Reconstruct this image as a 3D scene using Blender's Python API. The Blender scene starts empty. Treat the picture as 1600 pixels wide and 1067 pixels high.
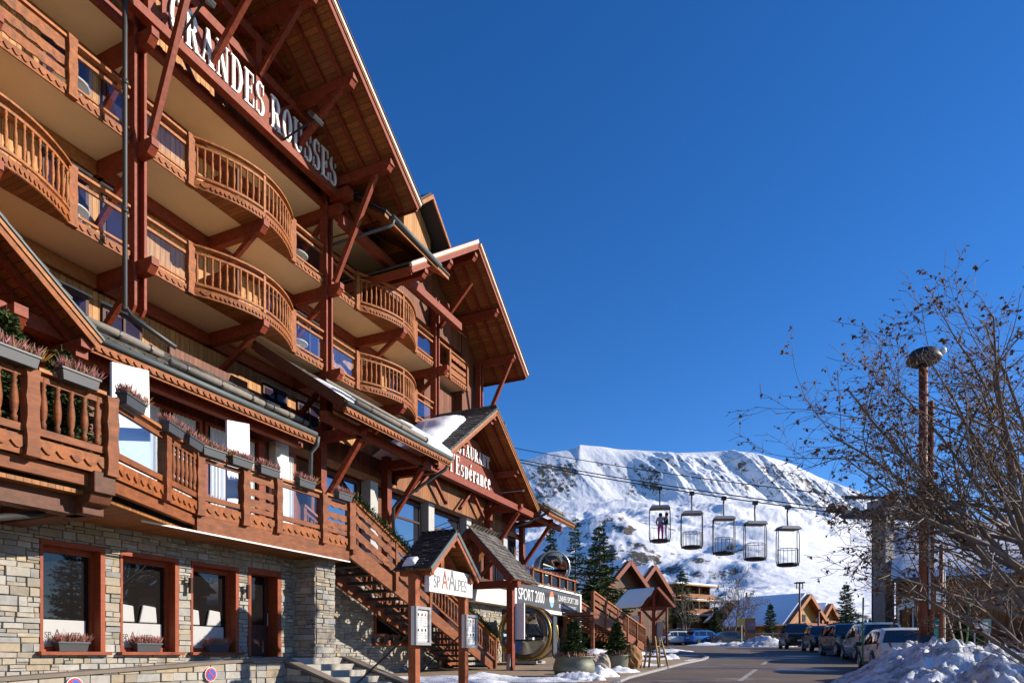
import bpy, math, random
import numpy as np
from mathutils import Vector, Matrix
R = math.radians
S = bpy.context.scene
COL = S.collection
random.seed(7)

# ---------------------------------------------------------------- camera, sky, sun, exposure
FP, HX, HY = 1067.0, 800.0, 1022.0            # focal length, principal column and horizon row of the photograph
cam_d = bpy.data.cameras.new('camera'); cam = bpy.data.objects.new('camera', cam_d); COL.objects.link(cam)
cam_d.sensor_width = 36.0; cam_d.lens = 24.0; cam_d.shift_y = (HY-533.5)/1600.0
cam_d.clip_start = 0.1; cam_d.clip_end = 20000
cam.location = (0, 0, 0); cam.rotation_euler = (R(90), 0, 0)
S.camera = cam

SUN = Vector((.921, .040, .385)).normalized()
W = bpy.data.worlds.new('World'); S.world = W; W.use_nodes = True
wn = W.node_tree; bg = wn.nodes['Background']
sky = wn.nodes.new('ShaderNodeTexSky'); sky.sky_type = 'NISHITA'; sky.sun_disc = False
sky.sun_elevation = math.asin(SUN.z); sky.sun_rotation = math.atan2(SUN.x, SUN.y)
sky.altitude = 1800; sky.air_density = 1.0; sky.dust_density = 0.12; sky.ozone_density = 4.0
hs = wn.nodes.new('ShaderNodeHueSaturation'); hs.inputs['Saturation'].default_value = 1.24; hs.inputs['Hue'].default_value = .509
wn.links.new(sky.outputs[0], hs.inputs['Color']); wn.links.new(hs.outputs[0], bg.inputs[0]); bg.inputs[1].default_value = 0.122
sd = bpy.data.lights.new('sun', 'SUN'); sd.energy = 5.0; sd.angle = R(0.5); sd.color = (1, .90, .77)
so = bpy.data.objects.new('sun', sd); COL.objects.link(so)
so.rotation_euler = SUN.to_track_quat('Z', 'Y').to_euler(); so.location = (40, 0, 40)
S.view_settings.view_transform = 'Standard'; S.view_settings.look = 'None'
S.view_settings.exposure = 0.60; S.view_settings.gamma = 1.0
S.cycles.max_bounces = 6; S.cycles.transparent_max_bounces = 12
S.cycles.diffuse_bounces = 3; S.cycles.glossy_bounces = 3; S.cycles.caustics_reflective = False
S.cycles.caustics_refractive = False

# ---------------------------------------------------------------- facade coordinates: u along the hotel, v towards the street, z up
A = R(24.4); SA, CA = math.sin(A), math.cos(A)
def H(u, v, z=0.0): return Vector((SA*u + CA*v, CA*u - SA*v, z))
def hu(px, v):
    t = (px-HX)/FP
    return v*(CA+SA*t)/(CA*t-SA)
def huz(px, py, v):
    u = hu(px, v); return u, (HY-py)/FP*(CA*u-SA*v)
def hvu(px, u):
    t = (px-HX)/FP
    return u*(CA*t-SA)/(CA+SA*t)
def at(px, py, Y): return Vector(((px-HX)/FP*Y, Y, (HY-py)/FP*Y))

# street level along the view
GY = np.array([-60, 0, 10, 15, 20, 25, 31, 40, 48, 60, 77, 120, 200.])
GZ = np.array([-4., -1.62, -1.2, -.97, -.75, -.53, -.24, .10, .36, .70, 1.08, 1.7, 2.6])
def gz(Y): return float(np.interp(Y, GY, GZ))
def gp(px, py):
    k = (HY-py)/FP; lo, hi = 2.0, 118.0
    for _ in range(60):
        m = (lo+hi)/2
        if gz(m) < k*m: lo = m
        else: hi = m
    Y = (lo+hi)/2
    return Vector(((px-HX)/FP*Y, Y, gz(Y)))
def gpy(px, Y, dz=0.0): return Vector(((px-HX)/FP*Y, Y, gz(Y)+dz))

# ---------------------------------------------------------------- mesh builder
UDIR, VDIR, ZDIR = H(1, 0), H(0, 1), Vector((0, 0, 1))
class MB:
    def __init__(s): s.v = []; s.f = []
    def add(s, vs, fs):
        n = len(s.v); s.v += [tuple(p) for p in vs]; s.f += [tuple(i+n for i in f) for f in fs]; return s
    def hexa(s, p):      # p: 8 points, bottom ring 0-3, top ring 4-7
        return s.add(p, [(3,2,1,0), (4,5,6,7), (0,1,5,4), (1,2,6,5), (2,3,7,6), (3,0,4,7)])
    def hbox(s, u0, u1, v0, v1, z0, z1):
        return s.hexa([H(u0,v1,z0), H(u1,v1,z0), H(u1,v0,z0), H(u0,v0,z0), H(u0,v1,z1), H(u1,v1,z1), H(u1,v0,z1), H(u0,v0,z1)])
    def box(s, x0, x1, y0, y1, z0, z1):
        return s.hexa([Vector(p) for p in ((x0,y0,z0),(x1,y0,z0),(x1,y1,z0),(x0,y1,z0),(x0,y0,z1),(x1,y0,z1),(x1,y1,z1),(x0,y1,z1))])
    def beam(s, p, q, w, h, up=ZDIR):
        p, q = Vector(p), Vector(q); d = (q-p).normalized()
        side = d.cross(up)
        if side.length < 1e-4: side = d.cross(UDIR)
        side.normalize(); upv = side.cross(d).normalized()
        a, b = side*w/2, upv*h/2
        return s.hexa([p-a-b, q-a-b, q+a-b, p+a-b, p-a+b, q-a+b, q+a+b, p+a+b])
    def prism(s, pts, vec):
        pts = [Vector(p) for p in pts]; vec = Vector(vec); n = len(pts)
        return s.add(pts+[p+vec for p in pts], [tuple(range(n-1, -1, -1)), tuple(range(n, 2*n))] + [(i, (i+1) % n, n+(i+1) % n, n+i) for i in range(n)])
    def path(s, pts, rad, n=6, cap=True):
        pts = [Vector(p) for p in pts]; m = len(pts)
        if not hasattr(rad, '__len__'): rad = [rad]*m
        base = len(s.v); ref = None
        for i, p in enumerate(pts):
            d = (pts[min(i+1, m-1)]-pts[max(i-1, 0)])
            d = d.normalized() if d.length > 1e-9 else Vector((0, 0, 1))
            if ref is None: ref = Vector((1, 0, 0)) if abs(d.x) < .8 else Vector((0, 1, 0))
            a = d.cross(ref)
            if a.length < 1e-5: a = d.cross(Vector((0, 1, .3)))
            a.normalize(); b = d.cross(a); ref = b.cross(d) if False else ref
            for k in range(n):
                th = 2*math.pi*k/n
                s.v.append(tuple(p + (a*math.cos(th)+b*math.sin(th))*rad[i]))
        for i in range(m-1):
            for k in range(n):
                j = (k+1) % n; o = base+i*n
                s.f.append((o+k, o+j, o+n+j, o+n+k))
        if cap:
            s.f.append(tuple(base+k for k in range(n-1, -1, -1))); s.f.append(tuple(base+(m-1)*n+k for k in range(n)))
        return s
    def lathe(s, prof, n=16, c=(0, 0, 0)):      # prof: (radius, z)
        base = len(s.v); m = len(prof)
        for r, z in prof:
            for k in range(n):
                th = 2*math.pi*k/n; s.v.append((c[0]+r*math.cos(th), c[1]+r*math.sin(th), c[2]+z))
        for i in range(m-1):
            for k in range(n):
                j = (k+1) % n; o = base+i*n; s.f.append((o+k, o+j, o+n+j, o+n+k))
        s.f.append(tuple(base+k for k in range(n-1, -1, -1))); s.f.append(tuple(base+(m-1)*n+k for k in range(n)))
        return s
    def build(s, name, mat, parent=None, local=False, smooth=False, bevel=0.0):
        off = Vector((0, 0, 0))
        if parent is not None and not local:
            p = parent
            while p is not None: off += p.location; p = p.parent
        used = sorted({i for f in s.f for i in f})
        if len(used) < len(s.v):
            mp = {o_: n_ for n_, o_ in enumerate(used)}; s.v = [s.v[i] for i in used]; s.f = [tuple(mp[i] for i in f) for f in s.f]
        me = bpy.data.meshes.new(name)
        me.from_pydata([(a-off.x, b-off.y, c-off.z) for a, b, c in s.v], [], s.f)
        me.update()
        if mat is not None: me.materials.append(mat)
        if smooth: me.polygons.foreach_set('use_smooth', [True]*len(me.polygons))
        o = bpy.data.objects.new(name, me); COL.objects.link(o)
        if parent is not None: o.parent = parent
        if bevel > 0:
            b = o.modifiers.new('bevel', 'BEVEL'); b.width = bevel; b.segments = 2; b.limit_method = 'ANGLE'
        return o

def tag(o, label=None, cat=None, group=None, kind=None):
    if label: o['label'] = label
    if cat: o['category'] = cat
    if group: o['group'] = group
    if kind: o['kind'] = kind
    return o
def thing(name, loc, label, cat, group=None, rz=0.0):
    o = bpy.data.objects.new(name, None); COL.objects.link(o); o.location = loc; o.rotation_euler = (0, 0, rz)
    o.empty_display_size = .3
    return tag(o, label, cat, group)
def dup(o, loc=None, rz=None, label=None, parent=None):
    c = o.copy(); COL.objects.link(c)
    if parent is not None: c.parent = parent
    if loc is not None: c.location = loc
    if rz is not None: c.rotation_euler = (0, 0, rz)
    if label: c['label'] = label
    for ch in list(o.children): dup(ch, parent=c)
    return c

# ---------------------------------------------------------------- materials
class G:
    def __init__(s, name, rough=.7):
        s.m = bpy.data.materials.new(name); s.m.use_nodes = True; s.nt = s.m.node_tree
        s.b = s.nt.nodes['Principled BSDF']; s.b.inputs['Roughness'].default_value = rough
        s.out = s.nt.nodes['Material Output']
    def put(s, sock, val):
        if isinstance(val, bpy.types.NodeSocket): s.nt.links.new(val, sock)
        elif hasattr(val, '__len__') and len(val) == 3 and sock.type == 'RGBA': sock.default_value = (*val, 1)
        else: sock.default_value = val
    def n(s, t, _p=None, **k):
        nd = s.nt.nodes.new('ShaderNode'+t)
        for a, b in (_p or {}).items(): setattr(nd, a, b)
        for a, b in k.items():
            key = int(a[1:]) if a[0] == 'i' and a[1:].isdigit() else a.replace('_', ' ')
            s.put(nd.inputs[key], b)
        return nd
    def noise(s, vec, scale, detail=4, rough=.55):
        return s.n('TexNoise', None, Vector=vec, Scale=scale, Detail=detail, Roughness=rough).outputs['Fac']
    def ramp(s, f, a, b, c0=(0,0,0), c1=(1,1,1)):
        r = s.n('ValToRGB', None, Fac=f); e = r.color_ramp.elements
        e[0].position = a; e[1].position = b; e[0].color = (*c0, 1); e[1].color = (*c1, 1)
        return r.outputs[0]
    def mix(s, f, a, b, mode='MIX'):
        nd = s.n('Mix', {'data_type': 'RGBA', 'blend_type': mode}); s.put(nd.inputs[0], f); s.put(nd.inputs[6], a); s.put(nd.inputs[7], b)
        return nd.outputs[2]
    def math(s, op, a, b=0.0, c=0.0):
        nd = s.n('Math', {'operation': op}); s.put(nd.inputs[0], a); s.put(nd.inputs[1], b); s.put(nd.inputs[2], c); return nd.outputs[0]
    def pos(s): return s.n('NewGeometry').outputs['Position']
    def island(s): return s.n('NewGeometry').outputs['Random Per Island']
    def mapping(s, vec, rot=(0,0,0), sc=(1,1,1)):
        return s.n('Mapping', None, Vector=vec, Rotation=rot, Scale=sc).outputs[0]
    def bump(s, h, st=.3, d=.02):
        bn = s.n('Bump', None, Height=h, Strength=st, Distance=d); s.nt.links.new(bn.outputs[0], s.b.inputs['Normal'])
    def col(s, c): s.put(s.b.inputs['Base Color'], c); return s
def C(c, k): return tuple(min(1, x*k) for x in c)

def m_plain(name, col, rough=.6, metal=0.0, var=.25, scale=6.0, bump=0.0, spec=None):
    g = G(name, rough); f = g.noise(g.pos(), scale, 5)
    g.col(g.mix(f, C(col, 1-var), C(col, 1+var))); g.b.inputs['Metallic'].default_value = metal
    if bump: g.bump(g.noise(g.pos(), scale*6, 4), bump, .01)
    if spec is not None: g.b.inputs['Specular IOR Level'].default_value = spec
    return g.m
FR = (0, 0, -math.atan2(UDIR.y, UDIR.x))       # rotates world so that x = u, y = -v
def m_wood(name, col, var=.45, stretch=(1, 1, 1), rough=.6, weather=None):
    """stained timber: grain streaks, darker blotches, each board its own tone"""
    g = G(name, rough); p = g.mapping(g.pos(), FR, stretch)
    fine = g.noise(p, 9, 6, .65); blot = g.noise(g.pos(), .9, 3)
    strk = g.noise(g.mapping(g.pos(), FR, (1.2, 1.2, 9)), 2.6, 6, .7)
    c = g.mix(g.ramp(fine, .34, .66), C(col, 1-var*1.1), C(col, 1+var*.75))
    c = g.mix(g.math('MULTIPLY', g.ramp(strk, .48, .66), .55), c, C(col, .38))
    c = g.mix(g.math('MULTIPLY', g.ramp(blot, .45, .75), .45), c, C(col, .55))
    c = g.mix(g.math('MULTIPLY', g.island(), .35), c, C(col, 1.5))
    if weather: c = g.mix(g.ramp(g.noise(p, 3.2, 5, .7), .56, .75), c, weather)
    g.col(c); g.bump(fine, .25, .01); g.b.inputs['Specular IOR Level'].default_value = .3
    return g.m
def m_planks(name, col, width=.14, axis='x', var=.5, rough=.6, rot=FR, groove=.08):
    """boards side by side along one axis of the facade frame, with dark grooves"""
    g = G(name, rough); p = g.mapping(g.pos(), rot); sx = g.n('SeparateXYZ', None, Vector=p).outputs[{'x': 0, 'y': 1, 'z': 2}[axis]]
    q = g.math('DIVIDE', sx, width); idx = g.math('FLOOR', q); fr = g.math('FRACT', q)
    rnd = g.n('TexWhiteNoise', {'noise_dimensions': '1D'}, W=idx).outputs[0]
    sc = {'x': (14, 14, 1.2), 'y': (1.2, 14, 14), 'z': (1.2, 1.2, 14)}[axis]
    grain = g.noise(g.mapping(p, (0, 0, 0), sc), 1.6, 5, .6)
    c = g.mix(rnd, C(col, 1-var), C(col, 1+var*.7)); c = g.mix(g.ramp(grain, .35, .75), c, C(col, .5))
    knots = g.ramp(g.noise(p, 11, 2), .70, .76)
    c = g.mix(g.math('MULTIPLY', knots, .55), c, C(col, .3))
    gr = g.math('LESS_THAN', fr, groove); c = g.mix(gr, c, C(col, .12))
    g.col(c); g.bump(g.math('SUBTRACT', 1.0, gr), .5, .015); g.b.inputs['Specular IOR Level'].default_value = .3
    return g.m
def m_island(name, cols, rough=.85, bump=.5, scale=9.0, spec=.3, dirt=.4):
    """every loose piece of the mesh takes its own tone out of cols"""
    g = G(name, rough); r = g.island()
    rp = g.n('ValToRGB', None, Fac=r); rp.color_ramp.interpolation = 'LINEAR'
    el = rp.color_ramp.elements
    for i, c in enumerate(cols):
        e = el[i] if i < 2 else el.new(i/(len(cols)-1)); e.position = i/(len(cols)-1); e.color = (*c, 1)
    f = g.noise(g.pos(), scale, 5, .65)
    c = g.mix(g.math('MULTIPLY', g.ramp(f, .4, .75), dirt), rp.outputs[0], g.mix(.5, rp.outputs[0], (.02, .018, .015)))
    g.col(c); g.bump(f, bump, .02); g.b.inputs['Specular IOR Level'].default_value = spec
    return g.m
def m_glass_clear(name, tint=(.9, .95, 1), refl=.02):
    g = G(name); g.nt.nodes.remove(g.b)
    tr = g.n('BsdfTransparent', None, Color=tint).outputs[0]; gl = g.n('BsdfGlossy', None, Color=(1, 1, 1), Roughness=.02).outputs[0]
    lw = g.n('LayerWeight', None, Blend=.2).outputs['Fresnel']
    f = g.math('ADD', g.math('MULTIPLY', lw, .35), refl)
    mx = g.nt.nodes.new('ShaderNodeMixShader'); g.put(mx.inputs[0], f); g.put(mx.inputs[1], tr); g.put(mx.inputs[2], gl)
    g.nt.links.new(mx.outputs[0], g.out.inputs[0]); return g.m
def m_glass_dark(name, base=(.012, .012, .014), refl=.22, fw=.40):
    g = G(name); g.b.inputs['Roughness'].default_value = .9; g.b.inputs['Specular IOR Level'].default_value = 0; g.b.inputs['Base Color'].default_value = (*base, 1)
    nb = g.noise(g.pos(), 1.1, 2); bn = g.n('Bump', None, Height=nb, Strength=.04, Distance=.02)
    gl = g.n('BsdfGlossy', None, Color=(1, 1, 1), Roughness=.015, Normal=bn.outputs[0]).outputs[0]
    lw = g.n('LayerWeight', None, Blend=.3).outputs['Fresnel']
    f = g.math('ADD', g.math('MULTIPLY', lw, fw), refl)
    mx = g.nt.nodes.new('ShaderNodeMixShader'); g.put(mx.inputs[0], f); g.put(mx.inputs[1], g.b.outputs[0]); g.put(mx.inputs[2], gl)
    g.nt.links.new(mx.outputs[0], g.out.inputs[0]); return g.m
def m_snow(name, dirt=0.0, scale=1.0):
    g = G(name, .75); f = g.noise(g.pos(), 2.2*scale, 6, .6); c = g.mix(f, (.74, .77, .82), (.86, .87, .88))
    if dirt:
        d = g.ramp(g.noise(g.pos(), 1.3*scale, 8, .78), .44, .62)
        c = g.mix(g.math('MULTIPLY', d, dirt), c, (.16, .13, .10))
    g.col(c); g.bump(g.noise(g.pos(), 9*scale, 6, .7), .5, .05); g.b.inputs['Specular IOR Level'].default_value = .25
    return g.m

M = {}
M['beam'] = m_wood('red stained timber', (.215, .038, .013), .4)
M['beam_dark'] = m_wood('dark stained timber', (.10, .034, .014), .4)
M['rail'] = m_wood('weathered railing timber', (.265, .080, .018), .5, (1, 1, 1), .65, (.10, .045, .025))
M['rail_light'] = m_wood('honey railing timber', (.315, .105, .026), .5, (1, 1, 1), .6)
M['rail_red'] = m_wood('terrace timber', (.195, .060, .018), .5, (.4, .4, 1), .65, (.085, .038, .02))
M['plank'] = m_planks('vertical larch boards', (.54, .245, .075), .16, 'x', .35)
M['plank_mid'] = m_planks('mid brown boards', (.30, .115, .036), .15, 'x', .35)
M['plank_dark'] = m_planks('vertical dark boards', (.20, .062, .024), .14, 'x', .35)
M['soffit_wood'] = m_planks('roof underside boards', (.37, .132, .036), .13, 'x', .35)
M['deck_under'] = m_planks('terrace underside boards', (.36, .145, .04), .11, 'x', .3)
M['plaster'] = m_plain('cream plaster', (.84, .69, .45), .85, 0, .12, 1.2)
M['cream'] = m_plain('pale roof edge', (.58, .53, .42), .6, 0, .2, 5)
M['white_wall'] = m_plain('white plaster', (.72, .68, .60), .85, 0, .06, 3)
M['grey_wall'] = m_plain('grey pillar plaster', (.42, .41, .39), .85, 0, .08, 3)
M['stone'] = m_island('split stone', [(.19, .18, .16), (.36, .30, .21), (.28, .27, .245), (.42, .35, .25), (.31, .31, .295), (.235, .23, .215), (.35, .285, .19), (.39, .375, .34), (.30, .285, .255), (.44, .415, .37)], .9, .8, 7, .25, .55)
M['mortar'] = m_plain('dark mortar', (.10, .09, .075), .95, 0, .3, 20)
M['slate'] = m_island('slate', [(.095, .088, .08), (.16, .145, .125), (.07, .066, .062), (.20, .175, .14), (.12, .115, .11)], .8, .6, 6, .35, .6)
M['slate_dark'] = m_island('dark slate', [(.03, .028, .027), (.055, .05, .047), (.04, .037, .035), (.075, .065, .055)], .75, .5, 6, .35, .4)
M['zinc'] = m_plain('weathered zinc', (.10, .115, .115), .6, .25, .25, 4, 0, .3)
M['pipe_dark'] = m_plain('dark pipe', (.055, .052, .05), .5, .4, .2, 5)
M['log'] = m_plain('grey weathered log', (.20, .175, .145), .9, 0, .35, 9, .4)
M['snow'] = m_snow('snow'); M['snow_dirty'] = m_snow('dirty snow', .85, 1.3)
M['glass'] = m_glass_clear('clear glass'); M['window'] = m_glass_dark('window glass', (.010, .009, .009), .045, .14)
M['door_glass'] = m_glass_dark('door glass', (.028, .022, .045), .02, .04)
M['window_blue'] = m_glass_dark('reflecting glass', (.02, .025, .035), .34)
M['honey'] = m_wood('honey beam', (.34, .13, .038), .35)
M['frame_red'] = m_wood('red window frame', (.25, .052, .017), .25)
M['frame_dark'] = m_wood('dark window frame', (.055, .02, .014), .3)
M['white'] = m_plain('white paint', (.78, .78, .76), .5, 0, .04, 3)
M['letter'] = m_plain('white letters', (.82, .81, .78), .45, 0, .03, 3)
M['black'] = m_plain('black', (.012, .012, .012), .5, 0, .3, 5)
M['anthracite'] = m_plain('anthracite plastic', (.045, .05, .055), .5, 0, .2, 8)
M['steel'] = m_plain('galvanised steel', (.36, .37, .38), .45, .8, .15, 6)
M['concrete'] = m_plain('concrete', (.30, .29, .28), .9, 0, .15, 5, .3)
M['film'] = m_plain('frosted film', (.40, .40, .39), .7, 0, .05, 5)
M['curtain'] = m_plain('white curtain', (.62, .62, .60), .9, 0, .08, 6)
M['tile_red'] = m_wood('tie board red', (.21, .045, .022), .2)
# ================================================================= terrain: street, pavement, snow
def sheet(name, xs, ys, zf, mat, smooth=True):
    mb = MB(); nx = len(xs)
    for y in ys:
        for x in xs: mb.v.append((x, y, zf(x, y)))
    for j in range(len(ys)-1):
        for i in range(nx-1): mb.f.append((j*nx+i, j*nx+i+1, (j+1)*nx+i+1, (j+1)*nx+i))
    return tag(mb.build(name, mat, smooth=smooth), kind='structure')
_rng = np.random.RandomState(3); _NG = _rng.rand(256, 256)
def vnoise(x, y):
    x = np.asarray(x, float); y = np.asarray(y, float)
    xi = np.floor(x).astype(int); yi = np.floor(y).astype(int); fx = x-xi; fy = y-yi
    fx = fx*fx*(3-2*fx); fy = fy*fy*(3-2*fy)
    g = lambda a, b: _NG[a % 256, b % 256]
    return (g(xi, yi)*(1-fx)+g(xi+1, yi)*fx)*(1-fy)+(g(xi, yi+1)*(1-fx)+g(xi+1, yi+1)*fx)*fy
def fbm(x, y, o=5, gain=.5):
    s = 0; a = 1; t = 0
    for k in range(o): s = s+a*vnoise(x*2**k+17.3*k, y*2**k+9.1*k); t += a; a *= gain
    return s/t

g = G('paving', .9); p = g.pos()
f = g.noise(p, 26, 5, .7); f2 = g.noise(p, .5, 5, .6)
c = g.mix(f, (.21, .145, .085), (.46, .345, .215)); c = g.mix(g.ramp(f2, .45, .7), c, g.mix(.5, c, (.09, .07, .05)))
br = g.n('TexBrick', None, Vector=g.mapping(p, FR), Color1=(1, 1, 1), Color2=(.75, .75, .75), Mortar=(.4, .4, .4), Scale=4.0)
br.inputs['Mortar Size'].default_value = .02
g.col(g.mix(.6, c, g.mix(1.0, c, br.outputs[0], 'MULTIPLY'))); g.bump(f, .4, .02); M['paving'] = g.m
xs = np.linspace(-60, 75, 55); ys = np.concatenate([np.linspace(-40, 10, 14), np.linspace(13, 140, 50)])
sheet('ground', xs, ys, lambda x, y: gz(y)-.012, M['paving'])

g = G('asphalt', .75); p = g.pos()
f = g.noise(p, 60, 4, .7); big = g.noise(g.mapping(p, FR, (.12, 1, 1)), .9, 5, .65)
c = g.mix(f, (.060, .041, .030), (.130, .092, .066)); c = g.mix(g.ramp(big, .45, .7), c, (.165, .112, .074))
wet = g.ramp(g.noise(g.mapping(p, FR, (.35, 1, 1)), .45, 5, .6), .56, .66)
c = g.mix(g.math('MULTIPLY', wet, .6), c, (.022, .02, .02))
frost = g.ramp(g.noise(g.mapping(p, FR, (.3, 1, 1)), .8, 8, .75), .56, .70); c = g.mix(g.math('MULTIPLY', frost, .5), c, (.48, .48, .50))
g.col(c); g.put(g.b.inputs['Roughness'], g.math('MULTIPLY_ADD', wet, -.5, .8)); g.bump(f, .25, .008); M['asphalt'] = g.m
def drape(name, poly_px, mat, dz, n=40):
    """a sheet on the street between a left and a right edge given as ground points"""
    L, Rr = poly_px; mb = MB()
    def res(pts):
        d = [0]
        for a, b in zip(pts, pts[1:]): d.append(d[-1]+(b-a).length)
        out = []
        for k in range(n+1):
            s = d[-1]*k/n
            for i in range(len(pts)-1):
                if s <= d[i+1]+1e-6:
                    t = (s-d[i])/max(1e-6, d[i+1]-d[i]); q = pts[i].lerp(pts[i+1], t); break
            out.append(q)
        return out
    a, b = res(L), res(Rr); m = 8
    for k in range(n+1):
        for j in range(m+1):
            q = a[k].lerp(b[k], j/m); mb.v.append((q.x, q.y, gz(q.y)+dz))
    for k in range(n):
        for j in range(m): o = k*(m+1)+j; mb.f.append((o, o+1, o+m+2, o+m+1))
    return tag(mb.build(name, mat, smooth=True), kind='structure')
curb = [Vector((-5, -8, 0)), Vector((-1.2, 8, 0)), Vector((1.3, 14.5, 0)), gp(980, 1060), gp(1030, 1047), gp(1064, 1038), gp(1098, 1031), gp(1106, 1027), gp(1094, 1022), gp(1062, 1018), gp(1046, 1013), gp(1000, 1009)+Vector((0, 4, 0))]
right = [Vector((5, -8, 0)), Vector((6.2, 8, 0)), Vector((8.5, 15, 0)), Vector((12, 22, 0)), Vector((16, 30, 0)), Vector((20, 38, 0)), Vector((25, 48, 0)), Vector((28, 58, 0)), Vector((30, 66, 0)), Vector((30, 72, 0)), Vector((28, 78, 0)), Vector((14, 82, 0))]
drape('road', (curb, right), M['asphalt'], .008)
g = G('road paint', .8); c = g.mix(g.ramp(g.noise(g.pos(), 9, 5, .7), .35, .6), (.12, .10, .085), (.40, .39, .37)); g.col(c); M['paint'] = g.m
for a, b in (((1156, 1064), (1181, 1046)), ((1191, 1038.5), (1201, 1032.5)), ((1203, 1029.5), (1196, 1025.5)), ((1188, 1023), (1168, 1019.5))):
    P0, P1 = gp(*a), gp(*b); s = (P1-P0).cross(ZDIR).normalized()*.075
    mb = MB(); q = [P0-s, P0+s, P1+s, P1-s]; mb.add([(k.x, k.y, gz(k.y)+.016) for k in q], [(0, 1, 2, 3)])
    tag(mb.build('road_marking', M['paint']), kind='structure')
mb = MB()
for a, b in zip(curb[1:-2], curb[2:-1]):
    a = Vector((a.x, a.y, gz(a.y)+.03)); b = Vector((b.x, b.y, gz(b.y)+.03)); mb.beam(a, b, .16, .1)
tag(mb.build('kerb', M['concrete']), kind='structure')

# ================================================================= the hotel
hotel = thing('hotel_building', H(14, -14, -.9), 'large red timber chalet hotel with curved balconies over a stone ground floor', 'hotel')
FL = [9.45, 12.28]                 # undersides of the two balcony floors
VB, VW = -15.1, -16.6              # balcony edge, rear wall
COLU = [4.3, 11.3, 18.25, 25.3]

# ---- body
MB().hbox(-4, 29.35, -27, VW, 5.5, 15.3).build('wall', M['plank'], hotel)
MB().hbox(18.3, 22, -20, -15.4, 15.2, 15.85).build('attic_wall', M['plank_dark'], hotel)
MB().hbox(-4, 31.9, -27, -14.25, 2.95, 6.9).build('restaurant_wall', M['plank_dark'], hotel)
MB().hbox(-4, 29.35, VW, VB-.1, 14.9, 15.1).build('attic_soffit', M['plaster'], hotel)
MB().hbox(-4, 29.3, VB-.1, VB, 14.88, 15.19).build('edge_beam', M['beam'], hotel)
mb = MB().prism([H(3.2, VW, 15.1), H(19.2, VW, 15.1), H(19.2, VW, 15.0), H(11.3, VW, 20.2), H(3.2, VW, 15.0)], VDIR*-10)
mb.build('gable_wall', M['plank'], hotel)
mb = MB(); mb.hbox(28.0, 29.4, -22, -15.25, 6.5, 15.3); mb.hbox(25.4, 28.0, -22, -15.7, 6.5, 12.1)
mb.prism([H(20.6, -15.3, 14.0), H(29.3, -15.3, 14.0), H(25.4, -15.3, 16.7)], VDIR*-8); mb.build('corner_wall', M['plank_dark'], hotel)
mb = MB()
for u0, u1, mt in ((-2, 11.25, 'honey'), (11.3, 29.3, 'beam')):
    for z in (14.56, 11.93, 9.1): MB().hbox(u0, u1, VW, VW+.16, z, z+.34).build('wall_beam', M[mt], hotel)

# ---- columns: pairs of posts
def column(u, z0, z1, v=VB):
    mb = MB()
    for du in (-.17, .09): mb.hbox(u+du, u+du+.08, v-.14, v+.14, z0, z1)
    mb.hbox(u-.09, u+.09, v-.12, v-.02, z0+.2, z1)
    for du in (-.17, .09):          # curled foot of a hanging post
        mb.prism([H(u+du, v-.02, z0), H(u+du, v+.14, z0), H(u+du, v+.03, z0-.16), H(u+du, v-.07, z0-.12)], UDIR*.08)
    return mb.build('column', M['beam'], hotel, bevel=.012)
column(4.3, 8.3, 15.6); column(11.3, 8.35, 17.5); column(18.25, 6.9, 15.9); column(25.3, 6.8, 15.2); column(29.25, 6.6, 13.9, -15.0)
def crossbeam(u, z, v1=-14.45, v0=VW, w=.2, h=.34):
    mb = MB(); mb.hbox(u-w/2, u+w/2, v0, v1-.16, z-h, z); mb.hbox(u-w/2, u+w/2, v1-.16, v1, z-h*.52, z)
    mb.prism([H(u-w/2, v1-.16, z-h*.52), H(u-w/2, v1-.02, z-h*.52), H(u-w/2, v1-.16, z-h)], UDIR*w)
    return mb.build('crossbeam', M['beam'], hotel)
def brace(p, q, w=.13, h=.15, name='brace'):
    return MB().beam(p, q, w, h, UDIR.cross((Vector(q)-Vector(p)).normalized())).build(name, M['beam'], hotel, bevel=.008)
BOWS = [7.8, 14.7, 21.75]
for z in FL+[14.9]:
    for u in COLU:
        crossbeam(u, z-.01); brace(H(u, VB+.0, z-.33), H(u, VW+.05, z-1.55))
for z in FL:
    for u in BOWS:
        crossbeam(u, z-.01, -14.28); brace(H(u, -14.72, z-.30), H(u, VW+.05, z-1.5))

# ---- balconies
def scallop(mb, P, Q, z, h=.2, n=None, th=.035):
    """trim board with a row of cut-out half rounds along its face"""
    d = Q-P; L = d.length; n = n or max(2, int(L/.17)); out = Vector((d.y, -d.x, 0)).normalized()
    mb.beam(P+Vector((0, 0, z-P.z+h/2)), Q+Vector((0, 0, z-P.z+h/2)), th, h)
    for i in range(n):
        a = P+d*((i+.0)/n); b = P+d*((i+1.0)/n); m = 5; pts = []
        for k in range(m+1):
            t = k/m; q = a.lerp(b, t); pts.append(Vector((q.x, q.y, z+h*.66-math.sin(math.pi*t)*.085)))
        pts = [Vector((b.x, b.y, z+h+.004)), Vector((a.x, a.y, z+h+.004))][::-1][::-1]+pts
        mb.prism(pts, out*(th/2+.03))
BAL_PROF = [(.030, 0), (.034, .10), (.022, .13), (.036, .20), (.044, .34), (.036, .50), (.024, .62), (.034, .66), (.022, .70), (.034, .74), (.032, .84)]
bal_mesh = None
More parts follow.
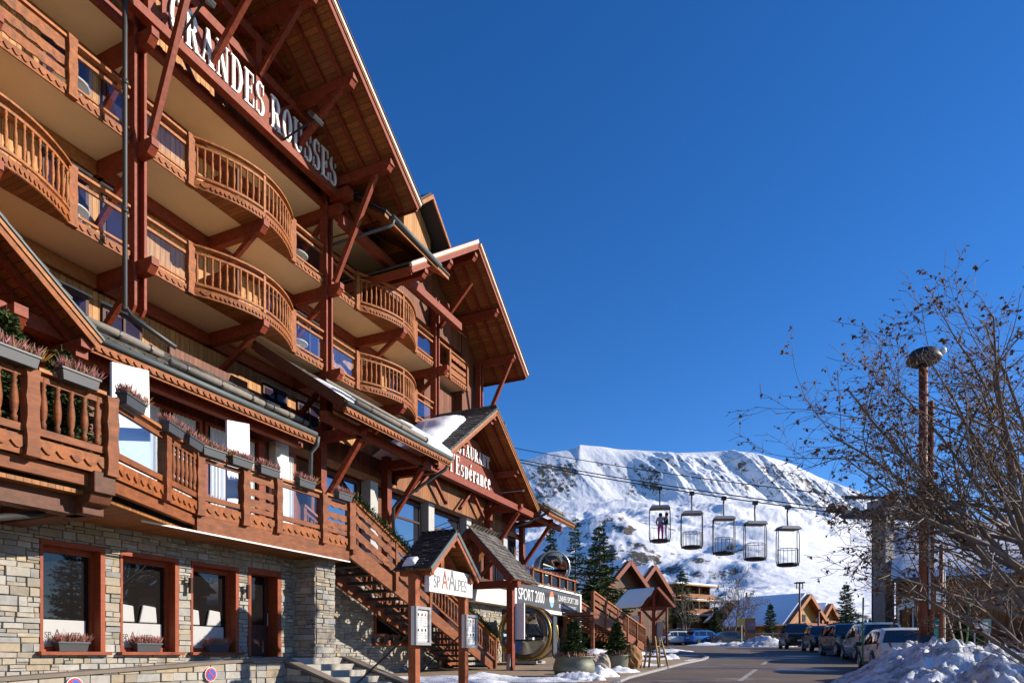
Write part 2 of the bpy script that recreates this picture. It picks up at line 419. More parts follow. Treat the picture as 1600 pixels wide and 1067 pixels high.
def baluster(P, parent, mat, sc=1.0, thick=1.0):
    global bal_mesh
    k = (mat.name, thick)
    if bal_mesh is None: bal_mesh = {}
    if k not in bal_mesh:
        o = MB().lathe([(r*thick, z) for r, z in BAL_PROF], 8).build('baluster', mat, parent, local=True, smooth=True); bal_mesh[k] = o.data
    else:
        o = bpy.data.objects.new('baluster', bal_mesh[k]); COL.objects.link(o); o.parent = parent
    off = Vector((0, 0, 0)); p = parent
    while p is not None: off += p.location; p = p.parent
    o.location = Vector(P)-off; o.scale = (1, 1, sc); return o
def wavy_post(mb, P, z0, z1, w=.13, th=.12):
    """planed post with a gently waisted outline"""
    n = 8; prof = []
    for i in range(n+1):
        t = i/n; prof.append((w/2*(1+.10*math.cos(t*math.pi*4)), z0+(z1-z0)*t))
    pts = [P+UDIR*r+Vector((0, 0, z-P.z)) for r, z in prof]+[P-UDIR*r+Vector((0, 0, z-P.z)) for r, z in reversed(prof)]
    mb.prism([p-VDIR*th/2 for p in pts], VDIR*th)
def bow_pts(uc, half=1.9, dep=.72, n=18):
    return [H(uc-half+2*half*i/n, VB+dep*math.sin(math.pi*i/n)**.85, 0) for i in range(n+1)]
def wplank(mb, P, Q, z0, z1, th=.035, amp=.03):
    """plank with a carved wavy lower edge"""
    d = Q-P; n = max(6, int(d.length/.10)); top = []; bot = []
    for i in range(n+1):
        q = P+d*(i/n); top.append(Vector((q.x, q.y, z1+(q.z-P.z)))); bot.append(Vector((q.x, q.y, z0+(q.z-P.z)+amp*(i % 3)*.5)))
    o = Vector((d.y, -d.x, 0)).normalized()*th
    for i in range(n): mb.prism([bot[i], bot[i+1], top[i+1], top[i]], o)
    return mb
def balcony(uc, z, style, u0, u1):
    zt = z+.24
    mb = MB(); mb.hbox(u0-.195, u1+.195, VW, VB-.03, z, z+.2)
    B = bow_pts(uc)
    if style == 'bow':
        for i in range(len(B)-1):
            a, b = B[i], B[i+1]; ia, ib = H(uc-1.9+3.8*i/18, VB-.03), H(uc-1.9+3.8*(i+1)/18, VB-.03)
            up = Vector((0, 0, z))
            mb.prism([ia+up, ib+up, b*.998+ib*.002+up, a*.998+ia*.002+up], ZDIR*.2)
    bal = mb.build('balcony', M['plaster'], hotel)
    if style == 'bow':
        mb = MB()                                    # boarded underside of the bow
        for i in range(18):
            ia, ib = H(uc-1.9+3.8*i/18, VB+.0), H(uc-1.9+3.8*(i+1)/18, VB+.0)
            mb.prism([ia+Vector((0, 0, z-.03)), ib+Vector((0, 0, z-.03)), B[i+1]+Vector((0, 0, z-.03)), B[i]+Vector((0, 0, z-.03))], ZDIR*.028)
        mb.build('bow_underside', M['soffit_wood'], bal)
    mb = MB()
    pl, pr = uc-1.9, uc+1.9
    scallop(mb, H(u0, VB), H(pl, VB), z-.02); scallop(mb, H(pr, VB), H(u1, VB), z-.02)
    if style == 'bow':
        for i in range(18): scallop(mb, B[i], B[i+1], z-.02, n=2 if 2 <= i < 16 else 1)
    else: scallop(mb, H(pl, VB), H(pr, VB), z-.02)
    mb.build('scalloped_trim', M['rail'], bal)
    for u in (pl, pr):
        mb = MB(); wavy_post(mb, H(u, VB+.03), z-.02, z+1.32, .19, .15); mb.build('post', M['rail'], bal)
    mb = MB()
    for a, b in ((u0, pl), (pr, u1)):
        mb.beam(H(a, VB, z+1.25), H(b, VB, z+1.25), .12, .06); mb.beam(H(a, VB, z+1.02), H(b, VB, z+1.02), .06, .07); mb.beam(H(a, VB, z+.3), H(b, VB, z+.3), .05, .05)
    if style == 'bow':
        up = Vector((0, 0, z+1.28)); m1 = Vector((0, 0, z+1.10)); m0 = Vector((0, 0, z+.30))
        for i in range(18): mb.beam(B[i]+up, B[i+1]+up, .13, .05); mb.beam(B[i]+m1, B[i+1]+m1, .06, .06); mb.beam(B[i]+m0, B[i+1]+m0, .06, .06)
        for i in (0, 9, 18):
            q = B[i]+(UDIR*.16 if i == 0 else UDIR*-.16 if i == 18 else Vector()); mb.beam(q+Vector((0, 0, z+.2)), q+Vector((0, 0, z+1.27)), .08, .08)
    else: mb.beam(H(pl, VB, z+1.25), H(pr, VB, z+1.25), .12, .06)
    mb.build('handrail', M['rail_light'], bal)
    for a, b in ((u0, pl), (pr, u1)):
        if b-a > .4: MB().hbox(a+.05, b-.1, VB-.012, VB, z+.32, z+1.0).build('glass_panel', M['glass'], bal)
    if style == 'bow':
        arc = []                                      # balusters at even steps round the curve
        d = [0]
        for a, b in zip(B, B[1:]): d.append(d[-1]+(b-a).length)
        nb = 22
        for k in range(1, nb):
            if k == nb//2: continue
            s = d[-1]*k/nb; i = max(j for j in range(18) if d[j] <= s); t = (s-d[i])/(d[i+1]-d[i]); q = B[i].lerp(B[i+1], t)
            baluster((q.x, q.y, z+.31), bal, M['rail_light'], .92, .95)
    else:
        mb = MB()
        for z0, z1 in ((.30, .52), (.58, .80), (.92, 1.18)): wplank(MB(), H(pl+.1, VB-.02), H(pr-.1, VB-.02), z+z0, z+z1).build('carved_plank', M['rail'], bal)
        pass
    return bal
for z in FL:
    for k, uc in enumerate(BOWS):
        u0, u1 = COLU[k]+.2, COLU[k+1]-.2
        balcony(uc, z, 'plank' if (k == 0 and z > 11) else 'bow', u0, u1)
# narrow end balcony
z = FL[1]; mb = MB().hbox(25.5, 28.2, VW, VB-.03, z, z+.2); eb = mb.build('balcony', M['plaster'], hotel)
mb = MB(); scallop(mb, H(25.5, VB), H(28.2, VB), z-.02); mb.build('scalloped_trim', M['rail'], eb)
mb = MB()
for u in (26.5, 28.15): wavy_post(mb, H(u, VB+.02), z-.02, z+1.3, .14, .12)
mb.build('post', M['rail'], eb)
mb = MB(); mb.beam(H(25.5, VB, z+1.25), H(28.2, VB, z+1.25), .12, .06); mb.beam(H(25.5, VB, z+.3), H(28.2, VB, z+.3), .05, .05); mb.build('handrail', M['rail_light'], eb)
mb = MB()
for z0, z1 in ((.30, .52), (.58, .78), (.94, 1.16)): wplank(MB(), H(26.6, VB-.02), H(28.1, VB-.02), z+z0, z+z1).build('carved_plank', M['rail'], eb)
pass
MB().hbox(25.55, 26.42, VB-.012, VB, z+.32, z+1.18).build('glass_panel', M['glass'], eb)

# ---- doors and partition screens on the balconies
for z in FL+[6.65]:
    for k, uc in enumerate(BOWS):
        for s in (-1, 1):
            u = uc+s*2.72; fz = z+.24 if z > 7 else 6.7
            fr = MB().hbox(u-.55, u+.55, VW+.01, VW+.07, fz, fz+2.12).build('balcony_door', M['frame_dark'], hotel)
            MB().hbox(u-.46, u+.46, VW+.075, VW+.09, fz+.1, fz+2.0).build('pane', M['door_glass'], fr)
            MB().hbox(u-.03, u+.03, VW+.092, VW+.13, fz+.1, fz+2.0).build('mullion', M['frame_dark'], fr)
            MB().hbox(u-.62, u+.62, VW+.01, VW+.12, fz+2.14, fz+2.19).build('shutter_box', M['grey_wall'], fr)
        if z > 7: MB().hbox(uc-.03, uc+.03, VW+.02, VB-.25, z+.2, z+1.75).build('partition_screen', M['plank_dark'], hotel)
for z in FL:
    for uc in BOWS:
        MB().lathe([(.02, 0), (.06, .02), (.08, .06), (.05, .10), (.01, .11)], 10, H(uc+.9, VW+.12, z+2.35)).build('wall_light', M['white'], hotel)

# ================================================================= upper roofs
def gable_roof(uc, zc, half_l, half_r, v1, v0, slope, name='roof', th=.12, purl=(), rafter_v=(), mat_under=None):
    """steep roof with its gable to the street: boarded underside, slates, rake boards, rafters, purlins"""
    rf = None
    for sgn, hw in ((-1, half_l), (1, half_r)):
        a0, a1 = H(uc, v1, zc), H(uc+sgn*hw, v1, zc-slope*hw)
        nrm = Vector((0, 0, 1))+UDIR*sgn*slope; nrm.normalize()
        mb = MB().prism([a0, a1, a1+nrm*th, a0+nrm*th], VDIR*(v0-v1)); o = mb.build(name if rf is None else 'roof_slope', M['soffit_wood'], hotel if rf is None else rf)
        if rf is None: rf = o
        e = nrm*(th+.004)
        MB().prism([a0+e+VDIR*.03, a1+e+VDIR*.03+UDIR*sgn*.08, a1+e+nrm*.07+VDIR*.03+UDIR*sgn*.08, a0+e+nrm*.07+VDIR*.03], VDIR*(v0-v1)).build('slates', M['slate_dark'], rf)
        # rake: timber board, pale boards stepping out over it
        dn = -nrm
        for k, (o0, o1, p0, p1, mt) in enumerate(((.10, -.06, .0, .05, 'beam'), (-.06, -.11, .0, .085, 'rail_light'), (-.11, -.225, .0, .11, 'cream'), (-.225, -.25, .0, .14, 'beam_dark'))):
            MB().prism([a0+dn*o0+VDIR*p0, a1+dn*o0+VDIR*p0, a1+dn*o1+VDIR*p0, a0+dn*o1+VDIR*p0], VDIR*(p1+.001*k)).build('rake_board', M[mt], rf)
        # eave end board
        MB().prism([a1+dn*.16, a1+nrm*.05, a1+nrm*.05+VDIR*(v0-v1)*.6, a1+dn*.16+VDIR*(v0-v1)*.6], UDIR*sgn*.05).build('eave_board', M['beam'], rf)
        for v in rafter_v:
            MB().beam(H(uc+sgn*.05, v, zc-.09), H(uc+sgn*(hw-.1), v, zc-.09-slope*(hw-.15)), .11, .14, nrm).build('rafter', M['beam'], rf)
        for d in purl:
            if d < hw+.01 and not (d == 0 and sgn < 0):
                u = uc+sgn*d; z = zc-slope*d-.30-(.1 if d == 0 else 0)
                mb = MB(); mb.hbox(u-.11, u+.11, v0+1 if v0 > -16 else -15.3, v1-.20, z-.17, z+.13); mb.hbox(u-.11, u+.11, v1-.20, v1-.06, z-.02, z+.13)
                mb.prism([H(u-.11, v1-.20, z-.17), H(u-.11, v1-.20, z-.02), H(u-.11, v1-.1, z-.02)], UDIR*.22)
                mb.build('purlin', M['beam'], rf)
    return rf
big_z = lambda u: 20.5-.66*abs(u-11.3)
gable_roof(11.3, 20.5, 8.3, 8.33, -12.4, -26, .66, purl=(0, 1.75, 3.4, 5.05, 6.95), rafter_v=(-12.95, -13.6, -14.25, -14.9))
gable_roof(25.4, 17.05, 5.1, 5.1, -13.1, -22, .705, purl=(0, 2.1, 3.95), rafter_v=(-13.5, -14.05, -14.6))
# struts from the columns out to the purlins
def strut(u, v0, z0, v1, z1): brace(H(u, v0, z0), H(u, v1, z1), .14, .17, 'strut')
strut(18.25, -14.76, 12.36, -13.1, 15.5); strut(11.3, -14.6, 12.36, -13.25, 15.7)
for u, v0, z0, v1, z1 in ((14.7, -14.55, 16.46, -12.95, 17.95), (13.05, -14.55, 15.5, -12.8, 17.2), (16.35, -14.55, 15.6, -13.0, 16.75)): strut(u, v0, z0, v1, z1)
brace(H(11.3, -13.25, 15.6), H(11.3, -13.0, 19.6), .14, .17, 'strut')
strut(29.25, -14.85, 10.7, -13.35, 13.75); strut(25.4, -14.95, 14.0, -13.4, 15.6)
MB().hbox(12.94, 13.16, -15.3, -12.6, 17.1, 17.36).build('purlin', M['beam'], hotel)
# gable truss: tie beam with the sign, posts, collar, inner braces
tie = MB().hbox(3.8, 18.8, -14.75, -14.52, 15.05, 15.27).build('tie_beam', M['beam'], hotel)
mb = MB(); mb.hbox(3.8, 18.55, -14.75, -14.6, 16.55, 16.8)
for u in (7.9, 11.3, 14.7): mb.hbox(u-.11, u+.11, -14.72, -14.56, 15.25, 17.6 if u != 11.3 else 20.0)
mb.hbox(6.6, 16, -14.74, -14.58, 17.35, 17.62); mb.build('gable_truss', M['beam'], hotel)
for a, b in ((14.6, 13.5), (14.8, 16.0), (11.4, 12.6)): brace(H(a, -14.63, 15.3), H(b, -14.63, 16.5), .1, .14)
MB().hbox(11.4, 18.1, -15.66, -15.6, 15.19, 16.9).build('attic_boards', M['plank'], hotel)
MB().hbox(18.1, 18.4, -14.85, -14.1, 15.0, 15.32).build('tie_beam_end', M['beam'], hotel)

# eave between the two gables, gutter, eave purlin with a lit end
mb = MB().prism([H(18.6, -13.0, 14.32), H(18.6, -20, 19.0), H(18.6, -20, 19.12), H(18.6, -13.0, 14.44)], UDIR*4.2); er = mb.build('eave_roof', M['soffit_wood'], hotel)
MB().prism([H(18.6, -12.95, 14.445), H(18.6, -20, 19.13), H(18.6, -20, 19.2), H(18.6, -12.95, 14.52)], UDIR*4.2).build('slates', M['slate_dark'], er)
MB().hbox(18.9, 21.9, -13.0, -12.95, 14.25, 14.44).build('eave_board', M['rail_light'], er)
MB().hbox(17.9, 25.9, -14.35, -14.12, 13.95, 14.25).build('eave_purlin', M['beam'], hotel)
MB().path([H(18.9, -12.88, 14.42), H(21.95, -12.88, 14.40)], .085, 10).build('gutter', M['zinc'], hotel, smooth=True)
MB().path([H(18.95, -12.88, 14.36), H(18.93, -12.92, 14.2), H(18.8, -13.1, 14.08), H(18.33, -14.9, 13.7)], .05, 8).build('gutter_outlet', M['zinc'], hotel, smooth=True)
# dormer above that eave
dz = lambda v: 14.44+(-13.0-v)*.669
dm = MB().prism([H(21.7, -14.3, 15.2), H(23.6, -14.3, 15.2), H(23.6, -14.3, 16.6), H(22.65, -14.3, 17.5), H(21.7, -14.3, 16.6)], VDIR*-4).build('dormer', M['plank'], hotel)
for s in (-1, 1):
    MB().prism([H(22.65, -13.7, 17.62), H(22.65+s*1.45, -13.7, 16.35), H(22.65+s*1.45, -13.7, 16.5), H(22.65, -13.7, 17.78)], VDIR*-4.5).build('dormer_roof', M['slate_dark'], dm)
    MB().prism([H(22.65, -13.66, 17.5), H(22.65+s*1.4, -13.66, 16.26), H(22.65+s*1.4, -13.66, 16.42), H(22.65, -13.66, 17.68)], VDIR*.06).build('dormer_rake', M['rail_light'], dm)
# gutter spout at the far corner
MB().path([H(29.5, -14.6, 10.55), H(29.6, -13.9, 10.6), H(29.62, -13.8, 10.75), H(29.62, -13.8, 11.1)], .05, 8).build('spout', M['zinc'], hotel, smooth=True)
# tall downpipe in front of the second column
mb = MB(); pu = hu(195, -14.6)
mb.path([H(pu, -14.6, 19), H(pu, -14.6, 13.2), H(pu, -14.6, 13.1), H(pu, -14.6, 8.0), H(pu+.1, -14.45, 7.75), H(pu+.75, -13.85, 7.22)], .055, 10)
for z in (13.15, 10.2, 7.95): mb.path([H(pu, -14.6, z-.05), H(pu, -14.6, z+.05)], .075, 10)
mb.build('downpipe', M['pipe_dark'], hotel, smooth=True)

# low white tables on the balconies
tb0 = None
for i, (u, z, lab) in enumerate(((9.9, FL[0], 'low white table on the lower balcony left of the downpipe'), (9.9, FL[1], 'low white table on the upper balcony left of the downpipe'), (17.15, FL[0], 'low white table at the right end of the lower curved balcony, mid facade'), (17.15, FL[1], 'low white table at the right end of the upper curved balcony, under the big letters'))):
    loc = H(u, -15.42, z+.2)
    if tb0 is None:
        tb0 = thing('balcony_table', loc, lab, 'table', 'white tables on the balconies')
        MB().lathe([(.02, .34), (.36, .34), (.38, .36), (.36, .38), (.02, .38)], 20).build('tabletop', M['white'], tb0, local=True)
        for k in range(3): a = 2.1*k; MB().path([(.28*math.cos(a), .28*math.sin(a), 0), (.16*math.cos(a), .16*math.sin(a), .34)], .014, 6).build('leg', M['white'], tb0, local=True)
    else: dup(tb0, loc, i*.7, lab)
# ================================================================= serif lettering, drawn stroke by stroke
def st(*p): return ('s', p)                       # stroke: (x, y, width) points
def arc(cx, cy, rx, ry, a0, a1, w, t=.045, n=14):
    """part of an oval ring, thick at the sides and thin at top and bottom"""
    out = []
    for i in range(n+1):
        th = R(a0+(a1-a0)*i/n); c, s = math.cos(th), math.sin(th)
        out.append(((cx+rx*c, cy+ry*s), (cx+(rx-w)*c, cy+(ry-t)*s)))
    return ('r', out)
def bx(x0, x1, y0, y1): return ('b', (x0, x1, y0, y1))
w_, t_ = .145, .045
def sf(x, y, k=.07, w=w_): return bx(x-k, x+w+k, y, y+t_)
GL = {
 'G': (.62, [arc(.31, .5, .29, .51, 50, 330, .15), bx(.42, .56, 0.06, .42), bx(.35, .62, .40, .445), bx(.52, .56, .66, .98)]),
 'R': (.64, [bx(.07, .215, 0, 1), sf(.07, 0), bx(0, .3, .955, 1), arc(.27, .74, .27, .26, -90, 90, .145), bx(.2, .3, .48, .525), ('q', [(.27, .5), (.40, .5), (.61, 0), (.45, 0)]), bx(.41, .68, 0, t_)]),
 'A': (.66, [('q', [(.29, 1), (.34, 1), (.12, 0), (.07, 0)]), ('q', [(.25, 1), (.40, 1), (.60, 0), (.43, 0)]), bx(.16, .48, .30, .345), bx(0, .20, 0, t_), bx(.36, .67, 0, t_)]),
 'N': (.68, [bx(.10, .15, 0, 1), bx(.52, .57, 0, 1), ('q', [(.06, 1), (.22, 1), (.57, 0), (.44, 0)]), bx(.02, .23, 0, t_), bx(.44, .65, .955, 1), bx(0, .2, .955, 1)]),
 'D': (.64, [bx(.07, .215, 0, 1), bx(0, .3, .955, 1), bx(0, .3, 0, t_), arc(.27, .5, .33, .5, -90, 90, .15)]),
 'E': (.56, [bx(.07, .215, 0, 1), bx(0, .5, .955, 1), bx(0, .52, 0, t_), bx(.2, .38, .48, .525), bx(.46, .50, .74, 1), bx(.48, .52, 0, .28), bx(.35, .39, .38, .62)]),
 'S': (.52, [arc(.25, .745, .23, .265, 40, 262, .13), arc(.25, .265, .24, .275, -140, 86, .14), bx(.41, .445, .68, .98), bx(.02, .055, .03, .34)]),
 'O': (.62, [arc(.31, .5, .29, .51, 0, 360, .15, n=26)]),
 'U': (.66, [bx(.08, .225, .25, 1), bx(.50, .55, .25, 1), arc(.315, .27, .235, .28, 180, 360, .1, .07), bx(0, .30, .955, 1), bx(.42, .63, .955, 1)]),
 'T': (.58, [bx(.215, .36, 0, 1), sf(.215, 0), bx(.0, .575, .955, 1), bx(0, .04, .70, 1), bx(.535, .575, .70, 1)]),
 'l': (.30, [bx(.07, .20, 0, 1), bx(0, .28, 0, t_), bx(0, .15, .955, 1)]),
 "'": (.16, [('q', [(.03, 1), (.13, 1), (.09, .70), (.05, .70)])]),
 's': (.40, [arc(.19, .465, .165, .175, 40, 262, .10), arc(.19, .17, .17, .18, -140, 86, .10), bx(.31, .34, .42, .62)]),
 'p': (.48, [bx(.06, .19, -.3, .63), bx(0, .26, -.3, -.26), bx(0, .12, .59, .63), arc(.24, .315, .20, .325, -110, 110, .12)]),
 'e': (.42, [arc(.21, .315, .19, .325, 0, 318, .12), bx(.08, .38, .31, .35)]),
 'r': (.38, [bx(.06, .19, 0, .63), bx(0, .26, 0, t_), bx(0, .12, .59, .63), arc(.29, .48, .13, .16, 20, 170, .08, .06), bx(.29, .37, .46, .56)]),
 'a': (.42, [bx(.24, .36, .03, .46), arc(.20, .45, .16, .19, 0, 170, .1, .05), arc(.20, .19, .18, .2, 40, 330, .12), bx(.3, .42, 0, t_)]),
 'n': (.50, [bx(.06, .19, 0, .63), bx(0, .25, 0, t_), bx(0, .12, .59, .63), bx(.31, .44, 0, .42), bx(.25, .5, 0, t_), arc(.29, .40, .15, .24, 0, 160, .13, .06)]),
 'c': (.40, [arc(.20, .315, .18, .325, 45, 318, .12), bx(.28, .36, .42, .54)]),
}
GL['é'] = (.42, GL['e'][1]+[('q', [(.18, .72), (.25, .72), (.36, .92), (.25, .92)])])
def glyph(ch, P, ax, up, out, h, wx, depth):
    mb = MB(); eps = 0
    for kind, d in GL[ch][1]:
        if kind == 'b': polys = [[(d[0], d[2]), (d[1], d[2]), (d[1], d[3]), (d[0], d[3])]]
        elif kind == 'q': polys = [d]
        else: polys = [[a[0], b[0], b[1], a[1]] for a, b in zip(d, d[1:])]
        dp = depth+eps; eps += .0015
        for pl in polys:
            mb.prism([P+ax*(x*h*wx)+up*(y*h) for x, y in pl], out*dp)
    return mb
def word(text, P, h, wx, gap, parent, mat, depth=.05, ax=UDIR, up=ZDIR, out=VDIR):
    x = 0.0
    for ch in text:
        if ch == ' ': x += .30*h*wx; continue
        glyph(ch, P+ax*x, ax, up, out, h, wx, depth).build('letter', mat, parent)
        x += (GL[ch][0]+gap)*h*wx
def word_len(text, h, wx, gap): return sum((.30 if c == ' ' else GL[c][0]+gap)*h*wx for c in text)
def sans(text, P, size, parent, mat, ax=UDIR, up=ZDIR, out=VDIR, xs=1.0, name='lettering', depth=.006, align='LEFT', spacing=1.0):
    cu = bpy.data.curves.new(name, 'FONT'); cu.body = text; cu.size = size; cu.extrude = depth; cu.align_x = align; cu.space_character = spacing
    t = bpy.data.objects.new('tmp', cu); COL.objects.link(t)
    dg = bpy.context.evaluated_depsgraph_get(); me = bpy.data.meshes.new_from_object(t.evaluated_get(dg)); bpy.data.objects.remove(t); bpy.data.curves.remove(cu)
    off = Vector((0, 0, 0)); p = parent
    while p is not None: off += p.location; p = p.parent
    for v in me.vertices: v.co = P+ax*(v.co.x*xs)+up*v.co.y+out*v.co.z-off
    me.name = name; me.materials.clear(); me.materials.append(mat)
    o = bpy.data.objects.new(name, me); COL.objects.link(o); o.parent = parent; return o

# red sign board and the white name of the hotel standing on the tie beam
sb = MB().hbox(11.6, 18.25, -14.66, -14.60, 15.28, 16.15).build('sign_board', M['tile_red'], hotel)
T = 'GRANDES ROUSSES'; hh = .93
k = (18.12-11.75)/word_len(T, hh, 1, .085)
word(T, H(11.75, -14.56, 15.30), hh, k, .085, sb, M['letter'], .05)
def floodlight(u, v, z, u2, v2, z2, name='floodlight'):
    o = MB().beam(H(u, v, z), H(u2, v2, z2), .04, .04).build(name, M['black'], hotel)
    d = (H(u, v, z)-H(u2, v2, z2)).normalized(); c = H(u2, v2, z2)
    MB().beam(c-UDIR*.2, c+UDIR*.2, .12, .28, (ZDIR+d*.8)).build('lamp_head', M['anthracite'], o, bevel=.01)
floodlight(15.6, -14.55, 15.2, 15.9, -13.55, 15.75); floodlight(12.0, -14.55, 15.2, 12.0, -13.6, 15.9); floodlight(18.2, -14.5, 15.1, 18.9, -13.7, 15.55)

# ================================================================= restaurant storey
def slates(mb, o, e, s, L, Wd, tw=.26, tl=.24, clip=None, th=.02, rnd=random.Random(5)):
    """courses of loose stone slates: o lower left corner, e along the eave, s up the slope"""
    nrm = e.cross(s).normalized()
    if nrm.z < 0: nrm = -nrm
    rows = int(Wd/tl)+1
    for r in range(rows):
        x = -rnd.random()*tw
        while x < L:
            w = tw*rnd.uniform(.7, 1.35); c = o+e*(x+w/2)+s*(r*tl+tl/2)
            if (clip is None or clip(c)) and x+w > 0:
                a0, a1 = max(0, x), min(L, x+w-.012)
                if a1-a0 > .03:
                    h0 = rnd.uniform(.006, .03); j = rnd.uniform(-.035, .02); y0, y1 = r*tl+j, r*tl+tl*1.25
                    p = [o+e*a0+s*y0+nrm*(th+h0), o+e*a1+s*(y0+rnd.uniform(-.02, .02))+nrm*(th+h0+rnd.uniform(-.006, .006)), o+e*a1+s*y1+nrm*.004, o+e*a0+s*y1+nrm*.004]
                    q = [a-nrm*(th*1.2) for a in p]
                    mb.add(q+p, [(4,5,6,7), (0,1,5,4), (1,2,6,5), (3,0,4,7)])
            x += w
    return mb
def eave(u0, u1, ve, ze, vt, slope, name, log_ranges=(), rows=None, gutter=True, trim=True):
    """lean-to roof over the terrace: boarded underside, slates, gutter, carved fascia, snow logs"""
    s = (-VDIR+ZDIR*slope).normalized(); e = UDIR; Wd = (ve-vt)*math.sqrt(1+slope*slope); L = u1-u0
    o = H(u0, ve, ze); nrm = e.cross(s); nrm = nrm if nrm.z > 0 else -nrm
    rf = MB().prism([o, o+s*Wd, o+s*Wd+nrm*.1, o+nrm*.1], e*L).build(name, M['soffit_wood'], hotel)
    mb = MB(); slates(mb, o+nrm*.102, e, s, L, Wd); mb.build('slates', M['slate'], rf)
    mb = MB(); mb.hbox(u0, u1, ve-.0, ve+.035, ze-.16, ze+.09); mb.build('fascia', M['rail'], rf)
    mb = MB(); scallop(mb, H(u0, ve+.06), H(u1, ve+.06), ze-.15, .13); mb.hbox(u0, u1, ve+.0, ve+.045, ze-.20, ze-.17); mb.build('scalloped_trim', M['rail'], rf)
    if gutter: MB().path([H(u0, ve+.11, ze+.06), H(u1, ve+.11, ze+.06)], .075, 10).build('gutter', M['zinc'], rf, smooth=True)
    for a, b, d in log_ranges:
        mb = MB(); q = s*d+nrm*.22; mb.path([H(a, ve, ze)+q, H((a+b)/2, ve, ze)+q+nrm*.01, H(b, ve, ze)+q], [.075, .085, .07], 10)
        lg = mb.build('snow_log', M['log'], rf, smooth=True)
        for t in (.15, .5, .85): MB().path([H(a+(b-a)*t-.02, ve, ze)+q, H(a+(b-a)*t+.02, ve, ze)+q], .10, 10).build('log_strap', M['pipe_dark'], lg)
    for k in range(int(L/1.1)+1):
        u = u0+.1+k*1.1
        if u < u1-.05: MB().beam(H(u, ve-.02, ze-.03), H(u, vt, ze-.03+(ve-vt)*slope), .10, .13).build('rafter', M['beam'], rf)
    return rf
eave(7.9, 14.9, -12.8, 6.0, -14.7, .68, 'terrace_roof', ((10.55, 13.3, .42), (13.35, 14.9, .38), (8.6, 10.7, .95)))
r2 = eave(14.95, 20.7, -11.8, 6.72, -15.0, .68, 'terrace_roof', ((15.9, 20.3, .5),))
eave(30.0, 33.7, -11.8, 6.72, -15.0, .68, 'terrace_roof', ((30.3, 33.2, .5),))
MB().beam(H(14.93, -11.75, 6.78), H(14.93, -15.0, 8.98), .07, .26).build('verge_board', M['beam_dark'], r2)
MB().beam(H(15.2, -12.6, 7.65), H(20.0, -12.6, 7.65), .05, .07).build('snow_rail', M['log'], r2)
# lit gable over the restaurant door, with its snow
def street_gable(uc, zc, hw, v1, v0, slope, name, tile=True):
    rf = None
    for sgn in (-1, 1):
        s = (UDIR*-sgn+ZDIR*slope).normalized(); nrm = (UDIR*sgn*slope+ZDIR).normalized()
        a0, a1 = H(uc, v1, zc), H(uc+sgn*hw, v1, zc-slope*hw); Ln = (a0-a1).length
        o = MB().prism([a0, a1, a1+nrm*.1, a0+nrm*.1], VDIR*(v0-v1)).build(name if rf is None else 'roof_slope', M['soffit_wood'], hotel if rf is None else rf)
        rf = rf or o
        mb = MB(); slates(mb, (a1 if sgn < 0 else a1)+nrm*.102+VDIR*.05, -VDIR, s, v1-v0+.05, Ln+.05, .28, .25); mb.build('slates', M['slate'], rf)
        for k, (q0, q1, p1, mt) in enumerate(((.02, -.13, .03, 'rail'), (-.02, .055, .055, 'honey'), (.056, .09, .08, 'zinc'))):
            MB().prism([a0+nrm*q0, a1+nrm*q0, a1+nrm*q1, a0+nrm*q1], VDIR*p1).build('rake_board', M[mt], rf)
        for v in [v1-.45-.5*i for i in range(4)]:
            MB().beam(a0+VDIR*(v-v1)-nrm*.07, a1+VDIR*(v-v1)-nrm*.07, .10, .13, nrm).build('rafter', M['beam'], rf)
        for d in ((0, hw*.5, hw*.95) if sgn > 0 else (hw*.5, hw*.95)):
            u = uc+sgn*d; z = zc-slope*d-.26-(.06 if d == 0 else 0)
            mb = MB(); mb.hbox(u-.11, u+.11, v0+.5, v1-.2, z-.17, z+.11); mb.hbox(u-.11, u+.11, v1-.2, v1-.06, z-.03, z+.11); mb.build('purlin', M['beam'], rf)
    return rf
rg = street_gable(25.35, 10.0, 4.75, -12.2, -15.0, .705, 'restaurant_gable')
VG = -13.4
sb2 = MB().prism([H(22.2, VG, 7.18), H(28.5, VG, 7.18), H(28.5, VG, 7.42), H(26.0, VG, 9.05), H(24.7, VG, 9.05), H(22.2, VG, 7.42)], VDIR*-.06).build('sign_board', M['tile_red'], hotel)
T1, T2 = 'RESTAURANT', "l'Espérance"
h1, h2 = .50, .74
k1 = (27.05-23.45)/word_len(T1, h1, 1, .10); k2 = (27.15-23.5)/word_len(T2, h2, 1, .10)
word(T1, H(23.45, VG+.03, 8.15), h1, k1, .10, sb2, M['letter'], .04)
word(T2, H(23.5, VG+.03, 7.24), h2, k2, .10, sb2, M['letter'], .04)
MB().hbox(21.0, 29.6, VG-.2, VG+.02, 6.93, 7.16).build('tie_beam', M['beam'], hotel)
MB().prism([H(20.8, -14.0, 5.9), H(29.8, -14.0, 5.9), H(29.8, -14.0, 6.8), H(25.35, -14.0, 9.7), H(20.8, -14.0, 6.8)], VDIR*-.1).build('gable_boards', M['plank_mid'], hotel)
for a, b in ((22.6, 21.6), (22.8, 23.9), (26.0, 25.0), (26.2, 27.3), (28.4, 27.6)): brace(H(a, -13.75, 6.95), H(b, -13.75, 6.05), .1, .13)
for q in (0, 1): o = MB().path([H(23.9+4.4*q, VG, 8.9-1.5*q), H(24.3+4.4*q, -12.5, 9.0-1.5*q)], .02, 6).build('spot_arm', M['steel'], hotel); MB().path([H(24.3+4.4*q, -12.5, 8.97-1.5*q), H(24.35+4.4*q, -12.42, 9.03-1.5*q)], .05, 8).build('lamp_head', M['white'], o)
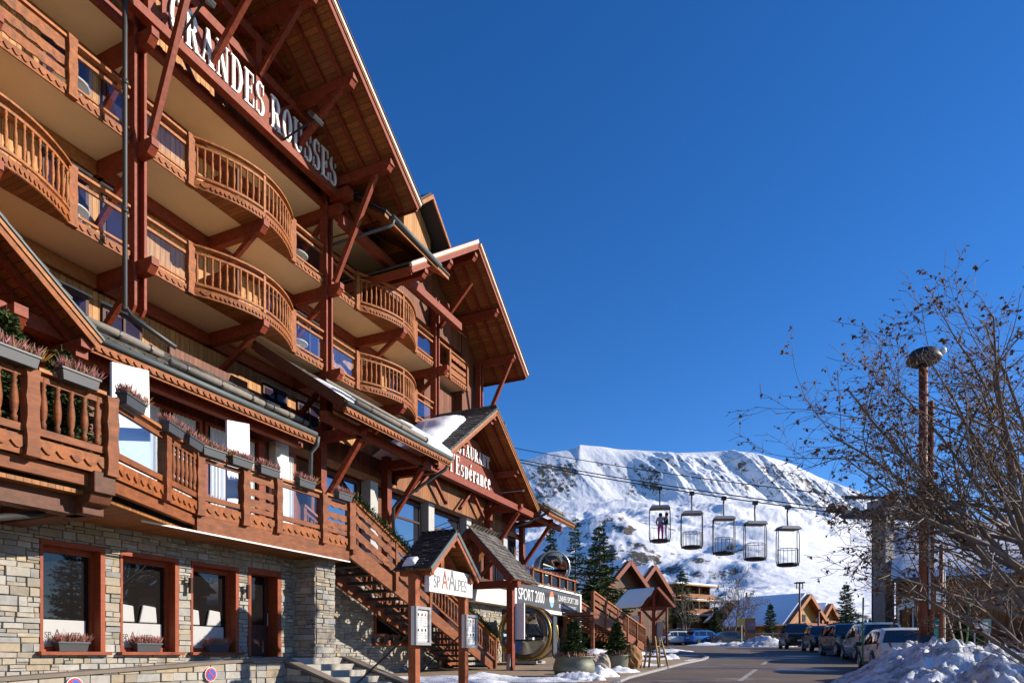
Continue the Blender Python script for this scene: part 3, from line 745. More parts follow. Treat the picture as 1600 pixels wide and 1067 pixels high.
# left gable over the bar terrace (only its right slope is in view)
street_gable(4.35, 8.35, 3.75, -11.8, -14.6, .74, 'bar_gable')
MB().hbox(1.0, 8.0, -12.6, -12.35, 5.6, 5.85).build('tie_beam', M['beam'], hotel)
for u, z in ((6.9, 5.75), (5.2, 6.6)): crossbeam(u, z, -12.0, -14.2, .22, .34)

# posts, struts, glazing of the restaurant
for u in (16.5, 19.95, 28.0, 31.8):
    MB().hbox(u-.13, u+.13, -14.0, -13.74, 2.95, 6.9).build('restaurant_post', M['beam'], hotel, bevel=.01)
    brace(H(u, -13.74, 4.6), H(u, -12.4, 6.35), .15, .17, 'strut'); crossbeam(u, 6.72, -12.2, -14.2, .2, .3)
MB().hbox(14.9, 33.6, -12.55, -12.35, 6.42, 6.68).build('eave_purlin', M['beam'], hotel)
MB().hbox(7.9, 14.9, -13.35, -13.15, 5.75, 5.98).build('eave_purlin', M['beam'], hotel)
def glazing(u0, u1, z0, z1, v, mat, frame, bars=(), zb=(), name='restaurant_window', curtain=()):
    fr = MB(); t = .09
    fr.hbox(u0, u1, v, v+.08, z0, z0+t); fr.hbox(u0, u1, v, v+.08, z1-t, z1); fr.hbox(u0, u0+t, v+.002, v+.078, z0+t, z1-t); fr.hbox(u1-t, u1, v+.002, v+.078, z0+t, z1-t)
    for b in bars: fr.hbox(b-t/2, b+t/2, v+.004, v+.074, z0+t, z1-t)
    for b in zb: fr.hbox(u0+t, u1-t, v+.006, v+.07, b-.04, b+.04)
    f = fr.build(name, frame, hotel)
    MB().hbox(u0+.02, u1-.02, v+.01, v+.03, z0+.02, z1-.02).build('pane', mat, f)
    return f
def curtain(u0, u1, z0, z1, v, parent):
    mb = MB(); n = int((u1-u0)/.035); 
    for i in range(n):
        a, b = u0+(u1-u0)*i/n, u0+(u1-u0)*(i+1)/n; da, db = .025*math.sin(i*1.9), .025*math.sin((i+1)*1.9)
        mb.prism([H(a, v+da, z0), H(b, v+db, z0), H(b, v+db, z1), H(a, v+da, z1)], VDIR*.004)
    return mb.build('curtain', M['curtain'], parent)
# bar front behind the left terrace: windows with white curtains, in a wall a little forward of the rest
MB().hbox(6.5, 14.9, -14.24, -14.0, 2.95, 6.4).build('bar_wall', M['plank_dark'], hotel)
wz = 5.78
for (a, b, bars) in ((hu(196, -13.98), hu(313, -13.98), (hu(246, -13.98),)), (hu(317, -13.98), hu(403, -13.98), (hu(357, -13.98),)), (hu(424, -13.98), hu(459, -13.98), ())):
    f = glazing(a, b, 3.1, wz, -13.98, M['window_blue'], M['frame_red'], bars, (3.95,))
    for c0 in ([a+.15] if b-a < 1.2 else [a+.15, b-.85]): curtain(c0, c0+.62, 3.15, wz-.1, -13.90, f)
MB().hbox(14.5, 15.0, -14.2, -13.75, 2.95, 5.9).build('wall_pillar', M['white_wall'], hotel)
MB().hbox(hu(405, -13.8), hu(414, -13.8), -14.0, -13.8, 2.95, 5.9).build('restaurant_post', M['beam'], hotel)
# big glazed bays with plaster pillars between
for a, b in ((16.75, 18.7), (20.25, 22.6), (23.15, 25.7), (26.2, 27.75), (28.3, 29.4), (30.0, 31.5)):
    glazing(a, b, 3.0, 5.75, -14.2, M['window_blue'], M['frame_dark'], (), (5.05,))
for a in (18.95, 22.68, 25.78, 29.5): MB().hbox(a, a+.42, -14.2, -13.82, 2.95, 5.85).build('plaster_pillar', M['grey_wall'], hotel)
MB().hbox(15.0, 32.0, -14.15, -14.02, 5.85, 6.1).build('lintel', M['rail_light'], hotel)
# rainwater pipes
MB().path([H(15.0, -12.7, 6.03), H(15.02, -12.75, 5.8), H(15.0, -12.95, 5.6), H(14.98, -13.0, 3.4)], .055, 8).build('downpipe', M['zinc'], hotel, smooth=True)
MB().path([H(20.7, -11.72, 6.70), H(20.6, -11.9, 6.4), H(19.8, -13.3, 5.25), H(19.75, -13.45, 5.05), H(19.75, -13.45, 3.2)], .06, 8).build('downpipe', M['pipe_dark'], hotel, smooth=True)
MB().path([H(30.1, -11.8, 6.70), H(29.6, -12.6, 6.2), H(28.7, -13.5, 5.75)], .06, 8).build('downpipe', M['pipe_dark'], hotel, smooth=True)
# kitchen duct beside the second roof
MB().hbox(14.75, 15.25, -14.9, -14.3, 6.35, 7.2).build('roof_duct', M['white_wall'], hotel); MB().path([H(14.7, -14.0, 6.8), H(15.3, -14.0, 6.8)], .13, 10).build('vent_pipe', M['pipe_dark'], hotel)
MB().hbox(12.3, 14.9, -15.3, -15.2, 6.9, 7.9).build('screen_wall', M['plank_dark'], hotel)

# snow lying on the roofs
def snow_lump(name, pts, parent=None, th=.25, seed=0, res=18, mat='snow', edge=.12, local=False):
    """pillow of snow over a quad given by four corners, lifted along the normal"""
    a, b, c, d = [Vector(p) for p in pts]; nr = (b-a).cross(d-a).normalized(); nr = nr if nr.z > 0 else -nr; mb = MB()
    for j in range(res+1):
        for i in range(res+1):
            x, y = i/res, j/res; p = a.lerp(b, x).lerp(d.lerp(c, x), y)
            e = min(x, 1-x, y, 1-y); h = (1-max(0, 1-e/max(edge, .3))**2)**.5 if e > 0 else 0
            n = float(fbm(p.x*1.3+seed, p.y*1.3+p.z, 4)); k = .80+.42*n
            wob = Vector((float(fbm(p.z*2+seed, p.x*2, 3))-.5, float(fbm(p.x*2, p.z*2+9+seed, 3))-.5, 0))*.14*(1 if e < .12 else 0)
            mb.v.append(tuple(p+nr*(th*h*k-.03)+wob))
    for j in range(res):
        for i in range(res): o = j*(res+1)+i; mb.f.append((o, o+1, o+res+2, o+res+1))
    return mb.build(name, M[mat], parent, local=local, smooth=True)
zs = lambda u: 10.0-.705*abs(u-25.35)+.14
snow = snow_lump('roof_snow', [H(20.7, -12.75, zs(20.7)), H(24.5, -13.1, zs(24.5)), H(25.0, -15.3, zs(25.0)), H(20.6, -15.3, zs(20.6))], hotel, .45, 3, 30)
snow_lump('roof_snow', [H(19.7, -11.95, 6.94), H(21.2, -11.9, 6.92), H(21.3, -13.4, 7.95), H(19.2, -13.4, 7.95)], hotel, .30, 8)
snow_lump('roof_snow', [H(15.6, -12.75, 7.5), H(16.9, -12.75, 7.5), H(16.9, -13.5, 8.0), H(15.6, -13.5, 8.0)], hotel, .18, 5)
snow_lump('roof_snow', [H(20.8, -13.15, 14.62), H(22.0, -13.15, 14.62), H(22.0, -14.6, 15.58), H(20.8, -14.6, 15.58)], hotel, .22, 5)
# ================================================================= terrace over the spa
D0, D1, D2, D3 = H(1.5, -9.9), H(6.94, -9.9), H(9.57, -11.08), H(14.3, -11.1)
SEG = [(D0, D1), (D1, D2), (D2, D3)]
def on_px(px):
    """point of the terrace edge seen in a given column of the photograph"""
    t = (px-HX)/FP
    for a, b in SEG:
        d = b-a; k = (t*a.y-a.x)/(d.x-t*d.y)
        if -1e-3 <= k <= 1.001: return a+d*k, d.normalized()
    a, b = SEG[-1]; d = b-a; k = (t*a.y-a.x)/(d.x-t*d.y); return a+d*k, d.normalized()
up = lambda z: Vector((0, 0, z))
mb = MB(); mb.prism([D0+up(2.8), D1+up(2.8), D2+up(2.8), D3+up(2.8), H(14.3, -14.2, 2.8), H(1.5, -14.2, 2.8)], up(.16))
deck = mb.build('terrace_deck', M['deck_under'], hotel)
mb = MB().prism([D0+up(2.965), D1+up(2.965), D2+up(2.965), D3+up(2.965), H(14.3, -14.0, 2.965), H(1.5, -14.0, 2.965)], up(.03)); mb.build('deck_boards', M['rail'], deck)
MB().hbox(14.3, 35.6, -14.6, -12.0, 2.72, 2.96).build('upper_walkway', M['beam_dark'], hotel)
mb = MB()
for a, b in SEG: scallop(mb, a, b, 2.72, .24, int((b-a).length/.20))
mb.build('scalloped_trim', M['rail'], deck)
mb = MB(); mb.beam(D2+up(2.56)-VDIR*.05, D3+up(2.56)-VDIR*.05, .12, .32); mb.beam(D0+up(2.62)-VDIR*.14, D1+up(2.62)-VDIR*.14, .1, .2); mb.beam(D1+up(2.62)-VDIR*.1, D2+up(2.62)-VDIR*.1, .1, .2)
mb.build('deck_beam', M['rail_red'], deck)
MB().beam(D2+up(2.385)-UDIR*1.2+VDIR*.02, D3+up(2.385)+VDIR*.02, .04, .03).build('light_strip', M['white'], deck)
MB().prism([H(0, -10.1, 2.40), H(6.8, -10.1, 2.40), H(9.4, -11.25, 2.40), H(14.28, -11.25, 2.40), H(14.28, -13.2, 2.40), H(0, -13.2, 2.40)], up(.06)).build('soffit', M['deck_under'], deck)
# big corbel under the corner post
cu = 6.85
mb = MB(); mb.hbox(cu-.17, cu+.17, -12.2, -9.85, 2.42, 2.74); mb.hbox(cu-.17, cu+.17, -12.2, -10.12, 2.12, 2.42)
mb.prism([H(cu-.17, -10.12, 2.42), H(cu-.17, -9.92, 2.42), H(cu-.17, -9.98, 2.28), H(cu-.17, -10.12, 2.24)], UDIR*.34)
mb.build('corbel', M['beam_dark'], deck, bevel=.015)
mb = MB(); mb.hbox(1.5, cu, -10.6, -10.3, 2.12, 2.40); mb.build('deck_beam', M['beam_dark'], deck)
MB().path([H(6.4, -10.6, 2.1), H(5.3, -10.5, 1.8), H(4.0, -10.5, 1.35)], .05, 8).build('drain_pipe', M['pipe_dark'], deck, smooth=True)

RZ0, RZ1, RZH = 3.08, 3.82, 3.93
posts = [on_px(x) for x in (45, 170, 255, 309, 380, 432, 503, 545)]
for i, (P, d) in enumerate(posts):
    mb = MB(); w = .17; n = 9; prof = [(w/2*(1+.13*math.cos(k/n*math.pi*6)), 2.70+1.2*k/n) for k in range(n+1)]
    o = Vector((d.y, -d.x, 0)); pts = [P+d*r+up(z) for r, z in prof]+[P-d*r+up(z) for r, z in reversed(prof)]
    mb.prism([p-o*.06 for p in pts], o*.17); mb.build('terrace_post', M['rail_red'], deck)
ends = [H(1.6, -9.9)]+[p for p, d in posts]
kind = ['bal', 'bal', 'glass', 'bal', 'glass', 'plank', 'glass', 'plank']
corner = {3: D2}
for i, k in enumerate(kind):
    a, b = ends[i], ends[i+1]; d = (b-a).normalized(); a2, b2 = a+d*.09, b-d*.09
    pr = 'balustrade_rail'
    MB().beam(a2+up(RZH), b2+up(RZH), .16, .05).build('handrail', M['honey'], deck); MB().beam(a2+up(RZ1), b2+up(RZ1), .06, .08).build('top_rail', M['rail_red'], deck); MB().beam(a2+up(RZ0), b2+up(RZ0), .07, .10).build('bottom_rail', M['rail_red'], deck)
    if k == 'bal':
        n = max(5, int((b2-a2).length/.20))
        if i == 3: n = 7
        for j in range(n):
            q = a2+d*((b2-a2).length*(j+.5)/n); baluster((q.x, q.y, RZ0+.05), deck, M['rail_red'], .86, 1.25)
    elif k == 'glass': 
        o = Vector((d.y, -d.x, 0)); MB().prism([a2+up(RZ0+.05), b2+up(RZ0+.05), b2+up(RZ1-.04), a2+up(RZ1-.04)], o*.012).build('glass_panel', M['glass'], deck)
    else:
        mb = MB()
        for z0, z1 in ((3.13, 3.31), (3.36, 3.53), (3.66, 3.80)): wplank(MB(), a2, b2, z0, z1).build('carved_plank', M['rail_red'], deck)
        pass

# ---- heather boxes hung on the rail: each one a thing
def heather_mat(name, cols): return m_island(name, cols, .9, .1, 20, .1, .2)
M['heather'] = heather_mat('heather sprigs', [(.36, .10, .13), (.46, .19, .18), (.26, .08, .08), (.42, .26, .16), (.20, .17, .07), (.55, .32, .27), (.40, .14, .16)])
M['heather_y'] = heather_mat('yellow sprigs', [(.42, .22, .03), (.30, .18, .03), (.5, .28, .05)])
M['needle'] = m_island('spruce needles', [(.022, .042, .013), (.042, .07, .018), (.065, .092, .022), (.03, .055, .02), (.085, .10, .028)], .8, .1, 20, .2, .2)
M['bark'] = m_plain('bark', (.09, .06, .04), .95, 0, .4, 12, .5)
def sprigs(mb, x0, x1, y0, y1, z, n, hmin, hmax, rnd, lean=.09):
    for _ in range(n):
        x, y = rnd.uniform(x0, x1), rnd.uniform(y0, y1); h = rnd.uniform(hmin, hmax)
        e = (x-(x0+x1)/2)/(x1-x0)*.5; p = Vector((x, y, z)); q = Vector((x+e*h+rnd.uniform(-lean, lean), y+rnd.uniform(-lean, lean)*1.2, z+h))
        a = Vector((rnd.uniform(-1, 1), rnd.uniform(-1, 1), 0)).normalized()*rnd.uniform(.003, .007)
        m = p.lerp(q, .6); mb.add([p-a*.4, m-a*1.3, q, m+a*1.3, p+a*.4], [(0, 1, 2, 3, 4)])
def flower_box(label, group, loc, rz, L=.62, seed=0, yellow=True):
    rnd = random.Random(seed); t = thing('flower_box', loc, label, 'flower box', group, rz)
    mb = MB(); w = .18; h = .17
    mb.hexa([Vector(p) for p in ((-L/2+.03,-w/2+.025,0),(L/2-.03,-w/2+.025,0),(L/2-.03,w/2-.025,0),(-L/2+.03,w/2-.025,0),(-L/2,-w/2,h),(L/2,-w/2,h),(L/2,w/2,h),(-L/2,w/2,h))])
    mb.box(-L/2-.012, L/2+.012, -w/2-.012, w/2+.012, h-.03, h+.004); mb.build('planter', M['anthracite'], t, local=True, bevel=.006)
    mb = MB(); sprigs(mb, -L/2, L/2, -.09, .09, h-.02, 560, .05, .20, rnd); mb.build('heather', M['heather'], t, local=True)
    if yellow: mb = MB(); x = rnd.uniform(-.1, .2); sprigs(mb, x, x+.18, -.06, .06, h-.02, 60, .08, .18, rnd); mb.build('yellow_heather', M['heather_y'], t, local=True)
    return t
protos = [flower_box('x', 'heather boxes hung along the terrace rail', (0, 0, 0), 0, .56, s, s != 2) for s in (1, 2)]
bxl = [(14, 'leftmost dark heather box, cut by the left picture edge, on the terrace rail'), (113, 'dark heather box with long stems below the small potted fir on the terrace'),
       (193, 'dark heather box in front of the left white upright panel'), (258, 'heather box with a yellow tuft, just right of the left white panel'),
       (290, 'heather box over the six short balusters of the angled rail'), (324, 'small looking heather box at the bend of the terrace rail'),
       (368, 'heather box in front of the right white upright panel'), (411, 'heather box above the first carved plank panel, right of the right white panel'),
       (470, 'heather box above the glass panel nearest the stairs'), (530, 'last heather box on the terrace rail, at the head of the stairs')]
for i, (px, lab) in enumerate(bxl):
    P, d = on_px(px); o = Vector((d.y, -d.x, 0)); rz = math.atan2(d.y, d.x); z = RZH-.06
    loc = P+o*.13+up(z)
    if i < 2: t = protos[i]; t.location = loc; t.rotation_euler = (0, 0, rz); t['label'] = lab
    else: t = dup(protos[i % 2], loc, rz+(0 if i % 3 else math.pi), lab)

# white upright panels standing on the terrace
def white_panel(px, v, z0, z1, wd, label):
    u = hu(px, v); t = thing('upright_panel', H(u, v, z0), label, 'panel', 'white panels standing on the terrace')
    mb = MB(); mb.prism([H(u-wd/2, v-.05, z0+.0), H(u+wd/2, v+.05, z0), H(u+wd/2-.05, v+.05, z1-.0), H(u-wd/2, v-.05, z1-.06)], (VDIR*.055)); mb.build('board', M['white'], t, bevel=.006)
    MB().hbox(u-.3, u+.3, v-.16, v+.16, z0, z0+.04).build('foot', M['steel'], t)
white_panel(203, -10.75, 3.0, huz(203, 571, -10.75)[1], .66, 'tall white panel behind the glass rail, left of the pair')
white_panel(371, -11.7, 3.0, huz(371, 658, -11.7)[1], .58, 'slim white panel before the bar windows, right of the pair')

# ================================================================= spa storey
def stone_wall(mb, o, a, L, z0, z1, nrm, holes=(), seed=1, top=None, hc=(.075, .18), wc=(.11, .42), bot=None):
    rnd = random.Random(seed); zb = sorted(set([z0, z1]+[h[2] for h in holes if z0 < h[2] < z1]+[h[3] for h in holes if z0 < h[3] < z1])); zs = [z0]
    for A0, B0 in zip(zb, zb[1:]):
        z = A0
        while B0-z > hc[1]*1.3: z += rnd.uniform(*hc); zs.append(z)
        if B0-z > hc[0]*1.6: zs.append((z+B0)/2)
        zs.append(B0)
    for A0, B0 in zip(zs, zs[1:]):
        iv = [(0, L)]; zm = (A0+B0)/2
        for h in holes:
            if h[2]-1e-4 <= zm <= h[3]+1e-4:
                nv = []
                for s0, s1 in iv:
                    if h[1] <= s0 or h[0] >= s1: nv.append((s0, s1))
                    else:
                        if h[0] > s0: nv.append((s0, h[0]))
                        if h[1] < s1: nv.append((h[1], s1))
                iv = nv
        for s0, s1 in iv:
            x = s0
            while x < s1-.01:
                w = rnd.uniform(*wc)
                if s1-(x+w) < wc[0]*.7: w = s1-x
                xa, xb = x+.004, x+w-.004; d = rnd.uniform(.012, .05); x += w
                def tp(xx, zz):
                    if top: zz = min(zz, top(xx))
                    if bot: zz = max(zz, bot(xx))
                    return zz
                za, zc = A0+.004, B0-.004
                if top and top((xa+xb)/2) < A0+.03: continue
                if bot and bot((xa+xb)/2) > B0-.02: continue
                j = [rnd.uniform(-.008, .008) for _ in range(4)]
                if not top and B0-A0 > .10 and rnd.random() < .38:
                    zm_ = A0+(B0-A0)*rnd.uniform(.35, .65); xm_ = xa+(xb-xa)*rnd.uniform(.3, .7)
                    parts_ = [(xa, xb, za, zm_-.003), (xa, xm_-.003, zm_+.003, zc), (xm_+.003, xb, zm_+.003, zc)] if rnd.random() < .6 else [(xa, xb, za, zm_-.003), (xa, xb, zm_+.003, zc)]
                    for (p0, p1, r0, r1) in parts_:
                        d = rnd.uniform(.012, .05); q = [o+a*p0+up(r0), o+a*p1+up(r0+rnd.uniform(-.004, .004)), o+a*p1+up(r1+rnd.uniform(-.004, .004)), o+a*p0+up(r1)]
                        cen = sum(q, Vector())/4; f = [p+(cen-p).normalized()*.008+nrm*(d+rnd.uniform(-.008, .008)) for p in q]; mb.add(q+f, [(4,5,6,7), (0,1,5,4), (1,2,6,5), (2,3,7,6), (3,0,4,7)])
                    continue
                if tp(xa, zc) <= tp(xa, za)+.005 or tp(xb, zc) <= tp(xb, za)+.005: continue
                q = [o+a*xa+up(tp(xa, za+j[0])), o+a*xb+up(tp(xb, za+j[1])), o+a*xb+up(tp(xb, zc+j[2])), o+a*xa+up(tp(xa, zc+j[3]))]
                s = .010; cen = sum(q, Vector())/4
                f = [p+(cen-p).normalized()*s+nrm*(d+rnd.uniform(-.008, .008)) for p in q]
                mb.add(q+f, [(4,5,6,7), (0,1,5,4), (1,2,6,5), (2,3,7,6), (3,0,4,7)])
    return mb
VS = -12.2
wins = [(hu(62, VS), hu(163, VS)), (hu(187.5, VS), hu(278, VS)), (hu(298, VS), hu(372, VS))]
wz0, wz1 = .04, 1.99
door = (hu(387, VS), hu(438, VS))
u0 = 2.0; u1 = hu(462, VS)
holes = [(a-u0, b-u0, wz0, wz1) for a, b in wins]+[(door[0]-u0, door[1]-u0, -.06, 2.04)]
spa = MB(); spa_u = u1
edges = [u0]+[x for a, b in wins for x in (a, b)]+[door[0], door[1], u1]
for a, b in zip(edges[::2], edges[1::2]): spa.hbox(a, b, VS-.5, VS-.02, -1.3, 2.42)
for a, b in wins: spa.hbox(a, b, VS-.5, VS-.02, -1.3, wz0); spa.hbox(a, b, VS-.5, VS-.02, wz1, 2.42)
spa.hbox(door[0], door[1], VS-.5, VS-.02, 2.04, 2.42); spa.hbox(door[0], door[1], VS-.5, VS-.02, -1.3, -.06)
spaw = spa.build('spa_wall', M['mortar'], hotel)
mb = MB(); stone_wall(mb, H(u0, VS-.02), UDIR, u1-u0, -1.2, 2.41, VDIR, holes, 4); mb.build('stonework', M['stone'], spaw)
# recess, pillar, rear wall
mb = MB(); mb.hbox(13.5, 14.2, -13.2, -11.52, -1.0, 2.7); mb.hbox(u1-.05, 13.52, -13.3, -12.6, -1.0, 2.45); mb.hbox(14.1, 23, -13.6, -13.15, -1.2, 2.75); pil = mb.build('stone_pillar', M['mortar'], hotel)
mb = MB(); stone_wall(mb, H(13.5, -11.52), UDIR, .72, -.3, 2.72, VDIR, (), 9, wc=(.2, .42)); stone_wall(mb, H(13.5, -12.9), VDIR, 1.4, -.3, 2.5, -UDIR, (), 10)
stone_wall(mb, H(14.2, -11.5), -VDIR, 1.7, -.6, 2.72, UDIR, (), 12)
stone_wall(mb, H(u1-.05, -12.6), UDIR, 13.5-u1+.05, -.3, 2.42, VDIR, (), 11)
wu0, wu1 = hu(583, -13.15), hu(642, -13.15)
stone_wall(mb, H(14.2, -13.15), UDIR, 8.5, -.9, 2.72, VDIR, [(wu0-14.2, wu1-14.2, .38, 1.75)], 13)
mb.build('stonework', M['stone'], pil)
f = glazing(wu0, wu1, .38, 1.75, -13.16, M['window'], M['frame_red'], (), (), 'spa_window'); MB().hbox(wu0-.1, wu1+.1, -13.15, -12.98, .30, .38).build('sill', M['frame_red'], f)
# windows: a deep red frame set in the wall, the right jamb catching the sun
def sofa(u0, u1, parent):
    mb = MB(); mb.hbox(u0+.1, u1-.25, -12.75, -12.5, .05, .62); mb.build('seat_back', M['curtain'], parent)
for i, (a, b) in enumerate(wins):
    mb = MB(); t = .09; vi, vo = VS-.30, VS+.03
    mb.hbox(a, b, vi, vo, wz1-t, wz1); mb.hbox(a, a+.05, vi, vo-.02, wz0, wz1-t); mb.hbox(b-.09, b, vi, vo-.002, wz0, wz1-t)
    mb.hbox(a+.05, b-.09, vi, vi+.1, wz0, wz0+.1); mb.hbox(a+.05, b-.09, vi, vi+.1, wz1-t-.1, wz1-t); mb.hbox(b-.14, b-.09, vi, vi+.12, wz0+.1, wz1-t-.1); mb.hbox(a+.05, a+.11, vi, vi+.1, wz0+.1, wz1-t-.1)
    fr = mb.build('spa_window', M['frame_red'], hotel)
    MB().hbox(a-.06, b+.06, VS-.30, VS+.14, wz0-.05, wz0+.012).build('sill', M['frame_red'], fr, bevel=.006)
    MB().hbox(a+.08, b-.12, vi+.03, vi+.05, wz0+.08, wz1-t-.08).build('pane', M['window'], fr)
    MB().hbox(a+.08, b-.2, vi+.055, vi+.058, wz0+.1, wz0+.58).build('frosted_film', M['film'], fr)
    sz = .24
    if i < 2:
        c0 = a+.22
        for s, mt, dx, sc in (('SP', 'black', 0, 1), ('A', 'black' if i == 0 else 'tile_red', .26, 1.5), ('A', 'grey_wall', .46, 1.7), ('LPES', 'black', .66, 1)):
            sans(s, H(c0+dx*.62, vi+.06, wz0+.26), .15*sc, fr, M[mt], xs=.8, depth=.002)
    if i > 0:
        for cx in ((a+.25, a+.75) if i == 1 else (a+.2, a+.78)):
            MB().prism([H(cx-.2, vi+.062, wz0+.60), H(cx+.2, vi+.062, wz0+.60), H(cx+.17, vi+.062, wz0+.92), H(cx-.12, vi+.062, wz0+.95)], VDIR*.05).build('cushion', M['film'], fr, bevel=.02)
# glazed red door in its frame
a, b = door; mb = MB(); mb.hbox(a, a+.09, VS-.35, VS+.02, -.06, 2.04); mb.hbox(b-.12, b, VS-.35, VS+.03, -.06, 2.04); mb.hbox(a+.09, b-.12, VS-.35, VS+.02, 1.9, 2.04); dr = mb.build('door_frame', M['frame_red'], hotel)
mb = MB(); mb.hbox(a+.09, b-.12, VS-.34, VS-.28, -.05, .72); mb.hbox(a+.09, a+.2, VS-.34, VS-.28, .72, 1.9); mb.hbox(b-.24, b-.12, VS-.34, VS-.28, .72, 1.9); mb.build('door', M['frame_dark'], dr)
MB().hbox(a+.2, b-.24, VS-.33, VS-.30, .72, 1.9).build('pane', M['window'], dr)
MB().path([H(b-.2, VS-.26, .7), H(b-.2, VS-.22, .72), H(b-.2, VS-.22, 1.0), H(b-.2, VS-.26, 1.02)], .015, 6).build('handle', M['steel'], dr)
# wall lamps, cyan plate
for px, vv, z in ((291, VS, 1.45), (381, VS, 1.45), (478, -12.6, 1.5)):
    u = hu(px, vv); q = MB().hbox(u-.04, u+.04, vv+.01, vv+.09, z-.02, z+.06).build('wall_lamp', M['steel'], hotel); MB().path([H(u, vv+.13, z-.16), H(u, vv+.13, z+.16)], .045, 10).build('lamp_shade', M['frame_dark'], q)
u = hu(459, -12.55); MB().hbox(u-.11, u+.11, -12.56, -12.54, .95, 1.2).build('door_plate', m_plain('cyan plate', (.03, .22, .32), .4), hotel)
# heather boxes on the spa sills
for i, (px, lab) in enumerate(((113, 'heather box on the sill of the leftmost stone-wall window'), (231, 'heather box on the sill of the middle stone-wall window'), (340, 'shaded heather box on the sill of the stone-wall window beside the door'))):
    u = hu(px, -12.25); t = dup(protos[(i+1) % 2], H(u, VS-.08, wz0+.014), math.atan2(UDIR.y, UDIR.x)+(math.pi if i == 1 else 0), lab); t['group'] = 'heather boxes on the spa window sills'
    for ch in list(t.children):
        if ch.name.startswith('yellow'): bpy.data.objects.remove(ch)
for i, px in enumerate((588, 602, 617)):
    u = hu(px, -13.05); t = dup(protos[i % 2], H(u, -13.06, .385), math.atan2(UDIR.y, UDIR.x), ('heather box at the left end of the sill under the stairs', 'middle heather box on the sill under the stairs', 'heather box at the right end of the sill under the stairs')[i]); t.scale = (.6, .7, .9); t['group'] = 'heather boxes on the sill under the stairs'

# ---- raised terrace in front of the spa: retaining wall rising to the right, steps
VR = -11.2
rtop = lambda u: -.354+(u-6.14)*.051 if u < 11.6 else -.076
ret = thing('retaining_wall', H(8, VR, -1.3), 'low split-stone retaining wall with flat coping in front of the spa windows', 'wall')
mb = MB(); L = 12.1-2.0
us = np.linspace(2.0, 12.1, 50)
for a, b in zip(us, us[1:]): mb.hexa([H(a, VR-.02, -1.7), H(b, VR-.02, -1.7), H(b, VR-.3, -1.7), H(a, VR-.3, -1.7), H(a, VR-.02, rtop(a)-.05), H(b, VR-.02, rtop(b)-.05), H(b, VR-.3, rtop(b)-.05), H(a, VR-.3, rtop(a)-.05)])
mb.build('core', M['mortar'], ret)
mb = MB(); stone_wall(mb, H(2.0, VR-.02), UDIR, L, -1.65, 0, VDIR, (), 21, top=lambda s: rtop(s+2.0)-.05, hc=(.12, .2), wc=(.2, .5)); mb.build('stonework', M['stone'], ret)
M['coping'] = m_plain('brown grey coping', (.17, .14, .11), .95, 0, .35, 4, .5)
mb = MB()
for a, b in zip(us, us[1:]): mb.hexa([H(a, VR+.05, rtop(a)-.05), H(b, VR+.05, rtop(b)-.05), H(b, VR-.34, rtop(b)-.05), H(a, VR-.34, rtop(a)-.05), H(a, VR+.05, rtop(a)+.01), H(b, VR+.05, rtop(b)+.01), H(b, VR-.34, rtop(b)+.01), H(a, VR-.34, rtop(a)+.01)])
mb.build('coping', M['coping'], ret)
mb = MB()
ptop = lambda u: float(np.interp(u, [0, 9.6, 10.8], [rtop(0)-.05, rtop(9.6)-.05, -.085]))
for a, b in zip(us, us[1:]): mb.hexa([H(a, VR-.30, -1.6), H(b, VR-.30, -1.6), H(b, -13.2, -1.6), H(a, -13.2, -1.6), H(a, VR-.30, ptop(a)), H(b, VR-.30, ptop(b)), H(b, -13.2, ptop(b)), H(a, -13.2, ptop(a))])
mb.hbox(12.1, 14.6, -13.2, -11.4, -1.6, -.085)
sp_ = tag(mb.build('entrance_platform', M['concrete']), kind='structure')
M['step_stone'] = m_plain('step stone', (.36, .33, .28), .9, 0, .35, 3, .4)
es = thing('entrance_steps', H(13.3, -10.4, -1), 'grey stone steps with sloping side walls leading up to the spa door', 'steps')
for i in range(4): MB().hbox(12.36, 14.44, -11.42+.002*i, -11.4+.40*(i+1), -1.6, -.085-.15*(i+1)).build('step', M['step_stone'], es, bevel=.012)
MB().hbox(12.36, 14.44, -11.75, -11.385, -.40, -.08).build('step', M['step_stone'], es, bevel=.012)
for ua, ub in ((12.1, 12.36), (14.44, 14.72)):
    zq = lambda v: -.055-(v+11.4)*.345
    MB().prism([H(ua, -11.5, -1.6), H(ua, -9.45, -1.6), H(ua, -9.45, zq(-9.45)-.05), H(ua, -11.4, -.105), H(ua, -11.5, -.105)], UDIR*(ub-ua)).build('side_wall', M['mortar'], es)
    MB().prism([H(ua-.04, -11.5, -.104), H(ua-.04, -11.4, -.104), H(ua-.04, -9.4, zq(-9.4)-.049), H(ua-.04, -9.4, zq(-9.4)+.01), H(ua-.04, -11.4, -.045), H(ua-.04, -11.5, -.045)], UDIR*(ub-ua+.08)).build('coping', M['coping'], es)
    mb = MB(); stone_wall(mb, H(ua, -11.45), VDIR, 2.0, -1.5, 0, -UDIR, (), 23, top=lambda s: zq(-11.45+s)-.06, hc=(.12, .2), wc=(.2, .45)); mb.build('stonework', M['stone'], es)
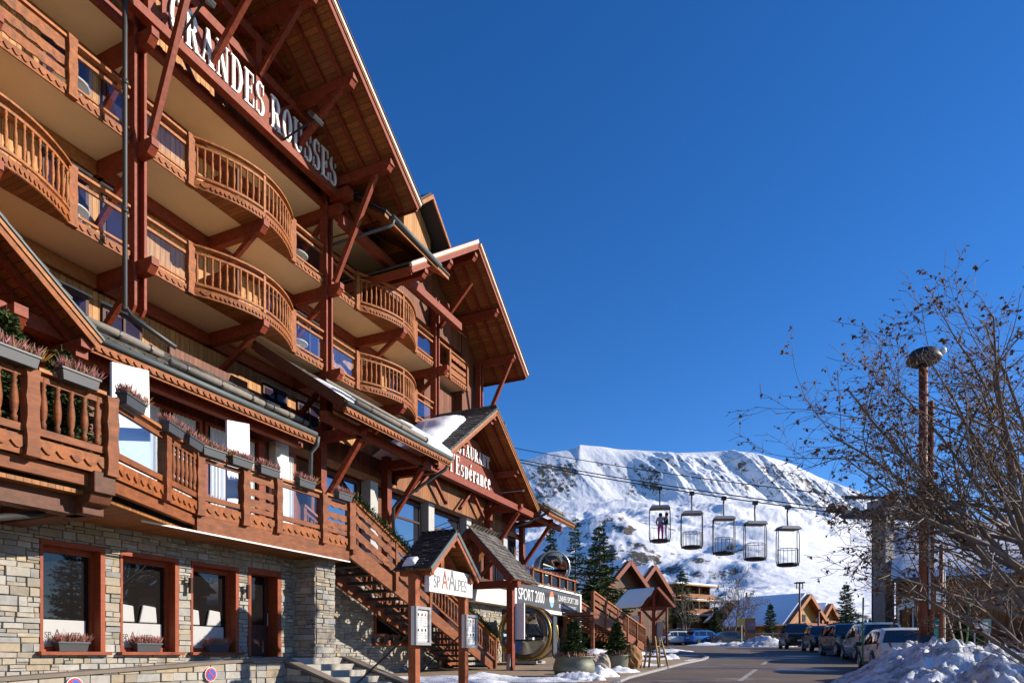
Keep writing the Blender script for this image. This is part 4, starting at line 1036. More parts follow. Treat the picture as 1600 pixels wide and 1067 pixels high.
# no-parking discs fixed to the retaining wall
M['sign_blue'] = m_plain('sign blue', (.02, .09, .42), .4, 0, .05); M['sign_red'] = m_plain('sign red', (.55, .03, .03), .4, 0, .05)
def noparking(px, py, label):
    u, z = huz(px, py, VR+.06); c = H(u, VR+.06, z)
    t = thing('parking_sign', c, label, 'sign', 'round signs on the low wall')
    def disc(r, d, mat, nm):
        mb = MB(); n = 28; mb.prism([c+VDIR*d+(UDIR*math.cos(2*math.pi*k/n)+ZDIR*math.sin(2*math.pi*k/n))*r for k in range(n)], VDIR*.006); mb.build(nm, M[mat], t)
    disc(.142, 0, 'white', 'plate'); disc(.13, .007, 'sign_red', 'red_rim'); disc(.10, .014, 'sign_blue', 'blue_disc')
    q = (UDIR*-1+ZDIR).normalized(); MB().beam(c+VDIR*.024+q*.1, c+VDIR*.024-q*.1, .028, .004, VDIR).build('red_bar', M['sign_red'], t)
noparking(329, 1053, 'round blue no-parking sign with red rim, whole, on the low stone wall')
noparking(116, 1071, 'round blue and red sign cut by the bottom edge, left on the low wall')

# ---- outside staircase up to the restaurant terrace
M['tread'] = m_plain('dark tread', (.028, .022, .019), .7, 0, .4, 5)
stair = thing('outdoor_staircase', H(20, -11.8, -.6), 'red timber outdoor staircase with open dark treads between terrace and pavement', 'staircase')
su0, su1, sz0, sz1 = 14.35, 22.9, 2.92, -.52
sl = (sz1-sz0)/(su1-su0); szf = lambda u: sz0+(u-su0)*sl
for v, nm in ((-11.1, 'stringer'), (-12.65, 'stringer')):
    MB().prism([H(su0, v, szf(su0)-.42), H(su1, v, szf(su1)-.12), H(su1, v, szf(su1)+.18), H(su0, v, szf(su0)+.06)], VDIR*-.08).build(nm, M['rail_red'], stair)
nt = 18
for i in range(1, nt):
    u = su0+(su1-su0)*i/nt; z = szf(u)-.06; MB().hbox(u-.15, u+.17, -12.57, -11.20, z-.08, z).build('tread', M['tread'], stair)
for v in (-11.06, -12.68):
    mid = 18.2
    ps = [su0+.05, 16.35, mid, 20.6, su1-.05] if v > -12 else [su0+.05, mid, su1-.05]
    for u in ps: MB().hbox(u-.06, u+.06, v-.06, v+.06, szf(u)-.3, szf(u)+1.06).build('post', M['rail_red'], stair)
    MB().beam(H(su0, v, szf(su0)+1.08), H(su1+.2, v, szf(su1+.2)+1.08), .16, .06).build('handrail', M['rail_light'], stair)
    if v > -12:
        mb = MB()
        for z0, z1 in ((.14, .38), (.52, .74), (.82, 1.02)):
            wplank(MB(), H(su0, v, szf(su0)), H(mid, v, szf(mid)), szf(su0)+z0, szf(su0)+z1, .035, .04).build('carved_plank', M['rail_red'], stair)
        pass
        rng_ = [mid+.12+k*.2 for k in range(int((su1-mid)/.2))]
    else: rng_ = [su0+.2+k*.26 for k in range(int((su1-su0)/.26))]
    mb = MB(); a = mid if v > -12 else su0
    mb.beam(H(a, v, szf(a)+.95), H(su1, v, szf(su1)+.95), .05, .07); mb.build('top_rail', M['rail_red'], stair); MB().beam(H(a, v, szf(a)+.30), H(su1, v, szf(su1)+.30), .05, .07).build('bottom_rail', M['rail_red'], stair)
    for u in rng_: baluster(H(u, v, szf(u)+.32), stair, M['rail_red'], .74, 1.1)
# garland on the handrails
gm = MB(); rnd = random.Random(4)
for v in (-11.1,):
    for k in range(4200):
        u = rnd.uniform(su0, su1); c = H(u, v+.10+rnd.gauss(0, .05), szf(u)+1.17+rnd.gauss(0, .05)); d = Vector((rnd.gauss(0, 1), rnd.gauss(0, 1), rnd.gauss(.3, 1))).normalized(); L = rnd.uniform(.08, .17)
        s = d.cross(Vector((rnd.random(), rnd.random(), rnd.random()))).normalized()*.014; p = c+d*.02; gm.add([p-s, p+d*L, p+s], [(0, 1, 2)])
gl = tag(gm.build('fir_garland', M['needle']), 'green fir garland wound along the red staircase handrail', 'garland')
# ================================================================= sign kiosk in front of the steps
M['post'] = m_wood('kiosk timber', (.30, .085, .03), .35, (1, 1, .25))
M['paper'] = m_plain('paper', (.74, .73, .70), .8, 0, .05, 9)
vk = -8.0; ka, kb = hu(647, vk), hu(724, vk); kc = (ka+kb)/2+.02
kiosk = thing('sign_kiosk', H(kc, vk, gz(13)), 'small timber sign kiosk with dark slate roof, white name board and two notice cases', 'kiosk')
for u in (ka, kb): MB().hbox(u-.095, u+.095, vk-.095, vk+.095, -1.5, 1.72).build('post', M['post'], kiosk, bevel=.012)
ez, az = 1.80, 2.74
for s in (-1, 1):
    hw = 1.13; sl_ = (az-ez)/hw; sd_ = (UDIR*-s+ZDIR*sl_).normalized(); nr = (UDIR*s*sl_+ZDIR).normalized(); L = hw*math.sqrt(1+sl_*sl_)
    a0, a1 = H(kc, -7.6, az), H(kc+s*hw, -7.6, ez)
    o = MB().prism([a0, a1, a1+nr*.04, a0+nr*.04], VDIR*-.9).build('roof', M['soffit_wood'], kiosk)
    mb = MB(); slates(mb, a1+nr*.042+VDIR*.02-sd_*.03, -VDIR, sd_, .94, L+.05, .15, .10, th=.012); mb.build('slates', M['slate_dark'], o)
    MB().prism([a0-nr*.10, a1-nr*.10, a1+nr*.0, a0+nr*.0], VDIR*.03).build('rake_board', M['post'], o)
    MB().prism([a0-nr*.01, a1-nr*.01, a1+nr*.075, a0+nr*.075], VDIR*.05).build('metal_flashing', M['zinc'], o)
    MB().hbox(kc+s*.93-.09, kc+s*.93+.09, -8.45, -7.66, 1.72, 1.86).build('purlin', M['post'], kiosk, bevel=.01)
    MB().beam(H(kc, -8.02, 2.5), H(kc+s*1.0, -8.02, 1.75), .1, .14, VDIR).build('rafter', M['post'], kiosk)
MB().hbox(kc-.09, kc+.09, -8.45, -7.66, 2.44, 2.60).build('ridge_beam', M['post'], kiosk, bevel=.01)
MB().hbox(kc-1.22, kc+1.22, -8.1, -7.93, 1.56, 1.72).build('tie_beam', M['post'], kiosk)
MB().hbox(kc-.07, kc+.07, -8.08, -7.95, 1.72, 2.45).build('king_post', M['post'], kiosk)
MB().prism([H(kc-.95, -8.3, 1.74), H(kc+.95, -8.3, 1.74), H(kc, -8.3, 2.55)], VDIR*-.03).build('back_boards', M['plank_dark'], kiosk)
bo = MB().hbox(kc-.93, kc+1.07, -7.86, -7.74, 1.37, 1.93).build('name_board', M['white'], kiosk)
M['copper'] = m_plain('copper red', (.40, .10, .04), .5); M['letter_grey'] = m_plain('letter grey', (.22, .22, .22), .5)
lx = kc-.76
for s, mt, dx, sc in (('SP', 'letter_grey', 0, 1), ('A', 'copper', .36, 1.5), ('n', 'letter_grey', .61, .5), ('A', 'letter_grey', .67, 1.72), ('LPES', 'letter_grey', .95, 1)):
    sans(s, H(lx+dx, -7.735, 1.475+(.20 if s == 'n' else 0)), .40*sc, bo, M[mt], xs=.74 if s != 'A' else .66, depth=.004)
sn = snow_lump('roof_snow', [H(kc-1.05, -8.35, 1.93), H(kc-.85, -8.35, 2.1), H(kc-.85, -8.0, 2.1), H(kc-1.05, -8.0, 1.93)], kiosk, .12, 2, 8)
for u, z0, z1 in ((ka, .20, 1.02), (kb, .16, .96)):
    ul, ur = u-.33, u+.27
    c = MB(); c.hbox(ul, ur, -7.87, -7.79, z0, z1); cs = c.build('notice_case', M['white'], kiosk, bevel=.006)
    for q0, q1, r0, r1 in ((ul, ur, z0, z0+.06), (ul, ur, z1-.06, z1), (ul, ul+.06, z0+.06, z1-.06), (ur-.06, ur, z0+.06, z1-.06)): MB().hbox(q0, q1, -7.79, -7.735, r0, r1).build('frame', M['steel'], cs)
    MB().hbox(ul+.06, ur-.06, -7.789, -7.785, z0+.06, z1-.06).build('backing', M['film'], cs)
    mb = MB()
    for i in range(3):
        for j in range(2): mb.hbox(u-.24+i*.145, u-.105+i*.145, -7.784, -7.780, z0+.09+j*.33, z0+.40+j*.33)
    mb.build('paper_sheet', M['paper'], cs)
    for i in range(3):
        for j in range(2):
            rr = random.Random(i+j*3); y0 = z0+.09+j*.33; mt_ = M['black'] if (i, j) != (2, 1) else M['sign_red']
            for k in range(3): MB().hbox(u-.22+i*.145, u-.22+i*.145+rr.uniform(.04, .09), -7.7795, -7.7785, y0+.05+k*.055, y0+.062+k*.055).build('print', mt_, cs)
            MB().hbox(u-.21+i*.145, u-.15+i*.145, -7.7795, -7.7785, y0+.2, y0+.26).build('print', mt_, cs)
MB().hbox(kb-.04, kb+.04, vk+.096, vk+.10, .80, .92).build('tag', M['paper'], kiosk)
for u in (ka, kb): MB().path([H(u-.02, vk-.1, .45), H(u-.1, vk-1.9, -1.0)], .022, 6).build('tie_rod', M['black'], kiosk)

# ================================================================= porch at the foot of the stairs
pg_ = gz(24)
porch = thing('timber_porch', H(22.6, -11.6, pg_), 'open timber porch with weathered slate roof at the foot of the hotel staircase', 'porch')
pc, pa, pe = -11.62, 4.50, 2.62
for v in (-10.2, -13.0):
    MB().hbox(22.25, 22.5, v-.12, v+.12, pg_-.1, 2.45).build('post', M['beam'], porch, bevel=.015)
    MB().prism([H(22.1, v-.06, pg_), H(22.25, v-.06, pg_), H(22.25, v-.06, pg_+.6)], VDIR*.12).build('steel_foot', M['steel'], porch)
MB().hbox(22.2, 22.5, -13.3, -9.85, 2.40, 2.66).build('tie_beam', M['beam'], porch)
MB().hbox(22.28, 22.44, -11.72, -11.52, 2.66, 4.2).build('king_post', M['beam'], porch)
for s in (-1, 1):
    hw = 1.75; sl_ = (pa-pe)/hw; sd_ = (VDIR*-s+ZDIR*sl_).normalized(); nr = (VDIR*s*sl_+ZDIR).normalized(); L = hw*math.sqrt(1+sl_*sl_)
    a0, a1 = H(21.85, pc, pa), H(21.85, pc+s*hw, pe)
    o = MB().prism([a0, a1, a1+nr*.05, a0+nr*.05], UDIR*2.3).build('roof', M['soffit_wood'], porch)
    mb = MB(); slates(mb, a1+nr*.052, UDIR, sd_, 2.32, L+.06, .24, .2); mb.build('slates', M['slate'], o)
    MB().prism([a0-nr*.16, a1-nr*.16, a1+nr*.03, a0+nr*.03], UDIR*-.04).build('rake_board', M['beam'], o)
    MB().prism([a0+nr*.031, a1+nr*.031, a1+nr*.09, a0+nr*.09], UDIR*-.05).build('flashing', M['pipe_dark'], o)
    MB().beam(H(22.35, pc+s*.1, 4.15), H(22.35, pc+s*1.5, 2.66), .14, .2, UDIR).build('rafter', M['beam'], porch)
    MB().beam(H(22.35, pc+s*.1, 2.75), H(22.35, pc+s*.75, 3.4), .1, .14, UDIR).build('brace', M['beam'], porch)
    MB().hbox(21.95, 24.1, pc+s*1.42-.09, pc+s*1.42+.09, 2.66, 2.85).build('purlin', M['beam'], porch)
board = MB().hbox(22.55, 22.62, -10.4, -9.75, .55, 1.85).build('notice_board', M['white'], porch)

# ================================================================= sports shop under the walkway
shop = thing('sports_shop', H(30, -12.4, gz(28)), 'ski rental shop front with long dark fascia sign below the hotel walkway', 'shop')
SV = -12.0; s0, s1 = hu(806, SV), hu(906, SV)
MB().hbox(22.9, s1+.6, -18, -12.6, -1.0, 2.7).build('wall', M['white_wall'], shop)
mb = MB(); stone_wall(mb, H(23, -12.58), UDIR, 3.6, -.7, 2.1, VDIR, (), 31); mb.build('stonework', M['stone'], shop)
MB().hbox(23, s0-.2, -12.6, SV-.05, 2.05, 2.95).build('cream_band', M['white_wall'], shop)
sg = MB().hbox(s0, s1-.15, SV-.12, SV, 2.16, 3.16).build('fascia_sign', M['anthracite'], shop)
mb = MB(); mb.hbox(s0-.12, s1+.1, SV-.2, SV+.06, 3.165, 3.26); mb.hbox(s1-.14, s1+.1, SV-.2, SV+.06, gz(33), 3.16); mb.hbox(s0-.2, s0-.02, SV-.2, SV+.05, 2.1, 3.16); mb.hbox(s0, s1-.15, SV-.18, SV+.02, 1.98, 2.15); mb.build('white_trim', M['white'], shop)
W2 = s1-s0
sans('SPORT 2000', H(s0+.25, SV+.005, 2.42), .74, sg, M['letter'], xs=(W2*.34)/(.74*5.0), depth=.004)
sans("l'UNIVER SPORT 2000", H(s0+W2*.60, SV+.005, 2.68), .42, sg, M['letter'], xs=(W2*.35)/(.42*8.9), depth=.004)
sans('BY LES GRANDES ROUSSES', H(s0+W2*.62, SV+.005, 2.34), .26, sg, M['letter'], xs=(W2*.30)/(.26*11.6), depth=.004)
cb = H(s0+W2*.50, SV+.004, 2.68)
for k, (lo, hi, mt) in enumerate(((.35, 1.0, 'orange'), (-.35, .30, 'letter'), (-1.0, -.40, 'sky'))):
    if mt == 'orange': M['orange'] = m_plain('orange', (.72, .17, .05), .5); 
    if mt == 'sky': M['sky'] = m_plain('sky blue', (.22, .42, .60), .5)
    pts = []; n = 10
    for i in range(n+1): y = lo+(hi-lo)*i/n; pts.append((math.sqrt(max(0, 1-y*y)), y))
    pts = pts+[(-x, y) for x, y in reversed(pts)]
    MB().prism([cb+UDIR*x*.30+ZDIR*y*.40 for x, y in pts], VDIR*.008).build('emblem', M[mt], sg)
for i in range(4):
    u = s0+.9+i*2.2; MB().path([H(u, SV, 3.2), H(u, SV+.3, 3.32), H(u, SV+.36, 3.22)], .025, 6).build('spot_lamp', M['white'], shop)
for a, b in ((26.7, 29.4), (29.7, 32.0), (32.3, s1-.2)):
    f = MB().hbox(a, b, -12.62, -12.52, -.5, 1.95).build('shop_window', M['frame_dark'], shop); MB().hbox(a+.12, b-.12, -12.52, -12.50, -.3, 1.8).build('pane', M['window'], f)
MB().hbox(29.45, 29.65, -12.6, -12.3, -.5, 2.0).build('pillar', M['white'], shop); MB().hbox(32.05, 32.25, -12.6, -12.3, -.5, 2.0).build('pillar', M['white'], shop)
# glazed balustrade above the sign
ba = thing('walkway_balustrade', H(31, -12.0, 3.28), 'red timber balustrade with glass fields above the dark shop sign', 'balustrade')
b0, b1 = hu(832, -12.05), hu(897, -12.05); n = 5
for k in range(n+1):
    u = b0+(b1-b0)*k/n; MB().hbox(u-.07, u+.07, -12.15, -12.0, 3.265, 3.86).build('post', M['rail_red'], ba)
    if k < n: MB().hbox(u+.08, u+(b1-b0)/n-.08, -12.09, -12.07, 3.38, 3.80).build('glass_panel', M['window'], ba)
MB().hbox(b0-.1, b1+.5, -12.2, -11.95, 3.865, 3.93).build('handrail', M['rail_light'], ba); MB().hbox(b0, b1, -12.13, -12.03, 3.27, 3.36).build('rail', M['rail_red'], ba)
rnd = random.Random(12)
mb = MB()
for k in range(420):
    u = rnd.uniform(b0-.5, b1-1.2); c = H(u, -12.2+rnd.uniform(-.1, .1), 3.9); d = Vector((rnd.gauss(0, .5), rnd.gauss(0, .5), 1)).normalized(); s = Vector((d.y, -d.x, .1)).normalized()*.02; mb.add([c-s, c+d*rnd.uniform(.15, .32), c+s], [(0, 1, 2)])
tag(mb.build('walkway_heather', M['heather']), 'low brown and red heather along the walkway balustrade', 'heather', kind='stuff')

# ---- old lift cabins used as little rooms
M['gold'] = m_plain('gold paint', (.42, .23, .035), .35, .6, .1, 4); M['alu'] = m_plain('brushed aluminium', (.50, .50, .48), .32, .9, .12, 3)
M['cabin_glass'] = m_glass_dark('cabin glass', (.012, .013, .016), .25)
def oval(cx, cz, rx, rz, n=40, e=2.05): return [(cx+rx*math.copysign(abs(math.cos(t))**(2/e), math.cos(t)), cz+rz*math.copysign(abs(math.sin(t))**(2/e), math.sin(t))) for t in [2*math.pi*i/n for i in range(n)]]
def egg_cabin(loc, rz, label, ring, sc=1.0, group=None):
    t = thing('lift_cabin', loc, label, 'lift cabin', group, rz); n = 40; st_ = [(-.72, .80), (-.62, .94), (-.45, 1.0), (.45, 1.0), (.62, .94), (.72, .80)]
    def shell(name, mat, lo, hi, grow):
        mb = MB()
        for x, k in st_:
            for y, z in oval(0, 1.28, 1.10*k*grow, 1.12*k*grow, n): mb.v.append((x*sc*(1.0 if grow == 1 else 1.01), y*sc, z*sc))
        for i in range(len(st_)-1):
            for j in range(n):
                zm = 1.28+1.12*math.sin(2*math.pi*(j+.5)/n)
                if lo <= zm < hi: o = i*n; j2 = (j+1) % n; mb.f.append((o+j, o+j2, o+n+j2, o+n+j))
        for e_, x in ((0, 0), (len(st_)-1, 0)):
            ring_ = [e_*n+j for j in range(n)]; zz = [mb.v[q][2]/sc for q in ring_]
            lst = [q for q, z in zip(ring_, zz) if lo-.02 <= z <= hi+.02]
            if len(lst) > 2: mb.f.append(tuple(lst))
        return mb.build(name, mat, t, local=True, smooth=True)
    shell('body', M['alu'], -1, 1.05, 1); shell('glazing', M['cabin_glass'], 1.05, 2.2, 1); shell('roof', M['zinc'], 2.2, 9, 1)
    for x in ((-.56, .56) if ring == 'gold' else (-.60, -.22, .22, .60)):
        pts = [Vector((x*sc, y*sc, z*sc)) for y, z in oval(0, 1.28, 1.12, 1.14, n)]; MB().path(pts+[pts[0]], .05*sc, 8, False).build('hoop', M[ring], t, local=True, smooth=True)
    mb = MB(); mb.box(-.7*sc, .7*sc, -.55*sc, .55*sc, -.65 if ring == 'alu' else 0, .12*sc); mb.build('base', M['concrete'], t, local=True)
    mb = MB(); mb.box(-.3*sc, .3*sc, -1.17*sc, -1.10*sc, .3*sc, 2.0*sc); mb.build('door', M['anthracite'], t, local=True)
    MB().box(-.4*sc, .4*sc, .2*sc, .7*sc, .9*sc, 1.1*sc).build('seat', M['curtain'], t, local=True)
    return t
q = gpy(826, 28.2, .0); egg_cabin((q.x, q.y, q.z), math.atan2(UDIR.y, UDIR.x)+R(6), 'round glazed lift cabin with golden hoops standing on the paving by the shop door', 'gold', .97)
q = at(862, 893, 36.5); t = egg_cabin((q.x, q.y, 3.62), math.atan2(UDIR.y, UDIR.x)+R(40), 'silver glazed lift cabin standing up on the hotel walkway behind heather', 'alu', .76)

# ================================================================= second staircase, snow roofed kiosk
st2 = thing('outdoor_staircase', H(38, -11, gz(38)), 'red timber outdoor staircase with snowy stringers beyond the shop, leading down to the street', 'staircase')
a0, a1, b0, b1 = 33.3, 44.5, 2.05, gz(46)+.25; sl2 = (b1-b0)/(a1-a0); f2 = lambda u: b0+(u-a0)*sl2
for v in (-10.6, -12.1):
    MB().prism([H(a0, v, f2(a0)-.35), H(a1, v, f2(a1)-.3), H(a1, v, f2(a1)+.15), H(a0, v, f2(a0)+.25)], VDIR*-.08).build('stringer', M['rail_red'], st2)
    for k in range(6): u = a0+(a1-a0)*k/5; MB().hbox(u-.09, u+.09, v-.08, v+.08, f2(u)-.4 if k else gz(34), f2(u)+1.15).build('post', M['rail_red'], st2)
    MB().beam(H(a0, v, f2(a0)+1.15), H(a1, v, f2(a1)+1.15), .18, .08).build('handrail', M['rail_light'], st2)
    mb = MB()
    for z0, z1 in ((.12, .36), (.48, .70), (.80, 1.05)): wplank(MB(), H(a0, v, f2(a0)), H((a0+a1)/2, v, f2((a0+a1)/2)), f2(a0)+z0, f2(a0)+z1).build('carved_plank', M['rail_red'], st2)
    pass
    for k in range(18 if v > -12 else 0): u = (a0+a1)/2+.3+k*.3; baluster(H(u, v, f2(u)+.2), st2, M['rail_red'], 1.0, 1.3)
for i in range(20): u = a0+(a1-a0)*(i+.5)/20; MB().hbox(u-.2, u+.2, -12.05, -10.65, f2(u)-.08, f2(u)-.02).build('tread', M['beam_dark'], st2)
MB().hbox(32.6, 33.6, -14, -10.5, 2.0, 2.12).build('landing', M['beam_dark'], st2)

kc2 = gpy(1022, 46.5); kz = kc2.z
k2 = thing('notice_kiosk', kc2, 'timber notice kiosk with blue-shaded snow on its roof at the end of the pavement', 'kiosk')
ku, kv = Vector((.92, -.39, 0)), Vector((-.62, .78, 0)).normalized()      # across the gable, and back along the ridge
kr = lambda a, b, z: kc2+ku*a+kv*b+up(z)
for a, b in ((0, .0), (-.65, 2.1), (.65, 2.1)): MB().beam(kr(a, b, -.3), kr(a, b, 2.7), .24, .24).build('post', M['beam'], k2)
MB().beam(kr(0, -.02, 2.7), kr(0, -.02, 4.0), .2, .2).build('king_post', M['beam'], k2); MB().beam(kr(-.9, 0, 2.82), kr(.9, 0, 2.82), .2, .26).build('tie_beam', M['beam'], k2)
for s in (-1, 1):
    a, b = kr(0, -.35, 4.25), kr(s*1.14, -.35, 2.90); nr = (b-a).cross(kv).normalized(); nr = nr if nr.z > 0 else -nr
    o = MB().prism([a, b, b+nr*.08, a+nr*.08], kv*2.7).build('roof', M['beam_dark'], k2)
    MB().prism([a-nr*.2, b-nr*.2, b+nr*.03, a+nr*.03], kv*-.06).build('rake_board', M['beam'], o)
    snow_lump('roof_snow', [b+nr*.085, b+nr*.085+kv*2.7, a+nr*.085+kv*2.7, a+nr*.085], o, .22, s+4, 10, edge=.08)
    MB().beam(kr(s*.1, 0, 2.0), kr(s*.75, 0, 2.72), .12, .16).build('brace', M['beam'], k2)
MB().prism([kr(-1.1, 1.2, .9), kr(-.1, 1.2, .9), kr(-.1, 1.2, 2.4), kr(-1.1, 1.2, 2.4)], kv*.06).build('map_board', M['white_wall'], k2)
MB().prism([kr(.35, .2, .6), kr(.75, .2, .6), kr(.75, .2, 1.9), kr(.35, .2, 1.9)], kv*.06).build('notice_case', M['steel'], k2)

# ================================================================= planters, boulders, rustic stand
def spruce(name, loc, h, r, label, cat='tree', group=None, seed=1, dens=1.0, mat='needle', trunk_r=.12, base=.08, size=1.0, droop=.25, snow=False):
    rnd = random.Random(seed); t = thing(name, loc, label, cat, group)
    MB().path([(0, 0, -.2), (0, 0, h*.5), (0, 0, h*.98)], [trunk_r, trunk_r*.6, .012], 7).build('trunk', M['bark'], t, local=True, smooth=True)
    mb = MB(); z = h*base
    def needle(p, q, w):
        s = (q-p).cross(Vector((rnd.gauss(0, 1), rnd.gauss(0, 1), rnd.gauss(0, 1)))).normalized()*w; m = p.lerp(q, .45)
        mb.add([p, m-s, q, m+s], [(0, 1, 2, 3)])
    while z < h*.97:
        k = (z-h*base)/(h*(1-base)); rad = r*(1-k)**.8*rnd.uniform(.78, 1.15)+.015*h; nb = max(5, int((8*(1-k)+5)*dens)); a0 = rnd.random()*6.28
        for b in range(nb):
            a = a0+6.283*b/nb+rnd.uniform(-.3, .3); L = rad*rnd.uniform(.62, 1.15); dr = droop*rnd.uniform(.4, 1.4)*(1-k*.8); z0 = z+rnd.uniform(-.03, .03)*h
            d = Vector((math.cos(a), math.sin(a), 0)); o = Vector((0, 0, z0)); tip = o+d*L+up(L*(.25-dr)); side = Vector((-d.y, d.x, 0))
            mb.path([o, o.lerp(tip, .5)+up(-.03*L), tip], [.012*size, .008*size, .003], 3, False)
            ns = max(4, int(L/(.085*size)))
            for i in range(ns):
                f = (i+.7)/ns; p = o.lerp(tip, f)+up(-.12*L*f*(1-f)); ln = min(.42*L*(1.05-f)+.07*size, .8*size)*rnd.uniform(.7, 1.25)
                for s in (-1, 1):
                    dd = (side*s*rnd.uniform(.6, 1.1)+d*rnd.uniform(.35, .9)+up(rnd.uniform(-.45, .2))).normalized(); q = p+dd*ln
                    nn = 1 if ln < .16*size else 2 if ln < .35*size else 3
                    for m in range(nn):
                        f0 = m/nn; needle(p.lerp(q, f0*.85), p.lerp(q, f0*.85)+(dd*(ln/nn*1.5)+Vector((rnd.gauss(0, .12), rnd.gauss(0, .12), rnd.gauss(-.06, .12)))*ln), .028*size*rnd.uniform(.7, 1.5))
                if rnd.random() < .45: needle(p, p+(d*.6+up(rnd.uniform(.3, 1.0))).normalized()*.10*size, .022*size)
            needle(tip-d*.10*size, tip+d*.10*size, .03*size)
        z += max(.04*size, h*(.040-.018*k))*rnd.uniform(.8, 1.2)
    for _ in range(14): q = Vector((0, 0, h*rnd.uniform(.9, 1.0))); a = rnd.random()*6.28; needle(q, q+Vector((math.cos(a)*.10*size, math.sin(a)*.10*size, .08*size)), .02*size)
    mb.path([(0, 0, h*.9), (0, 0, h*1.04)], [.02*size, .004], 4)
    mb.build('crown', M[mat], t, local=True); return t
M['bronze'] = m_plain('weathered zinc tub', (.16, .17, .13), .6, .35, .55, 3.5, .2)
def tub(px, py, Y, r, h, label, prof):
    q = gpy(px, Y, .02); t = thing('planter_tub', q, label, 'planter', 'metal planters on the pavement')
    MB().lathe([(p*r, z*h) for p, z in prof]+[(prof[-1][0]*r*.9, h*.98), (prof[-1][0]*r*.88, h*.9), (.01, h*.88)], 28).build('tub', M['bronze'], t, local=True, smooth=True)
    mb = MB(); rnd = random.Random(int(px)); 
    for _ in range(420):
        a = rnd.uniform(0, 6.283); rr = r*math.sqrt(rnd.uniform(.3, .95)); x, y = rr*math.cos(a), rr*math.sin(a); hh_ = rnd.uniform(.08, .24); s = Vector((rnd.uniform(-1, 1), rnd.uniform(-1, 1), 0)).normalized()*.02
        p = Vector((x, y, h*.9)); mb.add([p-s, p+Vector((rnd.uniform(-.1, .1), rnd.uniform(-.1, .1), hh_)), p+s], [(0, 1, 2)])
    mb.build('heather', M['heather'], t, local=True); return q
TA = 21.3; qa = tub(897, 0, TA, .66, .62, 'wide bulging grey metal planter nearest the road, with snow and yellow heather', [(.72, 0), (.9, .08), (1.0, .35), (.97, .62), (.88, .82), (.96, .95), (1.0, 1)])
spruce('potted_fir', qa+up(.55), 1.2, .46, 'small green fir growing in the wide bulging planter', 'fir', 'firs in the pavement planters', 5, .85, size=.8, trunk_r=.03, base=.02)
TB = 24.5; qb = tub(964, 0, TB, .42, .52, 'smaller straight-sided grey metal planter beside the orange boulder', [(.9, 0), (.92, .05), (1.0, .9), (1.04, .95), (1.04, 1)])
spruce('potted_fir', qb+up(.5), 1.2, .46, 'small green fir growing in the smaller straight planter', 'fir', 'firs in the pavement planters', 6, .85, size=.8, trunk_r=.03, base=.02)
def boulder(name, loc, s, label, cols, seed):
    mb = MB(); n, m = 18, 12; o = Vector(loc)
    for i in range(m+1):
        th = math.pi*i/m
        for j in range(n):
            ph = 2*math.pi*j/n; d = Vector((math.sin(th)*math.cos(ph), math.sin(th)*math.sin(ph), math.cos(th)))
            k = .62+.75*float(fbm(d.x*1.6+seed, d.y*1.6+d.z*1.3+seed*3, 4)); k = round(k*9)/9*.6+k*.4
            mb.v.append((d.x*s[0]*k, d.y*s[1]*k, max(-.15, d.z*s[2]*k+s[2]*.45)))
    for i in range(m):
        for j in range(n): j2 = (j+1) % n; mb.f.append((i*n+j, (i+1)*n+j, (i+1)*n+j2, i*n+j2))
    b = mb.build(name, m_plain(label, cols, .95, 0, .45, 5, .7), None); b.location = o; return tag(b, label, 'boulder', 'boulders on the pavement')
boulder('boulder', gpy(934, 22.6, .0), (.40, .36, .50), 'pale grey boulder between the two metal planters', (.36, .30, .23), 2)
boulder('boulder', gpy(986, 25.6, .0), (.42, .36, .60), 'orange-brown pointed boulder right of the smaller planter', (.34, .17, .07), 9)
rs = thing('log_stand', gpy(1022, 25.8), 'rustic stand of pale wooden poles with four slanted legs on the pavement', 'log stand')
b = gpy(1022, 25.8); X, Yv = Vector((1, 0, 0)), Vector((0, 1, 0))
M['pale_log'] = m_wood('pale debarked pole', (.36, .25, .12), .35, (1, 1, .4), .8)
for (x0, y0, x1, y1, h) in ((-.42, -.2, -.26, -.05, .78), (-.14, .3, -.12, .05, .75), (.12, -.25, .02, -.05, 1.18), (.50, -.2, .24, .0, 1.15), (.28, .3, .2, .05, 1.1)):
    MB().path([b+X*x0+Yv*y0, b+X*x1+Yv*y1+up(h)], [.042, .034], 7).build('leg', M['pale_log'], rs, smooth=True)
for (x0, z0, x1, z1, y) in ((-.4, .40, .42, .42, -.06), (-.34, .76, .30, .80, -.03), (-.38, .44, .44, .40, .12), (.02, 1.0, .30, 1.02, -.02)):
    MB().path([b+X*x0+Yv*y+up(z0), b+X*x1+Yv*y+up(z1)], .036, 7).build('crossbar', M['pale_log'], rs, smooth=True)
rnd = random.Random(3); mb = MB()
for _ in range(160):
    p = b+X*rnd.uniform(-.3, 0)+Yv*rnd.uniform(-.1, .1)+up(rnd.uniform(.45, .9)); mb.path([p, p+Vector((rnd.uniform(-.12, .12), rnd.uniform(-.1, .1), rnd.uniform(.0, .22)))], .006, 3)
mb.build('twigs', M['bark'], rs)

